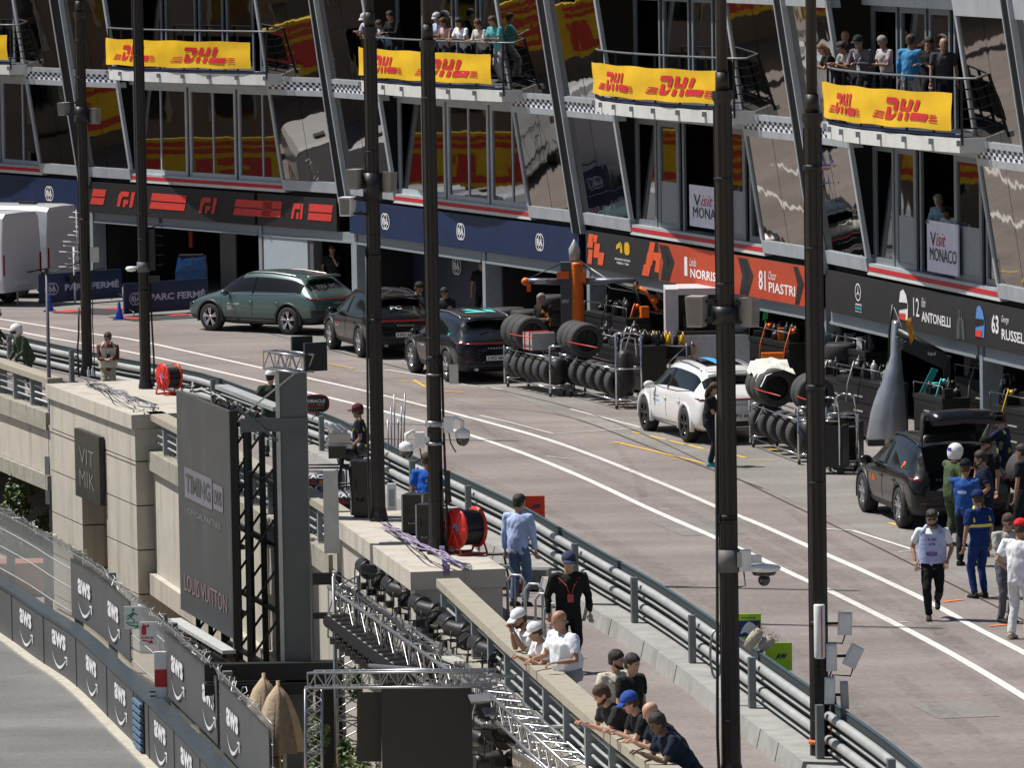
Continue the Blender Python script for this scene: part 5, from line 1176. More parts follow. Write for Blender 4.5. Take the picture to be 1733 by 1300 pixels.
b=B(); b.path([(P0.x+.2,-.02,.0),(P0.x+.22,-.03,-.2),(P0.x+.13,0,-.22)],.012,5); b.cb((P0.x+.14,0,.16),.06,.2,.2); b.o('bracket',ALU,root)
c=pat(1,222,455,.05); root=T('dome_camera','small white dome camera left of the second lamp post','camera',c); b=B(); b.lathe([(.02,.06),(.1,.05),(.13,.0),(.09,-.05),(.01,-.06)],n=16); b.cb((.1,0,.03),.2,.06,.05); b.o('housing',WHT,root)
c=pat(0,160,431,.05); root=T('junction_box','pale grey junction box on the far left lamp post','box',c); b=B(); b.cb((0,0,0),.2,.12,.34); b.o('case',M('pale_box',(.5,.5,.47),.5),root); b=B(); b.path([(-.02,0,-.17),(-.06,0,-.6),(-.08,0,-1.6),(-.05,0,-2.8)],.012,5); b.tube((-.3,0,0),(-.1,0,.0),.012); b.o('cable',BLK,root)
c=pat(3,773,633,.05); root=T('junction_box','pale grey box on a black bracket right of the middle post over the lane','box',c); b=B(); b.cb((-.05,0,0),.15,.1,.32); b.o('case',M('pale_box',(.5,.5,.47),.5),root); b=B(); b.tube((-.33,0,.05),(-.1,0,.05),.012);b.o('bracket',DKM,root)
# antennas on the last post
for (x,y,w_,h_,a,rnd,lb) in((1387,1069,19,92,0,True,'tall round white antenna with a red stripe on the last post'),(1407,1113,19,46,.0,False,'middle white panel antenna right of the tall round one'),(1404,1169,19,45,.02,False,'lower white panel antenna above the orange strap'),(1430,1056,25,38,.03,False,'upper white box antenna held out to the right'),(1444,1111,24,38,.45,False,'tilted white box antenna held out to the right'),(1429,1177,14,46,-.03,False,'narrow grey metal antenna low on the right side')):
    s_=sc(POST[5][0]); c=pat(5,x,y,.14 if rnd else .08); root=T('antenna',lb,'antenna',c,0,'white antennas on the right hand lamp post'); P0=POST[5][0]-c; w2,h2=w_/s_/2,h_/s_/2
    R=Matrix.Rotation(-a,3,'Y').inverted(); b=B()
    if rnd: b.lathe([(w2*.9,-h2),(w2,-h2+.02),(w2,h2-.02),(w2*.9,h2)],n=16)
    else:
        b.hexa([R@V((i*w2*.95,j*.06,k*h2)) for k in(-1,1) for i,j in((-1,-1),(1,-1),(1,1),(-1,1))]); b.hexa([R@V((i*w2*.75,j*.03-.062,k*h2*.9)) for k in(-1,1) for i,j in((-1,-1),(1,-1),(1,.9),(-1,.9))])
    b.o('radome',WHT if x!=1429 else GALV,root)
    if rnd: b=B(); b.box(.02,.035,-w2-.005,-w2+.03,-h2+.02,h2-.02); b.o('red_stripe',RED,root)
    b=B(); b.tube((P0.x*.85,.03,0),(0,.03,0),.02); b.path([(0,0,-h2),(-.04,0,-h2-.12),(P0.x*.6,0,-h2-.1),(P0.x*.7,0,-h2-.4)],.012,5); b.o('bracket_and_cable',DKM,root)
b=B(); p=POST[5][0]; zt=zat(p,1205); b.path([(.14,-.06,zt),(.16,-.07,zt-.5),(.13,-.06,.6),(.2,-.06,.3),(.14,-.06,0)],.03,6); b.path([(.18,-.04,zt),(.2,-.07,zt-.8),(.17,-.05,0)],.014,5,1); b.path([(.22,-.0,zt+.2),(.25,-.03,zt-.5),(.24,0,0)],.012,5,1); b.o('cable_bundle',[ORG,BLK],POST[5][1])
for i,(dx,y0) in ((0,(-.16,520)),(1,(.15,470)),(2,(-.13,420)),(4,(-.14,700)),(3,(.14,600))):
    p=POST[i][0]; zt=zat(p,y0)-p.z; b=B(); b.path([(dx,-.05,zt),(dx*1.1,-.05,zt*.6),(dx*1.3,-.05,.6),(dx*1.2,-.1,.05)],.022,5); b.o('cable_bundle',BLK,POST[i][1])
# fixtures on P2 (x 1005-1070 black pieces) and black box on the middle right post
c=pat(1,257,400,.05); root=T('camera_rig','black camera rig with small arms on the second lamp post','camera rig',c); b=B(); b.cb((0,0,-.3),.12,.12,.9)
for k in range(5): b.path([(0,0,.2-.2*k),(.15,-.03,.25-.22*k),(.25,-.02,.2-.2*k)],.012,5)
b.cb((.02,0,-.95),.25,.15,.15); b.cb((.2,0,.35),.08,.08,.12); b.o('rig',BLK,root)
c=pat(3,757,815,.05); tag(B().cb((0,0,0),.1,.12,.35).path([(0,0,-.1),(.02,0,-.35)],.05,8).o('battery_box',BLK),'small black box low on the right side of the middle right lamp post','box').location=c
# ---------- cable reels ----------
def reel(px,py,z,r,wd,rz,label):
    root=T('cable_reel',label,'cable reel',gp(px,py,z),rz,'red cable reels'); b=B()
    for y in(-wd/2,wd/2): b.lathe([(r*.25,y-.015),(r,y-.015),(r,y+.015),(r*.25,y+.015)],(0,0,r+.1),'Y',30,cap=False); 
    for a in range(6):
        t=a*PI/3
        for y in(-wd/2-.02,wd/2+.02): b.bar((cos(t)*r*.2,y,r+.1+sin(t)*r*.2),(cos(t)*r*.95,y,r+.1+sin(t)*r*.95),.05,.012,0,up=V((0,1,0)))
    b.o('flange',RED,root)
    b=B(); n=9; 
    for k in range(n):
        y=-wd/2+.03+(wd-.06)*k/(n-1); b.path([(cos(a)*r*.82,y,r+.1+sin(a)*r*.82) for a in[2*PI*i/24 for i in range(25)]],(wd-.06)/n*.55,6)
    b.lathe([(r*.75,-wd/2+.01),(r*.75,wd/2-.01)],(0,0,r+.1),'Y',24); b.o('black_cable',M('cable_rubber',(.015,.015,.017),.45),root)
    b=B(); b.lathe([(r*.24,-wd/2-.03),(r*.24,wd/2+.03)],(0,0,r+.1),'Y',14); b.o('hub',M('hub_blue',(.1,.2,.35),.5),root)
    b=B()
    for y in(-wd/2-.06,wd/2+.06): b.path([(-r*.7,y,.02),(0,y,r+.1),(r*.7,y,.02)],.02,6)
    for x in(-r*.7,r*.7): b.tube((x,-wd/2-.06,.02),(x,wd/2+.06,.02),.02)
    b.o('stand',RED,root)
reel(790,938,RZ,.34,.38,rad(-58),'large red cable reel on the pier right of the middle posts'); reel(287,668,RZ,.3,.32,rad(-58),'smaller red cable reel beside the second lamp post above the big screen')
# gear on the piers
def gearbox(px,py,z,sx,sy,sz,rz,mat,label,name='equipment_case',kind=0):
    root=T(name,label,'equipment case',gp(px,py,z),rz); b=B(); b.box(-sx/2,sx/2,-sy/2,sy/2,.04,sz*.62); b.o('case',mat,root); b=B(); b.box(-sx/2-.008,sx/2+.008,-sy/2-.008,sy/2+.008,sz*.62+.004,sz); b.o('lid',mat,root)
    b=B(); 
    for x in(-sx*.3,sx*.3): b.box(x-.03,x+.03,-sy/2-.02,-sy/2-.009,sz*.52,sz*.7); b.box(x-.03,x+.03,-sy/2*.9,sy/2*.9,0,.038)
    b.path([(-sx*.15,-sy/2-.01,sz*.35),(-sx*.15,-sy/2-.05,sz*.3),(sx*.15,-sy/2-.05,sz*.3),(sx*.15,-sy/2-.01,sz*.35)],.012,5); b.o('fittings',DKM,root)
    for x in(-sx/2,sx/2):
        b=B(); b.box(x-.012,x+.012,-sy/2-.012,-sy/2+.02,.05,sz); b.o('corner',GALV,root)
    return root
gearbox(617,875,RZ,.34,.4,1.0,rad(-20),DKM,'tall rounded black generator case left of the middle left lamp post')
gearbox(704,905,RZ,.36,.4,.7,rad(-15),BLK,'black case with pale lid between the middle lamp posts'); gearbox(725,932,RZ,.3,.35,.78,rad(-15),BLK,'tall black case against the middle right lamp post'); gearbox(765,935,RZ,.2,.25,.75,rad(-15),GALV,'narrow galvanised cabinet behind the big red reel')
R9=random.Random(4)
for (x0,y0,x1,y1,n_,mt,lb) in((650,890,790,960,12,M('lilac_cable',(.3,.24,.4),.5),'tangle of lilac and grey cables spilling over the middle pier'),(150,648,262,690,10,M('grey_cable',(.2,.2,.22),.5),'tangle of grey and red cables on the far pier')):
    b=B()
    for k in range(n_):
        P=[]; 
        for q in range(7):
            t=q/6; P.append(gp(x0+(x1-x0)*t+R9.uniform(-8,8),y0+(y1-y0)*t+R9.uniform(-7,5),RZ+.03+R9.uniform(0,.02)+(.25*sin(t*3) if k%3==0 else 0)))
        b.path(smooth(P,4),.013,5,k%3)
    tag(b.o('cable_tangle',[mt,M('pale_cable',(.5,.5,.52),.5),BLK]),lb,'cables')
b=B(); 
for k in range(5): b.path([gp(745+k*1.5,925,RZ+.3),gp(748+k*1.5,945,RZ+.1),gp(751+k*2,968,RZ+.02),gp(752+k*2,990,RZ-.3)],.014,5)
tag(b.o('hanging_cables',M('lilac_cable',(.3,.24,.4),.5)),'lilac cables hanging over the corner of the middle pier','cables')
# water bottles
def bottle(p,label):
    root=T('water_bottle',label,'bottle',p,0,'clear water bottles'); b=B(); b.lathe([(.03,0),(.033,.02),(.033,.14),(.012,.19),(.012,.2)],n=12); b.o('bottle',M('clear_plastic',(.6,.68,.75),.1,0,0,alpha=.75),root); b=B(); b.lathe([(.015,.2),(.015,.225)],n=10); b.o('cap',TW,root)
bottle(gp(150,638,RZ),'water bottle on the far pier in front of the person in the cream vest'); bottle(gp(157,636,RZ),'second water bottle on the far pier, right of the first'); bottle(gp(914,1118,RZ),'water bottle standing on the handrail between the white shirts')
# thin mast on the left
p=gp(84,1300,LOW); 
s_=75; p=V(((80-866)/s_,F/s_,LOW)); root=T('mast','thin grey mast rising from the lower ground near the left edge','mast',p); b=B(); zt=zat(p,458)-LOW; b.lathe([(.07,0),(.055,3),(.045,zt*.7),(.03,zt)],n=10); b.o('shaft',M('mast_grey',(.14,.13,.16),.5,.3),root)
b=B(); z0,z1=zat(p,853)-LOW,zat(p,772)-LOW; b.box(-.14,-.04,-.06,.04,z0,z1); b.o('sign_back',GALV,root); b=B(); b.path([(0,0,zt-.05),(.2,-.05,zt-.02),(.8,-.1,zt+.2)],.012,5); b.cb((0,0,zt),.09,.09,.1); b.o('head',DKM,root)
# ======================= BIG SCREEN, TRUSSES, TRACK FENCE =======================
SCR=M('screen_grey',(.042,.046,.05),.55,0,.1,2,stain=((.08,.09,.1),2,.3,(1,1,.2))); STL=M('grey_steel_column',(.1,.115,.12),.5,.2,.12,2); DST=M('dark_steel',(.02,.022,.025),.5,.3)
A=V((-6.34,111.1,0)); Bq=V((-5.12,106.4,0)); dA=(Bq-A).normalized(); nA=V((dA.y,-dA.x,0)); nA=nA if nA.x<0 else -nA; LA=(Bq-A).length
def sp(u,z,o_=0): return A+dA*(u*LA)+nA*o_+V((0,0,-1.53+(z+2.7)*.933))
root=T('advertising_screen','tall dark grey advertising screen with faded pale lettering on a steel frame','screen',(0,0,0))
b=B(); b.hexa([sp(0,-2.7,-.1),sp(1,-2.7,-.1),sp(1,-2.7,0),sp(0,-2.7,0),sp(0,1.75,-.1),sp(1,1.75,-.1),sp(1,1.75,0),sp(0,1.75,0)]); pnl=b.o('panel',SCR,root)
b=B(); f_=lambda u,v:sp(u,-2.7+4.45*v,.012)
for (u0,u1,v0,v1) in((.14,.66,.53,.67),(.68,.86,.54,.655)): putpoly(b,[(u0,v0),(u1,v0),(u1,v1),(u0,v1)],f_,0)
f2=lambda u,v:sp(u,-2.7+4.45*v,.018)
puttext(b,'TIMING',f2,.17,.63,.56,.645,1,.03); puttext(b,'LVHS',f2,.7,.84,.565,.63,1,.03); puttext(b,'OFFICIAL PARTNER',f2,.2,.82,.46,.49,2,.01); puttext(b,'LOUIS VUITTON',f2,.1,.9,.1,.18,3,.0)
b.o('lettering',[M('faded_lilac',(.14,.135,.17),.6),SCR,M('faded_grey',(.14,.15,.17),.6),M('faded_rose',(.22,.13,.14),.6)],pnl)
b=B(); b.hexa([sp(.0,-2.95,.0),sp(1.03,-2.95,0),sp(1.03,-2.95,.25),sp(0,-2.95,.25),sp(.0,-2.88,.0),sp(1.03,-2.88,0),sp(1.03,-2.88,.25),sp(0,-2.88,.25)]); b.o('bottom_shelf',M('pale_shelf',(.45,.47,.47),.5),root)
b=B()
for k in range(5):
    u=.03+.24*k; b.bar(sp(u,-3.6,-.3),sp(u,1.6,-.3),.08,.08,up=nA); b.bar(sp(u,-3.6,-.85),sp(u,1.55,-.85),.1,.1,up=nA)
    for j in range(5): b.bar(sp(u,-3.2+j,-.25),sp(u,-2.4+j,-.8),0.04,.04); 
for z in(-3.4,-2.2,-.9,.3,1.5):
    for o_ in(-.2,-.85): b.bar(sp(0,z,o_),sp(1,z,o_),.08,.08)
b.o('back_frame',DST,root)
b=B(); b.hexa([sp(-.0,1.76,-1.0),sp(1.05,1.76,-1.0),sp(1.05,1.76,-.75),sp(0,1.76,-.75),sp(0,1.84,-1.0),sp(1.05,1.84,-1.0),sp(1.05,1.84,-.75),sp(0,1.84,-.75)]); b.bar(sp(.0,1.0,-1.0),sp(1.05,1.0,-1.0),.1,.12); b.o('top_walkway',GALV,root)
b=B(); 
for k in range(16): b.cb(sp(1.005,-2.5+.27*k,-.05+.0),.06,.1,.12,0,k%2)
b.hexa([sp(1.0,-2.9,-.12),sp(1.02,-2.9,-.12),sp(1.02,-2.9,.02),sp(1.0,-2.9,.02),sp(1.0,1.78,-.12),sp(1.02,1.78,-.12),sp(1.02,1.78,.02),sp(1.0,1.78,.02)],0); b.o('end_modules',[BLK,GRYP],root)
b=B(); R5=random.Random(2)
P=[]
for k in range(60): u=k/59; P.append(sp(u,1.80+.1*R5.random(),-.1-.25*R5.random()))
b.path(P,.02,5); b.path([p+V((0,.03,.03*R5.random())) for p in P[::2]],.018,5,1); b.o('cable_coils',[BLK,GALV],root)
# column
cx=V(((491-866)/97,F/97,0)); cb_=T('steel_column','thick grey steel column with a bracket arm right of the advertising screen','column',xy(cx,LOW))
b=B(); t_=zat(cx,628)-LOW; b.box(-.27,.27,-.2,.2,0,t_); b.o('shaft',STL,cb_); b=B(); b.box(-.271,-.2,-.23,-.202,0,t_); b.o('light_edge',GALV,cb_)
zb_=zat(cx,715)-LOW; b=B(); b.box(-.9,.29,-.235,-.206,zb_-.14,zb_+.1); b.bar((-.25,-.25,zb_-.3),(-.95,-.25,zb_+.3),.05,.05); b.bar((.1,-.25,t_),(-.8,-.25,zb_+.2),.03,.03,1); b.o('bracket_arm',[STL,GALV],cb_)
zz=zat(cx,1130)-LOW; b=B(); b.box(-1.6,1.0,-.5,-.24,zz-.16,zz+.14); b.box(-1.6,.3,-.6,.6,zz-.4,zz-.2); b.box(.32,1.0,-.4,-.26,zz+1.5,zz+1.7); b.box(.32,1.0,-.4,-.26,zz+.9,zz+1.0);b.box(.32,1.6,-.2,.2,0,zz+.1); b.o('base_frame',DST,cb_)
# truss helper
def truss(b,p,q,w_,h_,n,r=.022,rd=.012,m=0,up=V((0,0,1))):
    p=V(p);q=V(q); x,y=basis(q-p,up); cs=[(-.5,-.5),(.5,-.5),(.5,.5),(-.5,.5)]
    for a,c in cs: b.tube(p+x*a*w_+y*c*h_,q+x*a*w_+y*c*h_,r,n=6,m=m)
    for k in range(n):
        s0=p.lerp(q,k/n); s1=p.lerp(q,(k+1)/n)
        for j in range(4):
            a,c=cs[j],cs[(j+1)%4]
            if k%2: a,c=c,a
            b.tube(s0+x*a[0]*w_+y*a[1]*h_,s1+x*c[0]*w_+y*c[1]*h_,rd,n=5,m=m,cap=False)
        if k%2==0:
            for j in range(4): a,c=cs[j],cs[(j+1)%4]; b.tube(s0+x*a[0]*w_+y*a[1]*h_,s0+x*c[0]*w_+y*c[1]*h_,rd,n=4,m=m,cap=False)
# short truss on top of the column with screens
r_=T('truss','short aluminium truss on top of the grey column','truss',xy(cx,t_+LOW)); b=B(); truss(b,(-.35,.2,.2),(.28,-.5,.16),.35,.3,6); b.o('frame',ALU,r_)
def monitor(p,w_,h_,rz,label,th=.08,mat=None):
    root=T('monitor',label,'monitor',p,rz); b=B(); b.box(-w_/2,w_/2,-th/2,th/2,0,h_); b.o('casing',BLK,root); b=B(); b.box(-w_/2+.02,w_/2-.02,-th/2-.008,-th/2-.002,.02,h_-.02); b.o('screen',mat or DST,root); b=B(); b.tube((0,.05,h_/2),(-.15,.2,-.1),.02); b.o('arm',DKM,root)
monitor(dp(534,628,F/97-.2),.42,.5,rad(25),'black monitor on the right end of the short truss'); monitor(dp(511,598,F/97+.3),.38,.3,rad(20),'second smaller black monitor behind the short truss')
# diagonal lighting truss
TA=V((-3.01,100,.05)); TB=V((1.25,77.8,.05))
lt=T('truss','long diagonal aluminium lighting truss running beside the handrail wall','truss',TA); b=B(); truss(b,(0,0,-.1),TB-TA,.36,.46,34,.03,.012); b.o('frame',ALU,lt)
sd=(TB-TA).normalized(); nrm=V((sd.y,-sd.x,0)); nrm=nrm if nrm.x>0 else -nrm
def spot(p,rz,tilt,k,label,grp):
    root=T('stage_light',label,'stage light',p,rz,grp); b=B(); R=Matrix.Rotation(tilt,3,'X')
    pr=[(.07,-.16),(.09,-.12),(.095,.02),(.12,.1),(.125,.14)]; rings=[[R@V((r*cos(a)*k,r*sin(a)*k,h*k)) for a in[2*PI*i/12 for i in range(12)]] for r,h in pr]
    b.loft(rings); b.o('head',BLK,root)
    b=B(); b.path([(-.13*k,0,.0),(-.14*k,0,-.2*k),(.14*k,0,-.2*k),(.13*k,0,0)],.014,5); b.cb((0,0,-.24*k),.12*k,.1*k,.08*k); b.o('yoke',DKM,root)
    b=B(); c=R@V((0,0,.145*k)); rings=[[R@V((r*cos(a)*k,r*sin(a)*k,.143*k)) for a in[2*PI*i/12 for i in range(12)]] for r in(.1,.001)]; b.loft(rings,cap=False); b.o('lens',GLS,root); return root
sg='black stage lights along the diagonal truss'
s0=None; K=16
for k in range(K):
    t=.02+.62*k/K; p=TA.lerp(TB,t)+nrm*.38+V((0,0,.5)); lb='black stage light in the close row above the diagonal truss'
    if k==0: s0=spot(p,.4,rad(100),1.35,lb,sg)
    else: o_=dup(s0,p,.4+.6*math.sin(k*2.1),lb,sg)
for k in range(14):
    t=.06+.32*k/14; p=TA.lerp(TB,t)-nrm*.28+V((0,0,-.3)); dup(s0,p,2.4,'black stage light clamped under the outer tube of the diagonal truss','lower stage lights under the diagonal truss')
b=B()
for k in range(9):
    t=.1+.045*k; p=TA.lerp(TB,t)+nrm*.1+V((0,0,-.85)); b.cb(p-TA,.5,.3,.03,rad(-50),0)
b.o('shelf_plates',M('dull_plate',(.2,.2,.21),.5,.5),lt)
b=B(); R7=random.Random(9)
for k in range(34):
    t=.02+.6*k/34; p=TA.lerp(TB,t)-TA+nrm*R7.uniform(-.2,.4); q=TA.lerp(TB,t+.03)-TA+nrm*R7.uniform(-.2,.4); z_=R7.uniform(.1,.4); b.path([p+V((0,0,z_)),p.lerp(q,.5)+V((0,0,z_-R7.uniform(.3,.8))),q+V((0,0,z_-.1))],.016,5)
b.path([TA.lerp(TB,t/20)-TA+V((R7.uniform(-.03,.03),0,.2+R7.uniform(-.04,.04))) for t in range(20)],.035,6)
b.o('cable_loom',BLK,lt)
b=B()
for k in range(12):
    t=.08+.045*k; p=TA.lerp(TB,t)-TA+nrm*.25+V((0,0,-.75)); b.cb(p,.34,.5,.42,rad(-45),0)
b.o('dimmer_boxes',BLK,lt)
# lattice towers
def tower(px,s_,z0,z1,w_,label,n):
    p=V(((px-866)/s_,F/s_,z0)); root=T('truss_tower',label,'truss tower',p); b=B(); truss(b,(0,0,0),(0,0,z1-z0),w_,w_,n,.03,.013,up=V((0,1,0))); b.o('frame',ALU,root); return root,p
tw,pw=tower(578,101,LOW,.5,.42,'silver lattice tower holding the left end of the diagonal truss',22)
b=B(); b.box(-.35,-.1,-.3,-.05,4.9,6.3); b.o('junction_case',GALV,tw)
tw2,p2_=tower(768,112,-2.5,.1,.38,'short silver lattice stand with rails on top beside the handrail',8)
b=B(); 
for x in(-.05,.02,.09): b.bar((x,-.25,2.8),(x-.2,.4,2.8),.05,.05)
b.box(-.22,.24,-.22,-.16,2.55,2.68); b.o('top_rails',M('pale_rails',(.6,.6,.58),.4,.2),tw2)
rg=T('camera_rig','silver camera rig with black heads on top of the lattice tower','camera rig',pw+V((0,0,6.65))); b=B(); b.box(-.3,.15,-.2,.2,.0,.08); 
for x in(-.15,-.05,.05): b.bar((x,-.2,.3),(x-.15,.3,.36),.06,.06)
b.box(-.25,.12,-.12,.12,.08,.25); b.o('plate',ALU,rg); b=B(); b.sph((.1,-.15,-.1),.13,.12,.12,10); b.sph((.28,-.1,-.02),.1,.1,.12,10); b.cb((-.1,-.2,-.05),.3,.15,.2); b.path([(0,-.2,-.1),(-.1,-.25,-.6),(.15,-.2,-.9),(.1,-.2,-.3)],.03,6); b.o('heads',BLK,rg)
# goal post truss with hanging black screen
D1=F/117
g1=T('truss','front aluminium goal post truss carrying a black hanging screen','truss',dp(535,1300,D1)); o0=g1.location.copy()
b=B(); pA=dp(531,1165,D1)-o0; pB=dp(531,1420,D1)-o0; truss(b,pA+V((0,0,.0)),pB,.24,.24,14,.02,.011,up=V((0,1,0)))
pC=dp(527,1151,D1)-o0; pD=dp(835,1148,D1-1.2)-o0; truss(b,pC,pD,.24,.22,20,.02,.011); pE=dp(810,1150,D1)-o0; b.tube(dp(625,1127,D1+.6)-o0,dp(822,1143,D1-.8)-o0,.028); b.tube(dp(800,1146,D1-.6)-o0,dp(890,1144,D1-.2)-o0,.022); b.o('frame',ALU,g1)
pf=lambda x,y,d=0:dp(x,y,D1-.6-d)-o0
b=B(); b.hexa([pf(648,1420,.0),pf(803,1420),pf(803,1420,-.12),pf(648,1420,-.12),pf(645,1157),pf(798,1163),pf(798,1163,-.12),pf(645,1157,-.12)]); hs=b.o('hanging_screen',M('matt_black_screen',(.016,.017,.02),.6),None); tag(hs,'large matt black screen hanging from the front truss','screen'); hs.location=o0
b=B(); b.hexa([pf(604,1290,-.8),pf(646,1290,-.8),pf(646,1290,-1.0),pf(604,1290,-1.0),pf(604,1172,-.8),pf(646,1172,-.8),pf(646,1172,-1.0),pf(604,1172,-1.0)]); ds=b.o('line_array',BLK); ds.location=o0; tag(ds,'black speaker stack left of the hanging screen','loudspeaker')
# lights at the lower right of the screen
for k,(x,y,kk) in enumerate(((822,1205,1.3),(842,1245,1.6),(868,1215,1.3),(905,1262,1.7),(826,1290,1.4),(880,1292,1.7),(935,1285,1.3),(812,1250,1.2))):
    spot(dp(x,y,84+.3*k),.5*k,rad(70+20*(k%3)),kk,'black stage light in the cluster at the lower right of the hanging screen','stage lights beside the hanging screen')
b=B()
for x,y,w_ in((812,1183,.3),(835,1205,.28),(850,1225,.3),(915,1250,.5),(890,1228,.35)): b.cb(dp(x,y,83.5),w_,.18,.03,.3,0,.5)
b.o('barn_doors',M('dull_plate',(.2,.2,.21),.5,.5),lt,).location=-TA
b=B(); truss(b,dp(812,1160,85.5),dp(985,1318,78.5),.34,.3,22,.026,.013); b.tube(dp(845,1235,84),dp(985,1230,80),.035); b.tube(dp(815,1230,84),dp(897,1218,82),.03); o=b.o('truss',ALU); tag(o,'second aluminium truss crossing low at the bottom edge beside the cluster of lights','truss')
# scaffold tubes and parasols at the bottom left centre
b=B(); D2=F/96
for a,c in(((380,1226),(477,1223)),((477,1223),(520,1262)),((455,1265),(520,1262)),((477,1275),(510,1305)),((482,1223),(482,1300)),((395,1262),(455,1265))): b.tube(dp(*a,D2),dp(*c,D2),.03)
tag(b.o('scaffold_tubes',ALU),'scaffold tubes beside the folded parasols at the bottom of the photo','scaffold')
def parasol(px,py,s_,label):
    p=V(((px-866)/s_,F/s_,LOW)); root=T('parasol',label,'parasol',p,0,'folded cream parasols'); b=B(); b.lathe([(.03,0),(.03,2.58)],n=8); b.o('pole',M('parasol_pole',(.35,.25,.15),.6),root)
    b=B(); rg=[]
    for z,r in((1.35,.34),(1.4,.36),(1.9,.27),(2.3,.15),(2.5,.03)): rg.append([(r*(1+.3*(-1)**i)*cos(2*PI*i/16),r*(1+.3*(-1)**i)*sin(2*PI*i/16),z) for i in range(16)])
    b.loft(rg); b.o('canopy',fab((.42,.33,.24)),root)
parasol(434,1250,99,'folded cream parasol in front of the pale wall at the bottom'); parasol(458,1255,100,'folded beige parasol nearest the dark column')
# lower buildings / planters
b=B(); b.box(-5.9,-3.9,108.5,108.8,LOW,LOW+1.4); b.box(-2.1,-1.1,101.5,101.8,LOW,LOW+2.6); tag(b.o('low_wall',M('cream_render',(.6,.5,.36),.9,0,.1,1)),'cream low wall behind the track fence near the folded parasols','wall')
b=B(); b.box(-16.5,-10.6,134.0,135.0,LOW,LOW+.75); tag(b.o('planter',M('pink_render',(.45,.2,.16),.9,0,.15,1)),'pink rendered planter under the viaduct arch','planter')
LEAF=[M('leaf_dark',(.018,.04,.012),.6,0,.4,2),M('leaf_mid',(.05,.09,.02),.6,0,.4,2),M('leaf_light',(.1,.15,.03),.6,0,.4,2)]
def foliage(c,rx,ry,rz,n,sz,name,parent=None,seed=1,bias=0):
    R_=random.Random(seed); b=B(); cl=[(V((R_.gauss(0,.45),R_.gauss(0,.45),R_.gauss(0,.45))),R_.uniform(.2,.5)) for _ in range(max(6,n//160))]
    for i in range(n):
        cc,rr=cl[R_.randrange(len(cl))]; v=cc+V((R_.gauss(0,1),R_.gauss(0,1),R_.gauss(0,1))).normalized()*rr*R_.uniform(.5,1)
        p=V((v.x*rx,v.y*ry,v.z*rz))+V(c); a=V((R_.gauss(0,1),R_.gauss(0,1),R_.gauss(0,1))).normalized(); d=a.orthogonal().normalized(); s_=sz*R_.uniform(.6,1.3)
        m_=min(2,max(0,int(R_.triangular(0,3,1.2+bias))))
        b.poly([p-a*s_,p+d*s_*.5,p+a*s_,p-d*s_*.5],m_)
    return b.o(name,LEAF,parent,fix=False)
def shrub(p,r,h,label,seed,name='bush',n=1500,sz=.07,bias=.4):
    root=T(name,label,name,p); foliage((0,0,h*.55),r,r,h*.5,n,sz,'foliage',root,seed,bias); b=B()
    for k in range(4): a=k*1.6; b.path([(0,0,0),(cos(a)*r*.3,sin(a)*r*.3,h*.5),(cos(a)*r*.6,sin(a)*r*.6,h*.85)],[.05,.035,.01],5)
    b.o('stems',M('bark',(.08,.055,.035),.9),root); return root
shrub(V((-14.4,134.2,LOW+.2)),.9,1.5,'low bush just behind the fence at the left edge',6); shrub(V((-13.0,133.6,LOW+.1)),.9,1.3,'low dark bush behind the fence near the thin mast',7); shrub(V((-15.2,136,LOW+.4)),1.3,2.3,'leafy green bush under the arch at the left edge',3); shrub(V((-13.2,137,LOW+.4)),1.2,2.0,'leafy bush right of the first one under the arch',4); shrub(V((-11.4,136.5,LOW+.4)),1.0,1.6,'small bush by the foot of the far pier',5)
shrub(V((-3.0,97,LOW)),.6,2.1,'bright green shrub seen through the lattice truss at the bottom',8,n=2600,sz=.06,bias=1.2)
# ---- track barrier with cloud company banners ----
bl=[(-120,1003),(0,1075),(63,1120),(127,1164),(203,1239),(261,1297),(330,1372),(420,1480)]
BL=smooth([gp(x,y,LOW) for x,y in bl],4); 
def trackside(name,o0,o1,z0,z1,mat,parent=None,path=None):
    b=B(); P=path or BL; a=[];c=[]
    for i in range(len(P)):
        d=(P[min(i+1,len(P)-1)]-P[max(i-1,0)]).normalized(); n_=V((-d.y,d.x,0)); n_=n_ if n_.x>0 else -n_; a.append(P[i]+n_*o0); c.append(P[i]+n_*o1)
    for i in range(len(P)-1): b.hexa([xy(a[i],z0),xy(a[i+1],z0),xy(c[i+1],z0),xy(c[i],z0),xy(a[i],z1),xy(a[i+1],z1),xy(c[i+1],z1),xy(c[i],z1)])
    return b.o(name,mat,parent)
BAN=M('charcoal_banner',(.075,.078,.082),.6,0,.12,1.5,.3,3)
br=T('track_barrier','charcoal banner covered barrier with white cloud company logos along the lower track','barrier',(0,0,0))
trackside('banner_wall',0,.06,LOW+.04,LOW+1.05,BAN,br); trackside('top_rail',-.02,.3,LOW+1.055,LOW+1.12,M('blue_grey_steel',(.06,.08,.1),.4,.5,.2,3),br); trackside('concrete_foot',-.22,.0,LOW,LOW+.05,M('pale_foot',(.42,.4,.34),.9,0,.2,4),br)
def along(path,px,z,off):
    best=None
    for i in range(len(path)-1):
        for t in(0,.1,.2,.3,.4,.5,.6,.7,.8,.9):
            q=path[i].lerp(path[i+1],t); e=abs(pj(xy(q,z))[0]-px)
            if best is None or e<best[0]: best=(e,q,(path[i+1]-path[i]).normalized())
    n_=V((-best[2].y,best[2].x,0)); n_=n_ if n_.x>0 else -n_
    return best[1]-n_*off,best[2],n_
AWSW=M('banner_white_print',(.7,.7,.72),.6)
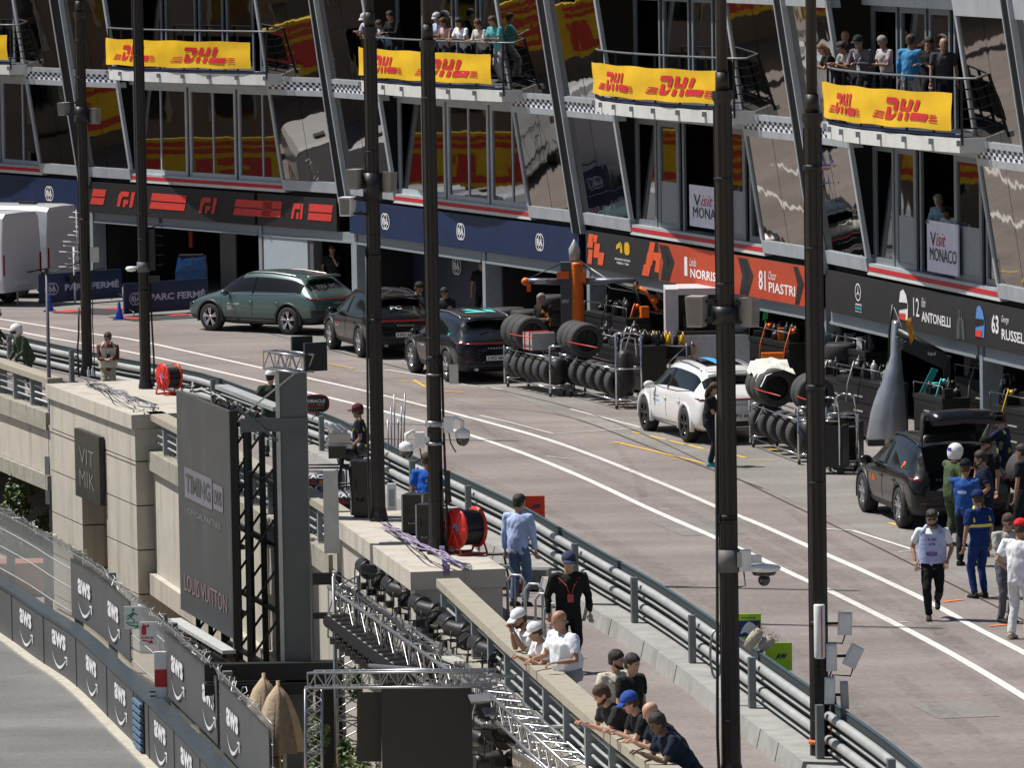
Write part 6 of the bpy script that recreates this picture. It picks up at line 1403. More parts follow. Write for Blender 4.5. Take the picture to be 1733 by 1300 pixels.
def aws(px,path,z0,k,off,parent):
    q,d,n_=along(path,px,z0,off); f_=lambda u,v:xy(q,z0)+d*(u*k*1.7)+V((0,0,v*k)); b=B()
    puttext(b,'aws',f_,-.42,.42,.38,.68,0,.035)
    pts_=[(-.42+.84*t/12,.22-.20*math.sin(PI*(t/12)**.85)) for t in range(13)]
    for t in range(12):
        w0=.012+.05*math.sin(PI*t/12); w1=.012+.05*math.sin(PI*(t+1)/12); putpoly(b,[pts_[t],pts_[t+1],(pts_[t+1][0],pts_[t+1][1]-w1),(pts_[t][0],pts_[t][1]-w0)],f_)
    putpoly(b,[(.33,.27),(.5,.3),(.49,.12),(.45,.12),(.45,.25),(.34,.24)],f_); b.o('logo',AWSW,parent)
b=B()
for x in(20,74,129,181,228,252,296,340):
    q,d,n_=along(BL,x,LOW+.5,.012); b.bar(xy(q,LOW+.05),xy(q,LOW+1.04),.02,.012,up=n_)
b.o('panel_joint',BLK,br)
for x in(46,102,156,206,274,318): aws(x,BL,LOW+.2,1.05,.02,br)
# louvred gate section
q,d,n_=along(BL,240,LOW,.03)
b=B(); 
for k in range(7): b.hexa([xy(q,LOW+.1+.135*k)+d*a*1.0-n_*o_+V((0,0,z)) for z in(0,.07) for a,o_ in((-.5,.0),(.5,.0),(.5,.06),(-.5,.06))])
b.o('louvre',M('blue_louvre',(.12,.2,.3),.5,.2),br); b=B(); b.hexa([xy(q,z)+d*a*1.06-n_*o_ for z in(LOW+.05,LOW+1.04) for a,o_ in((-.5,-.02),(.5,-.02),(.5,-.005),(-.5,-.005))]); b.o('louvre_backing',M('navy_back',(.01,.02,.04),.7),br)
# fence
fn_=T('mesh_fence','tall grey chain link safety fence behind the charcoal track barrier','fence',(0,0,0))
FP=[]
for i in range(len(BL)):
    d=(BL[min(i+1,len(BL)-1)]-BL[max(i-1,0)]).normalized(); n_=V((-d.y,d.x,0)); n_=n_ if n_.x>0 else -n_; FP.append(BL[i]+n_*.45)
MESH=bpy.data.materials.new('chain_link'); MESH.use_nodes=True; n=MESH.node_tree.nodes; l=MESH.node_tree.links; bs=n['Principled BSDF']; bs.inputs['Base Color'].default_value=(.4,.42,.42,1); bs.inputs['Metallic'].default_value=.6; bs.inputs['Roughness'].default_value=.5
uv=n.new('ShaderNodeUVMap'); sx=n.new('ShaderNodeSeparateXYZ'); l.new(uv.outputs[0],sx.inputs[0]); prev=None
for op in('ADD','SUBTRACT'):
    a=n.new('ShaderNodeMath'); a.operation=op; l.new(sx.outputs[0],a.inputs[0]); l.new(sx.outputs[1],a.inputs[1]); m1=n.new('ShaderNodeMath'); m1.operation='MULTIPLY'; m1.inputs[1].default_value=15; l.new(a.outputs[0],m1.inputs[0]); fr=n.new('ShaderNodeMath'); fr.operation='FRACT'; l.new(m1.outputs[0],fr.inputs[0]); lt_=n.new('ShaderNodeMath'); lt_.operation='LESS_THAN'; lt_.inputs[1].default_value=.36; l.new(fr.outputs[0],lt_.inputs[0])
    if prev: mx=n.new('ShaderNodeMath'); mx.operation='MAXIMUM'; l.new(prev.outputs[0],mx.inputs[0]); l.new(lt_.outputs[0],mx.inputs[1]); l.new(mx.outputs[0],bs.inputs['Alpha'])
    prev=lt_
b=B(); acc=[0]
for i in range(1,len(FP)): acc.append(acc[-1]+(FP[i]-FP[i-1]).length)
for i,p in enumerate(FP): b.v+=[xy(p,LOW+.1),xy(p,LOW+2.45),xy(p,LOW+2.45)+V((-.25,-.12,.3))]
for i in range(len(FP)-1): b.face([3*i,3*i+3,3*i+4,3*i+1]); b.face([3*i+1,3*i+4,3*i+5,3*i+2])
mo=b.o('mesh_netting',MESH,fn_,fix=False); ul=mo.data.uv_layers.new(name='UVMap')
for lp in mo.data.loops:
    v=lp.vertex_index; ul.data[lp.index].uv=(acc[v//3],(.1,2.45,2.85)[v%3])
for z in(.7,1.2,1.7,2.1,2.45): 
    b=B(); b.path([xy(p,LOW+z) for p in FP],.014,5); b.o('cable',GALV,fn_)
for x in(10,72,124,182,266,284,340,375): 
    q,d,n_=along(FP,x,LOW+2,0); b=B(); b.bar(xy(q,LOW)+n_*.1,xy(q,LOW+2.5)+n_*.1,.16,.16,up=n_); b.o('post',M('fence_post_grey',(.14,.15,.155),.6,.2),fn_)
R6=random.Random(5)
b=B(); P=[]
for i in range(420):
    t=i/419*(len(FP)-1.001); k=int(t); P.append(xy(FP[k].lerp(FP[k+1],t-k),LOW+2.6+R6.uniform(-.08,.12))+V((R6.uniform(-.1,.1)-.15,0,0)))
b.path(P,.006,4); b.o('barbed_top',GALV,fn_)
for x0,x1,lgs,lb in((124,224,(150,199),'charcoal fence banner with two white logos behind the exit sign'),(284,373,(308,361),'charcoal fence banner with two white logos right of the fire sign'),(376,470,(402,),'charcoal fence banner at the bottom edge near the scaffold')):
    pts_=[along(FP,x0+(x1-x0)*k/8,LOW+1.7,.03)[0] for k in range(9)]; b=B()
    for k in range(8):
        a,c=pts_[k],pts_[k+1]; n_=outn(a,c); b.hexa([xy(a,LOW+1.15),xy(c,LOW+1.15),xy(c,LOW+1.15)-V((.02,0,0)),xy(a,LOW+1.15)-V((.02,0,0)),xy(a,LOW+2.35),xy(c,LOW+2.35),xy(c,LOW+2.35)-V((.02,0,0)),xy(a,LOW+2.35)-V((.02,0,0))])
    o=tag(b.o('fence_banner',BAN),lb,'banner','charcoal banners hung on the track fence')
    for x in lgs: aws(x,FP,LOW+1.33,1.05,.08,o)
# exit / fire signs and striped posts
GRN=M('sign_green',(.02,.3,.13),.5)
def board(px,py,s_,w_,h_,label,draw,name='safety_sign',rz=0,th=.04,mat=None,cat='sign'):
    p=V(((px-866)/s_,F/s_,0)); p.z=zat(p,py); root=T(name,label,cat,p,rz); b=B(); b.box(-w_/2,w_/2,-th/2,th/2,-h_/2,h_/2); bd=b.o('board',mat or WHT,root); b=B(); f_=lambda u,v:V((-w_/2+w_*u,-th/2-.006,-h_/2+h_*v)); ms=draw(b,f_,root); b.o('lettering',ms,bd); return root
def dex(b,f,r):
    for q in([(.45,.8),(.6,.8),(.62,.9),(.5,.92)],[(.3,.62),(.55,.78),(.62,.7),(.45,.5),(.38,.5)],[(.55,.74),(.8,.64),(.78,.6),(.58,.66)],[(.38,.52),(.25,.42),(.15,.42),(.15,.46),(.24,.48),(.36,.6)],[(.42,.5),(.6,.44),(.62,.32),(.56,.32),(.54,.42),(.4,.45)],[(.3,.66),(.15,.58),(.17,.54),(.32,.6)]): putpoly(b,q,f)
    puttext(b,'EXIT',f,.12,.88,.24,.32,0,.03); putpoly(b,[(.2,.18),(.65,.1),(.63,.05),(.9,.08),(.75,.2),(.7,.15),(.25,.22)],f); return GRN
def dfi(b,f,r):
    putpoly(b,[(.12,.45),(.38,.45),(.38,.8),(.12,.8)],f); putpoly(b,[(.15,.8),(.35,.8),(.3,.9),(.2,.9)],f); putpoly(b,[(.3,.84),(.55,.9),(.55,.78),(.3,.8)],f); puttext(b,'FIRE',f,.1,.82,.28,.37,0,.03); putpoly(b,[(.12,.2),(.55,.13),(.53,.07),(.8,.1),(.66,.24),(.6,.18),(.16,.25)],f); return RED
board(213,1046,91,.32,.43,'white sign with a green running figure and EXIT on the track fence',dex); board(239,1073,92.5,.32,.43,'white FIRE sign with a red extinguisher on the track fence',dfi)
for px,s_,z1,lb,wd in((237,92,1.3,'thin red and white striped post under the fire sign',.06),(263,92,2.2,'wide red and white striped post behind the fire sign',.16)):
    p=V(((px-866)/s_,F/s_,LOW)); root=T('striped_post',lb,'post',p); 
    for m_ in(0,1):
        b=B()
        for k in range(int(z1/.33)):
            if k%2==m_: b.box(-wd,wd,-.05,.05,.33*k,.33*(k+1)-.003)
        b.o('white_bands' if m_ else 'red_bands',WHT if m_ else RED,root)
b=B()
for k in range(14): b.cb((0,0,.2+.08*k),.1,.02,.03,0,0)
p=V(((245-866)/92,F/92-.1,LOW)); o=b.o('hazard_strip',BLK); o.location=p; tag(o,'black hatched hazard strip beside the thin striped post','hazard strip')
# ======================= PIT LANE EQUIPMENT =======================
def tyre(b,c,ax,r=.36,w_=.36,m=0,mr=1):
    # racing tyre with axis along X at centre c
    w2=w_/2; b.lathe([(r*.62,-w2*.92),(r*.86,-w2),(r*.97,-w2*.82),(r,-w2*.5),(r,w2*.5),(r*.97,w2*.82),(r*.86,w2),(r*.62,w2*.92)],c,'X',26,m,cap=False)
    b.lathe([(r*.61,-w2*.9),(r*.6,w2*.9)],c,'X',20,mr,cap=False)
    for x in(-w2*.6,w2*.6): b.lathe([(r*.6,c[0]*0+x),(r*.1,x)],c,'X',20,mr,cap=False)
RIMB=M('magnesium_rim',(.03,.03,.032),.35,.7); TYS=M('scuffed_racing_tyre',(.045,.045,.046),.8,0,.3,14,.3,30)
def mk_tyre(root,c,r=.36,w_=.36):
    b=B(); tyre(b,c,0,r,w_); o=b.o('tyre',[TYS,RIMB],root)
    b=B()
    for s_ in(-1,1):
        for k in range(5):
            a=k*2*PI/5; b.bar((c[0]+s_*w_*.36,c[1],c[2]),(c[0]+s_*w_*.38,c[1]+cos(a)*r*.6,c[2]+sin(a)*r*.6),.04,.03,0,up=V((1,0,0)))
    b.o('spokes',RIMB,root) 
def rack(a,c,label,nt,nb,box=False,hoops=True,rtop=.41):
    p=gp(*a);q=gp(*c); d=q-p; L=d.length; rz=math.atan2(d.y,d.x); root=T('tyre_rack',label,'tyre rack',p,rz,'tyre racks in the pit lane')
    b=B(); D_=.62
    for y in(.02,D_):
        for z in(.22,.93): b.tube((0,y,z),(L,y,z),.02)
        b.tube((0,y,.1),(0,y,1.0),.02); b.tube((L,y,.1),(L,y,1.75 if hoops else 1.2),.022)
    for x in(0,L):
        for z in(.22,.93): b.tube((x,.02,z),(x,D_,z),.02)
    b.tube((L,.02,1.75 if hoops else 1.2),(L,D_,1.75 if hoops else 1.2),.022)
    b.tube((0,.02,.28),(L*.3,.02,.98),.014)
    if hoops: b.path([(L+.02,.12,1.2),(L+.02,.15,1.62),(L+.02,.3,1.66),(L+.02,.48,1.62),(L+.02,.5,1.2)],.02,6)
    b.o('frame',CHROME,root)
    for x in(.12,L-.12):
        for y in(.06,D_-.04): 
            w=B(); w.lathe([(.001,-.02),(.06,-.02),(.06,.02),(.001,.02)],(x,y,.06),'Y',12); w.cb((x,y,.14),.05,.04,.08,0,1); w.o('castor',[BLK,GALV],root)
    sp_=(L-.15)/nb
    for k in range(nb): mk_tyre(root,(.18+sp_*k,.31,.24+.345),.345,min(.36,sp_*.95))
    sp_=.42
    for k in range(nt): mk_tyre(root,(.22+sp_*k,.31,.94+rtop),rtop,.4)
    b=B(); b.lathe([(.2,.3),(.22,.5),(.2,1.25 if hoops else .85),(.1,1.35 if hoops else .9)],(L-.24,.3,0),n=14); b.o('black_bag',BLK,root)
    b=B(); b.path([(0,-.03,1.35),(L*.3,-.1,1.33),(L*.75,-.08,1.35)],.014,5); b.o('red_strap',RED,root)
    if box:
        b=B(); x0=.22+sp_*nt-.1; b.box(x0,x0+.65,.02,.6,1.02,1.42); b.o('alloy_case',GALV,root); b=B()
        for x in(x0+.15,x0+.5): b.box(x-.02,x+.02,.0,.62,1.0,1.44)
        b.o('case_straps',RED,root)
    return root
rack((853,655),(930,673),'tyre rack with red straps and a metal case, leftmost behind the blue-black car',3,6,True,False)
rack((948,668),(1042,694),'tyre rack with chrome handle hoop in front of the orange gantry',3,6)
rack((1268,757),(1350,788),'tyre rack with a pale sheet on top behind the white car',3,5,False,False)
rack((1345,772),(1402,800),'tyre rack right of the last lamp post beside the handle trolleys',2,3,False,False)
# pale sheet on rack 3
p=gp(1268,757);q=gp(1350,788); d=(q-p); rz=math.atan2(d.y,d.x); b=B(); R1=random.Random(1); n=10
for i in range(n+1):
    for j in range(7): b.v.append(V((i/n*1.4-.1,j/6*.75-.05,1.76+.05*math.sin(i*1.7+j)+.04*R1.random()-(.25 if j in(0,) else 0)+.1*math.sin(i*.5))))
for i in range(n):
    for j in range(6): b.face([i*7+j,(i+1)*7+j,(i+1)*7+j+1,i*7+j+1],0,True)
o=b.o('cover_sheet',fab((.6,.6,.56)),fix=False); o.location=p; o.rotation_euler=(0,0,rz); tag(o,'crumpled pale sheet lying over the tyres behind the white car','cover sheet')
def tstack(px,py,label,n=2,r=.43,wrap=True,rz=0):
    root=T('tyre_stack',label,'tyres',gp(px,py),rz,'black wrapped tyres stacked by the garages'); 
    for k in range(n):
        b=B(); z=.02+k*.4; b.lathe([(.2,z),(r*.9,z),(r,z+.07),(r,z+.31),(r*.9,z+.38),(.2,z+.38)],n=24); b.o('tyre',RUB,root)
for x,y,n_,lb in((862,600,3,'stack of wrapped tyres left of the orange shirt'),(893,604,3,'second stack of wrapped tyres left of the orange shirt'),(938,606,4,'stack of wrapped tyres right of the orange shirt'),(1345,668,4,'tall stack of wrapped tyres between the last two lamp posts'),(1428,700,4,'stack of wrapped tyres in front of the star emblem garage')): tstack(x,y,lb,n_)
# loose racing wheel at right edge
root=T('racing_wheel','big racing tyre cut by the right edge of the photo','tyre',gp(1741,880),rad(-60)); mk_tyre(root,(0,0,.9),.42,.42); b=B(); b.box(-.3,.3,-.3,.3,.05,.5); b.o('trolley',BLK,root)
# trolleys with chrome hoops
def hoop_trolley(px,py,rz,label):
    root=T('handle_trolley',label,'trolley',gp(px,py),rz,'black trolleys with chrome handles'); b=B(); b.box(-.28,.28,-.22,.22,.15,1.0); b.lathe([(.2,1.0),(.18,1.15),(.05,1.2)],n=12); b.o('case',BLK,root)
    b=B()
    for x in(-.22,.22): b.path([(x,-.26,.2),(x,-.27,1.3),(x*.8,-.26,1.52),(x*.3,-.26,1.58)],.02,6)
    b.path([(-.07,-.26,1.58),(.07,-.26,1.58)],.02,6); b.path([(-.2,-.27,1.1),(.2,-.27,1.1)],.016,5); b.o('handle',CHROME,root)
    for x in(-.22,.22):
        b=B(); b.lathe([(.001,-.03),(.08,-.03),(.08,.03),(.001,.03)],(x,-.2,.08),'Y',12); b.o('wheel',RUB,root)
hoop_trolley(1410,802,rad(-20),'black trolley with chrome handle in front of the star emblem garage'); hoop_trolley(1436,795,rad(-15),'second black trolley with chrome handle, right of the first')
# generic clutter
def bench(px,py,rz,L,hh,seed,label,acc=None,bottles=True,name='equipment_trolley'):
    R_=random.Random(seed); root=T(name,label,'equipment trolley',gp(px,py),rz,'black equipment trolleys by the garages'); b=B(); b.box(0,L,-.3,.3,.1,hh*.92); b.box(-.02,L+.02,-.32,.32,hh*.925,hh); b.o('cabinet',BLK,root)
    b=B()
    for k in range(3):
        z=.2+(hh-.35)*k/3; b.box(.05,L-.05,-.318,-.302,z,z+(hh-.35)/3-.04); b.box(L*.4,L*.6,-.335,-.319,z+.1,z+.13,1)
    b.o('drawer',[DKM,GALV],root)
    b=B(); b.tube((0,-.3,hh),(0,-.3,hh+.25),.015); b.tube((L,-.3,hh),(L,-.3,hh+.25),.015); b.tube((0,-.3,hh+.25),(L,-.3,hh+.25),.015); b.o('chrome_rail',M('dull_chrome',(.12,.12,.13),.35,.8),root)
    n=int(L*5)
    for k in range(n):
        x=.1+(L-.2)*k/max(1,n-1)+R_.uniform(-.04,.04); y=R_.uniform(-.15,.2); t=R_.random(); b=B(); h_=R_.uniform(.15,.5)
        if t<.45 and bottles: r=R_.uniform(.06,.11); b.lathe([(r,hh+.01),(r,hh+h_*.7),(r*.6,hh+h_*.85),(r*.25,hh+h_*.9),(r*.25,hh+h_)],(x,y,0),n=12); b.o('gas_bottle',BLK if R_.random()<.93 else GALV,root)
        elif t<.75: b.cb((x,y,hh+.01+h_*.3),R_.uniform(.12,.3),.2,h_*.6,R_.uniform(-.4,.4)); b.o('tool_box',acc if acc and R_.random()<.4 else BLK,root)
        else:
            b.cb((x,y,hh+.12),.1,.25,.2); b.path([(x,y,hh+.1),(x+.08,y-.1,hh+.35),(x+.15,y-.15,hh+.3),(x+.2,y-.3,hh-.1),(x+.18,y-.34,hh-.5)],.014,5,1); b.sph((x,y,hh+.28),.06,n=8,m=1); b.o('wheel_gun',[BLK,acc if acc and R_.random()<.5 else DKM],root)
    return root
FD=rad(-72)
bench(985,640,FD,3.6,1.0,11,'long black tool bench right of the orange gantry',GALV); bench(1052,655,FD,2.4,1.15,12,'black tool bench left of the yellow fittings',GALV); bench(1010,612,FD,3.2,1.3,21,'black rear bench under the orange sign',ORG)
bench(1068,640,FD,1.6,.9,13,'chrome framed trolley with yellow wheel guns beside the white cabinet',YEL); bench(1275,640,FD,2.0,1.2,14,'black bench behind the white car by the green light',ORG); bench(1290,665,FD,2.6,1.35,15,'black bench behind the tyre rack with the sheet',ORG)
bench(1395,720,FD,3.4,1.15,16,'black bench with gas bottles in front of the star emblem sign',GALV); bench(1440,735,FD,2.6,1.3,17,'black bench left of the silver gantry foot',GALV); bench(1405,690,FD,3.0,1.5,18,'tall black cabinet row inside the star emblem garage',GALV)
bench(1570,760,FD,1.6,1.2,19,'black cabinet right of the silver gantry foot',AQ); bench(1640,745,FD,3.0,1.4,20,'black cabinet row behind the raised tailgate',GALV); bench(1700,790,FD,2.4,1.3,22,'black cabinet at the right edge behind the mechanics',YEL)
bench(1255,600,FD,2.2,1.5,23,'tall black cabinet in the second orange garage',GALV); bench(1305,640,FD,3.2,1.6,24,'tall black cabinet under the number 81 sign',ORG)
def trolley_frame(px,py,rz,label):
    root=T('chrome_trolley',label,'trolley',gp(px,py),rz); b=B()
    for x in(0,.9):
        for y in(0,.6): b.tube((x,y,.1),(x,y,1.15),.02); 
    for z in(.3,1.1):
        for q in(((0,0,z),(.9,0,z)),((0,.6,z),(.9,.6,z)),((0,0,z),(0,.6,z)),((.9,0,z),(.9,.6,z))): b.tube(*q,.02)
    b.tube((0,0,.3),(.9,0,1.1),.015); b.path([(-.02,0,1.1),(-.2,0,1.05),(-.22,0,.8)],.02,6); b.o('frame',CHROME,root); b=B(); b.box(.03,.87,.03,.57,.85,1.08); b.o('top_box',BLK,root)
    for k in range(5):
        b=B(); x=.1+.16*k; b.lathe([(.05,1.1),(.07,1.2),(.05,1.32),(.02,1.35)],(x,.25,0),n=10); b.path([(x,.25,1.3),(x+.05,.1,1.42),(x+.1,.1,1.2)],.015,5); b.o('yellow_fitting',YEL if k%2==0 else BLK,root)
trolley_frame(1072,662,rad(-15),'chrome tube trolley topped with yellow fittings beside the white cabinet'); trolley_frame(1100,664,rad(-15),'second chrome trolley with an orange detail by the white cabinet')
# orange gantry
p=gp(965,622); root=T('gantry','orange and grey equipment gantry with a silver cone top beside the tyre racks','gantry',p,0); s_=sc(p); zt=zat(p,440); k=1/s_
b=B(); b.box(-14*k,4*k,-.15,.25,0,zt-.05); b.o('grey_pillar',M('team_grey',(.09,.1,.11),.4,.3),root)
b=B(); rg=[]; n=46
for i in range(n+1):
    z=.3+(zt-.35)*i/n; r=(1.0 if i%2 else .88)*(.2-.03*i/n); rg.append([(14*k+r*cos(a)*(.9),-.1+r*sin(a),z) for a in[2*PI*j/14 for j in range(14)]])
b.loft(rg); b.o('orange_bellows',ORG,root)
b=B(); b.lathe([(.13,zt),(.14,zt+.28),(.02,zt+.5),(.001,zt+.52)],(10*k,-.05,0),n=16); b.o('cone_top',GALV,root)
za=zat(p,476); b=B(); b.tube((-14*k,-.1,za),(-70*k,-.25,za+.04),.09,.07,10,0); b.tube((20*k,-.1,za),(112*k,-.5,za+.03),.09,.06,10,0); b.o('boom',M('boom_grey',(.2,.23,.28),.3,.5),root)
b=B(); b.sph((-73*k,-.25,za+.03),.11,.09,.1,10); b.cb((-68*k,-.25,za-.12),.1,.1,.2); b.cb((22*k,-.2,za+.1),.2,.15,.25); b.cb((-10*k,-.17,zat(p,465)),.3,.03,.18); b.sph((112*k,-.5,za-.1),.07,n=8); b.sph((145*k,-.7,zat(p,507)),.09,n=10); b.path([(112*k,-.5,za-.1),(130*k,-.6,za-.25),(148*k,-.7,za-.7)],.05,6); b.o('orange_fittings',ORG,root)
b=B(); b.tube((-14*k,0,zt-.1),(-68*k,-.2,za+.1),.012); b.path([(15*k,0,zt),(60*k,-.2,zt-.45),(150*k,-.7,zat(p,505))],.03,6,1); b.path([(15*k,0,zt-.02),(70*k,-.25,zt-.7),(150*k,-.7,zat(p,500))],.015,5,1); b.path([(112*k,-.5,za),(118*k,-.5,za-.5),(128*k,-.6,za-.9),(140*k,-.6,zat(p,560))],.06,7); b.o('cables',[BLK,GALV],root)
def tl(b,s,x0,x1,z0,z1,y,m=0,bold=.02): puttext(b,s,lambda u,v:V((u,y,v)),x0,x1,z0,z1,m,bold)
b=B(); tl(b,'SPARCO',-58*k,-40*k,za-.03,za+.06,-.36); tl(b,'DEWALT',-12*k,0,zat(p,512),zat(p,506),-.16); b.o('lettering',TW,root)
# white cabinet with round browser badge
p=gp(1118,655); s_=sc(p); k=1/s_; root=T('white_cabinet','large white cabinet with a colourful round badge under the orange sign','cabinet',p,0); z=lambda y:zat(p,y)
b=B(); b.box(10*k,32*k,.0,1.6,z(600),z(490)); b.box(32*k,148*k,.0,1.6,z(500),z(489)); b.box(120*k,148*k,.05,1.6,z(600),z(500)); b.box(26*k,150*k,-.5,.4,.1,z(566)); b.o('cabinet',M('cabinet_white',(.6,.6,.62),.4),root)
b=B(); b.box(32*k,120*k,.6,.8,z(598),z(500)); b.box(28*k,148*k,-.45,.38,z(565),z(560)); b.box(40*k,58*k,-.1,.1,z(560),z(535)); b.o('dark_recess',BLK,root)
cz=z(589); b=B(); cxx=50*k; f_=lambda u,v:V((u,-.512,v)); R0=.15
for j,(a0,a1) in enumerate(((30,150),(150,270),(270,390))): ringpoly(b,f_,cxx,cz,R0,R0,R0*.5,j,8,rad(a0),rad(a1))
f3=lambda u,v:V((u,-.516,v)); ringpoly(b,f3,cxx,cz,R0*.55,R0*.55,R0*.15,3,14); ringpoly(b,lambda u,v:V((u,-.52,v)),cxx,cz,R0*.42,R0*.42,R0*.41,4,14)
b.o('badge',[RED,GRN,YEL,TW,HB],root)
# blue-silver leaning pole + orange board between last posts
b=B(); p=gp(1412,700); b.tube((0,0,0),(-.36,0,zat(p,515)),.1,.09,12); o=tag(b.o('support_pole',M('blue_silver',(.2,.32,.45),.2,.8)),'blue-silver tubular pole leaning left of the star emblem sign','pole'); o.location=p
b=B(); p=gp(1385,690); z0,z1=zat(p,515),zat(p,490); b.box(-.06,.13,-.2,0,z0,z1); b.box(.0,.05,-.12,-.06,0,z0); o=tag(b.o('orange_marker',ORG),'small orange panel at the corner of the orange and black signs','marker'); o.location=p
b=B(); p=gp(1308,680); z0,z1=zat(p,622),zat(p,597); b.box(-.25,.25,-.1,.1,z0,z1); b.box(-.25,-.2,-.05,.05,0,z0); b.box(.2,.25,-.05,.05,0,z0); o=tag(b.o('orange_stand',ORG),'orange framed stand behind the white car','stand'); o.location=p
b=B(); p=gp(1297,660); z0,z1=zat(p,542),zat(p,517); b.poly([(-.08,0,z0),(.05,0,z0+.03),(.08,0,z1-.1),(-.02,0,z1)]); b.box(-.02,.02,.02,.06,0,z0); o=tag(b.o('green_marker',M('fluorescent_green',(.05,.7,.2),.5)),'bright green marker above the bench behind the white car','marker'); o.location=p
# silver gantry foot + boom
p=gp(1513,752); s_=sc(p); k=1/s_; z=lambda y:zat(p,y); root=T('gantry','tall silver gantry foot with a black boom in front of the black garage','gantry',p,0)
b=B(); rg=[]
for y,x0,x1,d in((752,-46,22,.3),(740,-45,22,.3),(700,-38,20,.27),(660,-26,18,.24),(625,-12,15,.2),(600,-5,13,.17),(548,-1,11,.15),(543,0,10,.14)): rg.append([(x0*k,-d,z(y)),((x0+x1)/2*k,-d-.12,z(y)),(x1*k,-d,z(y)),(x1*k,d,z(y)),(x0*k,d,z(y))])
b.loft(rg); b.o('foot',M('brushed_silver_blue',(.4,.42,.46),.35,.55,.2,2),root)
b=B(); b.box(-46*k,30*k,-.4,.4,.02,.14); b.o('base',BLK,root)
b=B(); b.tube((8*k,-.2,z(560)),(85*k,-.5,z(600)),.11,.08,8,0); b.bar((20*k,-.3,z(580)),(90*k,-.55,z(613)),.12,.3,0); b.cb((88*k,-.5,z(620)),.15,.15,.4); b.o('boom',BLK,root)
b=B(); b.path([(-8*k,-.1,z(620)),(-6*k,-.1,z(560)),(0,-.12,z(515))],.03,6); b.path([(0,-.12,z(515)),(20*k,-.2,z(570)),(80*k,-.5,z(595))],.012,5,1)
for i in range(7): b.lathe([(.17,z(590-3.5*i)),(.15,z(590-3.5*i)+.015)],(12*k,-.15,0),n=10,m=1)
b.o('rods',[BLK,GALV],root)
b=B(); tl(b,'Rebull',55*k,68*k,z(598),z(592),-.72); b.o('lettering',TW,root)
b=B(); b.v=[]; 
for i in range(7):
    for j in range(4): b.v.append(V(((20+i*1.2+j*3.0)*k,-.4+.03*math.sin(i*2+j),z(540+i*7)+j*.02)))
for i in range(6):
    for j in range(3): b.face([i*4+j,(i+1)*4+j,(i+1)*4+j+1,i*4+j+1],(i//2+j)%2,True)
o=b.o('streamer_flag',[ORG,YEL],fix=False); o.location=p; tag(o,'orange and yellow folded flag hanging from the silver gantry','flag')
b=B(); p2=gp(1677,745); z2=zat(p2,572); b.loft([[(x,y*w_,z2+h_*(1-y*y)) for y in(-1,-.5,0,.5,1)] for x,w_,h_ in((-.28,.1,.03),(-.15,.3,.15),(0,.4,.22),(.2,.35,.2),(.32,.1,.05))],closed=False,cap=False); b.tube((0,0,0),(0,0,z2+.1),.02); o=tag(b.o('umbrella',M('navy_gloss',(.01,.015,.05),.2,.2)),'small dark navy umbrella shape above the right garage pillar','umbrella'); o.location=p2
b=B(); p2=gp(1556,745); b.hexa([(0,-.02,1.0),(.16,-.02,1.0),(.16,.02,1.0),(0,.02,1.0),(.28,-.02,1.55),(.42,-.02,1.5),(.42,.02,1.5),(.28,.02,1.55)]); b.box(.0,.04,0,.04,0,1.0); o=tag(b.o('display_tablet',AQ),'tilted pale aqua display beyond the raised tailgate','display'); o.location=p2
# small gear by the navy garage: white rods
# ---------- parc ferme barriers ----------
def pbar(a,c,zt,label):
    p=gp(*a,.06);q=gp(*c,.06); d=q-p; L=d.length; root=T('banner_barrier',label,'barrier',xy(p,0),math.atan2(d.y,d.x),'navy banner barriers around the scrutineering area'); b=B(); b.box(0,L,-.03,.03,.08,zt); bd=b.o('banner',NAVY,root)
    b=B(); f_=lambda u,v:V((u*L,-.04,.08+(zt-.08)*v)); fia(b,lambda u,v:V((u,-.04,v)),L*.14,zt*.52,.36); puttext(b,'PARC FERMÉ',f_,.3,.96,.38,.66,0,.035); b.o('lettering',M('pale_lilac_print',(.5,.52,.65),.5),bd)
    for x in(.15,L-.15):
        b=B(); b.path([(x,-.3,.0),(x,-.25,.15),(x,0,.22),(x,.25,.15),(x,.3,0)],.018,5); b.o('foot',GALV,root)
pbar((67,515),(206,505),.93,'navy barrier with pale lettering, left one of the pair, in front of the vans'); pbar((210,533),(352,523),.95,'navy barrier with pale lettering, right one of the pair, beside the green car')
def cone(px,py,label):
    root=T('traffic_cone',label,'cone',gp(px,py),0,'small blue cones'); b=B(); b.box(-.17,.17,-.17,.17,0,.03); b.lathe([(.12,.03),(.07,.28),(.06,.3),(.035,.48),(.03,.5)],n=16); b.o('body',M('cone_blue',(.01,.08,.45),.45),root); b=B(); b.lathe([(.085,.2),(.07,.28)],n=16,cap=False); b.o('collar',M('cone_collar',(.1,.2,.6),.4),root)
cone(84,527,'blue cone in front of the left navy barrier'); cone(202,541,'blue cone between the two navy barriers')
for l in([(100,528),(135,524)],[(188,523),(207,521)],[(213,539),(228,537)],[(283,533),(315,531)]): ribbon('red_mat',l,.7,.02,M('red_mat',(.5,.04,.03),.8),False)
for l in([(135,531),(205,523)],[(205,540),(320,534)]): ribbon('black_mat',l,2.0,.014,M('black_mat',(.03,.03,.035),.8),False)
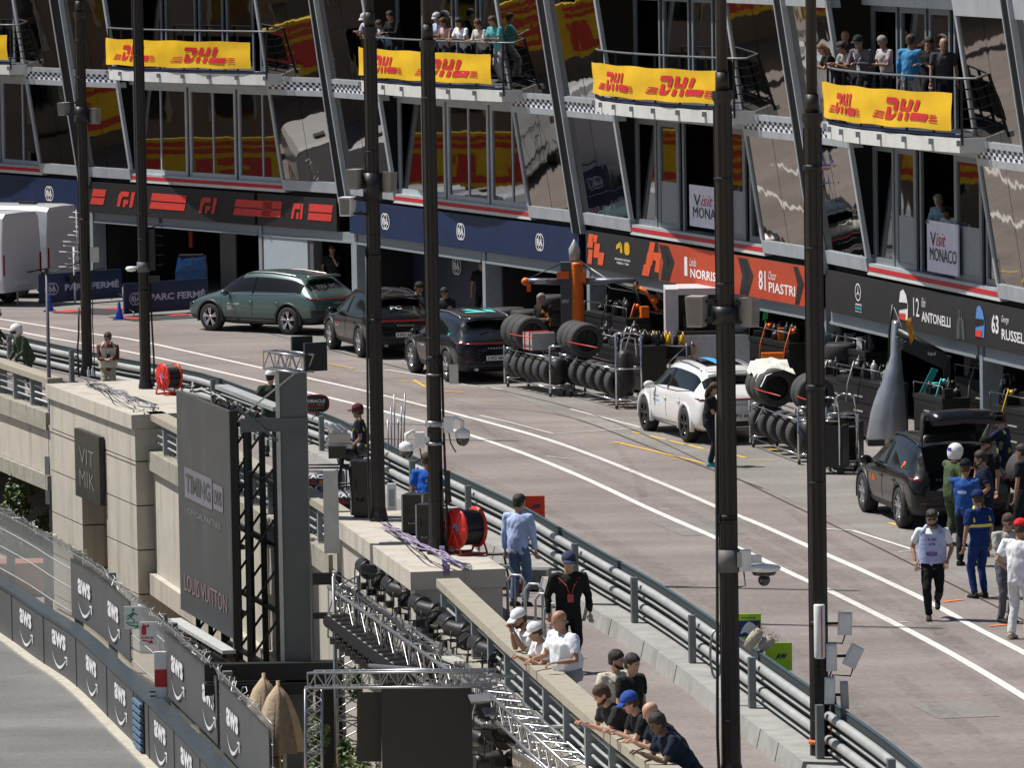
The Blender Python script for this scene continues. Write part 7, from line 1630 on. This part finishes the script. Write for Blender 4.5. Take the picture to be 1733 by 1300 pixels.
root=T('covered_machine','tall object under a shiny blue cover in the wide garage','covered object',gp(325,512),0); b=B(); b.loft([[(-.45,-.4,0),(.45,-.4,0),(.45,.4,0),(-.45,.4,0)],[(-.45,-.4,.9),(.45,-.4,1.0),(.45,.4,1.0),(-.45,.4,.9)],[(-.38,-.3,1.3),(.42,-.35,1.35),(.42,.35,1.35),(-.38,.3,1.3)]],sm=False); b.o('cover',M('blue_tarp',(.015,.06,.17),.25,0,.3,5,1,6,coat=.4),root); b=B(); b.box(-.35,.35,-.3,.3,1.36,1.4); b.o('top_board',DKM,root)
# yagi antennas on stands left of the barriers
for px,py,yt,lb in((127,515,418,'white antenna mast with many short rungs behind the left navy barrier'),(30,515,420,'plain white mast in front of the near van')):
    p=gp(px,py); root=T('antenna_mast',lb,'antenna',p,0); b=B(); zt=zat(p,yt); b.tube((0,0,0),(0,0,zt),.03); b.o('mast',TW,root)
    if px==127:
        b=B(); z=lambda y:zat(p,y)
        for i,(y,x0) in enumerate(((359,0),(367,-7),(375,0),(391,0),(397,-10),(408,-18),(415,-18),(425,-25),(433,0),(436,-8),(445,-15),(450,-26),(453,0),(424,0),(382,5))): b.tube((x0/60,-.02*i,z(y)),(12/60,-.02*i,z(y+2)),.014,n=5)
        b.tube((.1,-.1,z(355)),(.12,-.1,z(455)),.012,n=5); b.o('rungs',TW,root)
    b=B(); b.path([(0,0,.9),(.4,-.05,.95),(.9,-.1,1.05)],.02,5); b.cb((0,-.05,.75),.25,.15,.2); b.o('bracket',DKM,root)
# ---------- walkway items ----------
rs=T('round_sign','oval black and red team sign on a thin pole behind the guard rail','sign',gp(537,775),0); p=rs.location; zc=zat(p,683); b=B(); b.tube((0,0,0),(0,0,zc-.15),.012); b.o('pole',BLK,rs)
def oval(r1,r2,y0,y1,c=0.0):
    pts_=[]
    for i in range(32):
        a=2*PI*i/32; pts_.append((math.copysign(abs(cos(a))**.7,cos(a))*r1,y0,zc+math.copysign(abs(sin(a))**.7,sin(a))*r2))
    return pts_
b=B(); b.ext(oval(.28,.195,-.03,0),(0,.05,0)); b.o('rim',M('sign_red_rim',(.4,.02,.03),.5),rs); b=B(); b.ext(oval(.25,.165,-.045,0),(0,.012,0)); f=b.o('face',BLK,rs); b=B(); tl(b,'ORACLE',-.19,.19,zc+.02,zc+.09,-.05,0,.03); tl(b,'RED BULL',-.19,.0,zc-.05,zc-.0,-.05,1,.03); tl(b,'RACE',.02,.17,zc-.05,zc-.0,-.05,2,.03); tl(b,'RACING',-.17,.17,zc-.11,zc-.08,-.05,3,.0); b.o('lettering',[TW,RED,ORG,M('dim_print',(.3,.3,.3),.6)],f)
def rbox(px,py,label):
    root=T('rolled_banner_stand',label,'stand',gp(px,py),rad(-8)); b=B(); b.path([(-.5,-.0,.22),(.5,0,.22)],.2,14); b.o('roll',M('navy_roll',(.02,.025,.05),.5),root)
    b=B()
    for z in(.05,.5):
        for y in(-.25,.35): b.tube((-.6,y,z),(.6,y,z),.018)
        for x in(-.6,.6): b.tube((x,-.25,z),(x,.35,z),.018)
    for x in(-.6,.6):
        for y in(-.25,.35): b.tube((x,y,0),(x,y,.5),.018)
    b.o('frame',DKM,root); b=B(); f_=lambda u,v:V((u,-.04-.2*cos((v-.22)/.2),v)); tl2=lambda s,x0,x1,z0,z1,m:puttext(b,s,lambda u,v:V((u,-.205*math.sqrt(max(.05,1-((v-.22)/.21)**2))-.008,v)),x0,x1,z0,z1,m,.03)
    tl2('ORACLE',-.4,.3,.28,.36,0); tl2('RED BULL',-.4,.0,.17,.25,1); tl2('RACE',.05,.3,.17,.25,2); b.o('lettering',[TW,RED,ORG],root)
rbox(540,832,'rolled navy team banner stand on the walkway behind the far handrail'); rbox(592,865,'second rolled navy team banner stand beside the generator case')
def stick(px,py,yt,w_,h_,mat,label,txt,tc,tilt=0,extra=None):
    p=gp(px,py); root=T('team_board',label,'sign board',p,tilt); zc=zat(p,yt); b=B(); b.box(-w_/2,w_/2,-.015,.015,zc-h_/2,zc+h_/2); bd=b.o('board',mat,root); b=B(); b.tube((0,.02,0),(0,.02,zc),.02); b.o('pole',GALV,root); b=B()
    if txt: puttext(b,txt,lambda u,v:V((u,-.022,v)),-w_*.12,w_*.32,zc-h_*.08,zc+h_*.12,0,.05,.4)
    if extra: extra(b,zc)
    b.o('lettering',tc,bd)
NV=M('ink_navy',(.01,.03,.15),.5)
stick(905,925,858,.39,.4,M('board_red',(.95,.07,.02),.4),'bright red board with small dark logo beside the light blue shirt','AW',[NV])
stick(1319,1212,1112,.39,.41,M('board_lime',(.42,.72,.02),.45),'lime green board with small dark logo on a pole by the guard rail','AW',[NV])
def bull(b,zc):
    putpoly(b,[(-.17,-.14),(.17,-.14),(.17,.1),(-.17,.1)],lambda u,v:V((u,-.018,zc+v)),1)
    putpoly(b,[(-.13,-.1),(-.1,-.02),(-.05,.05),(0,.09),(.06,.06),(.12,.0),(.14,-.1),(.06,-.07),(0,-.1),(-.06,-.07)],lambda u,v:V((u,-.024,zc+v)),0); puttext(b,'VCARB',lambda u,v:V((u,-.02,zc+v)),-.12,.1,.125,.155,1,.02)
stick(1269,1190,1062,.36,.4,M('board_lime',(.42,.72,.02),.45),'lime and navy board with a white bull shape beside the thick post',None,[TW,NV],extra=bull)
# microphones and coil by thick post
for x,y,r,a,lb in((1275,1082,.075,.9,'grey furry microphone beside the thick post, upper'),(1297,1090,.075,-.9,'pale furry microphone beside the lime board')):
    p=dp(x,y,84.6); b=B(); d=V((cos(a)*.17,0,sin(a)*.17 if a>0 else -sin(a)*.1)); R_=random.Random(x); b.path([p*0-d,p*0-d*.5,p*0,d*.5,d],[.05,.08,.09,.085,.05],10)
    for i in range(260):
        q=d*R_.uniform(-1,1)+V((R_.gauss(0,1),R_.gauss(0,1),R_.gauss(0,1))).normalized()*.085; b.poly([q,q*1.0+V((R_.uniform(-.02,.02),-.01,.025)),q+V((.012,0,0))])
    o=tag(b.o('furry_microphone',fab((.42,.38,.3))),lb,'microphone'); o.location=p
b=B(); p=dp(1285,1160,84.8)
for k in range(4): b.path([V((.05*k+cos(a)*.13,0.02*k,sin(a)*.3-.1)) for a in[2*PI*i/14 for i in range(15)]],.015,5,k%2)
b.tube((0,0,-.6),(.05,0,.7),.025); b.cb((.05,0,.3),.12,.1,.18,.3); o=tag(b.o('cable_coil',[BLK,GALV]),'coiled cables and microphone stand hung on the guard rail by the thick post','cables'); o.location=p
b=B(); p=gp(1210,1200); b.path([V((cos(a)*.08,0,1.0+sin(a)*.35)) for a in[2*PI*i/14 for i in range(15)]],.02,6); o=tag(b.o('wire_loop',ALU),'silver wire loop left of the thick post','wire loop'); o.location=gp(1213,1225)
# barricade hoops near the light blue shirt
for i,(x,y,w_) in enumerate(((935,1072,34),(952,1090,30),(968,1108,28),(905,1056,34),(890,1042,30))):
    p=gp(x-45,y+5); k=1/sc(p); b=B(); b.path([(0,0,0),(0,0,.75),(.08,0,.85),(w_*k-.08,0,.85),(w_*k,0,.75),(w_*k,0,0)],.025,7); o=tag(b.o('metal_hoop',GALV),'galvanised hoop stand in the nested row behind the handrail','stand','nested galvanised hoops'); o.location=p; o.rotation_euler=(0,0,rad(-30))
root=T('hand_cart','black tube frame cart with red parts beside the pier corner','cart',gp(835,1010),rad(-15)); b=B(); k=.0095; b.path([(-.15,0,0),(-.15,0,.6),(-.1,0,.72),(.45,0,.74),(.55,0,.65),(.55,0,0)],.025,6); b.path([(-.1,.4,0),(-.1,.4,.5),(.5,.4,.5),(.5,.4,0)],.025,6); b.tube((.2,0,.7),(.2,.4,.1),.02); b.o('frame',BLK,root); b=B(); b.cb((.1,.2,.2),.3,.25,.2,.3); b.sph((.4,.1,.15),.12,n=10); b.o('red_parts',M('maroon_parts',(.2,.03,.02),.5),root); b=B(); b.path([(-.1,-.1,.1),(.0,-.1,.5),(.3,-.1,.55),(.5,-.1,.3)],.02,6); b.o('silver_tubes',GALV,root)
gearbox(908,1000,0,.45,.4,.38,rad(-10),M('grey_case',(.16,.17,.17),.5,.2),'grey equipment case on the walkway left of the black jacket')
# big pale umbrella-like disc & poles near the middle post
b=B(); p=gp(660,838)
for k in range(6): b.tube((.05*k,0.05*k,0),(-.02+.07*k,.03*k,1.5+.25*(k%3)),.016,n=6)
for k in range(3): b.path([V((.1+cos(a)*.14,.05*k,.2+sin(a)*.14)) for a in[2*PI*i/12 for i in range(13)]],.012,5)
o=tag(b.o('crutch_poles',ALU),'bundle of thin metal poles right of the middle left post','poles'); o.location=p
b=B(); p=gp(622,832); b.path([V((cos(a)*.28,sin(a)*.12,.35+sin(a)*.3)) for a in[2*PI*i/20 for i in range(21)]],.02,6); 
for a in range(6): b.tube((0,0,.35),(cos(a)*.28,sin(a)*.12,.35+sin(a)*.3),.008,n=5)
o=tag(b.o('wheel_hoop',GALV),'spoked metal wheel leaning by the middle left post','wheel'); o.location=p
b=B(); b.cb((0,0,.45),.16,.1,.5); b.cb((0,-.055,.45),.1,.01,.3,0,1); o=tag(b.o('white_case',[WHT,GRYP]),'upright white case right of the middle left lamp post','case'); o.location=gp(664,885,RZ-.25)
# far environment reflected in the glass, left of the frame
root=T('advertising_wall','large yellow trackside hoarding with red bars left of the frame, mirrored in the windows','hoarding',(0,0,0)); a=V((-31,189.5,0)); c=V((-24,196,0)); a,c=V((-29,174.5,0)),V((-23.5,185.5,0))
b=B(); b.hexa([xy(a,2.1),xy(c,2.1),xy(c,2.1)+V((-.2,.2,0)),xy(a,2.1)+V((-.2,.2,0)),xy(a,3.9),xy(c,3.9),xy(c,3.9)+V((-.2,.2,0)),xy(a,3.9)+V((-.2,.2,0))]); b.o('face',M('hoarding_yellow',(.75,.5,.02),.6),root)
b=B(); nn_=V((.88,-.47,0))*.05; f_=lambda u,v:xy(a.lerp(c,u),2.1+1.8*v)+nn_; putpoly(b,[(.05,.72),(.95,.72),(.95,.8),(.05,.8)],f_); putpoly(b,[(.05,.85),(.95,.85),(.95,.92),(.05,.92)],f_); puttext(b,'PIRELLI',f_,.05,.95,.1,.62,0,.04); b.o('lettering',REDV,root)
for i,(x,y,h_,r_) in enumerate(((-40,170,8,3.4),(-30,200,8,3.0))):  # unseen trees, added to give the mirror glass something dark to reflect
    shrub(V((x,y,0)),r_,h_,('dark leafy tree added unseen outside the frame, near end of the mirrored houses','dark leafy tree added unseen outside the frame, far end of the mirrored houses')[i],40+i,'tree',2200,.2,-.6)['group']='added unseen trees left of the frame'
root=T('terrace_house','terracotta house row left of the frame, mirrored in the pit building glass','house',(-37,178,0),rad(62)); b=B(); b.box(-6,18,0,8,0,13); b.o('wall',M('terracotta_render',(.26,.21,.18),.9,0,.15,.8),root)
for i in range(8):
    for j in range(4):
        b=B(); b.box(-5+2.9*i,-3.7+2.9*i,-.05,-.003,1.2+3*j,3.1+3*j); w=b.o('window',GLS,root); b=B(); b.box(-5.15+2.9*i,-5.01+2.9*i,-.1,-.004,1.1+3*j,3.2+3*j); b.box(-3.69+2.9*i,-3.55+2.9*i,-.1,-.004,1.1+3*j,3.2+3*j); b.o('shutter',M('shutter_cream',(.45,.42,.36),.7),w)
b=B(); b.box(-6.3,18.3,-.4,8.3,13,13.3); b.o('roof',ORV,root)
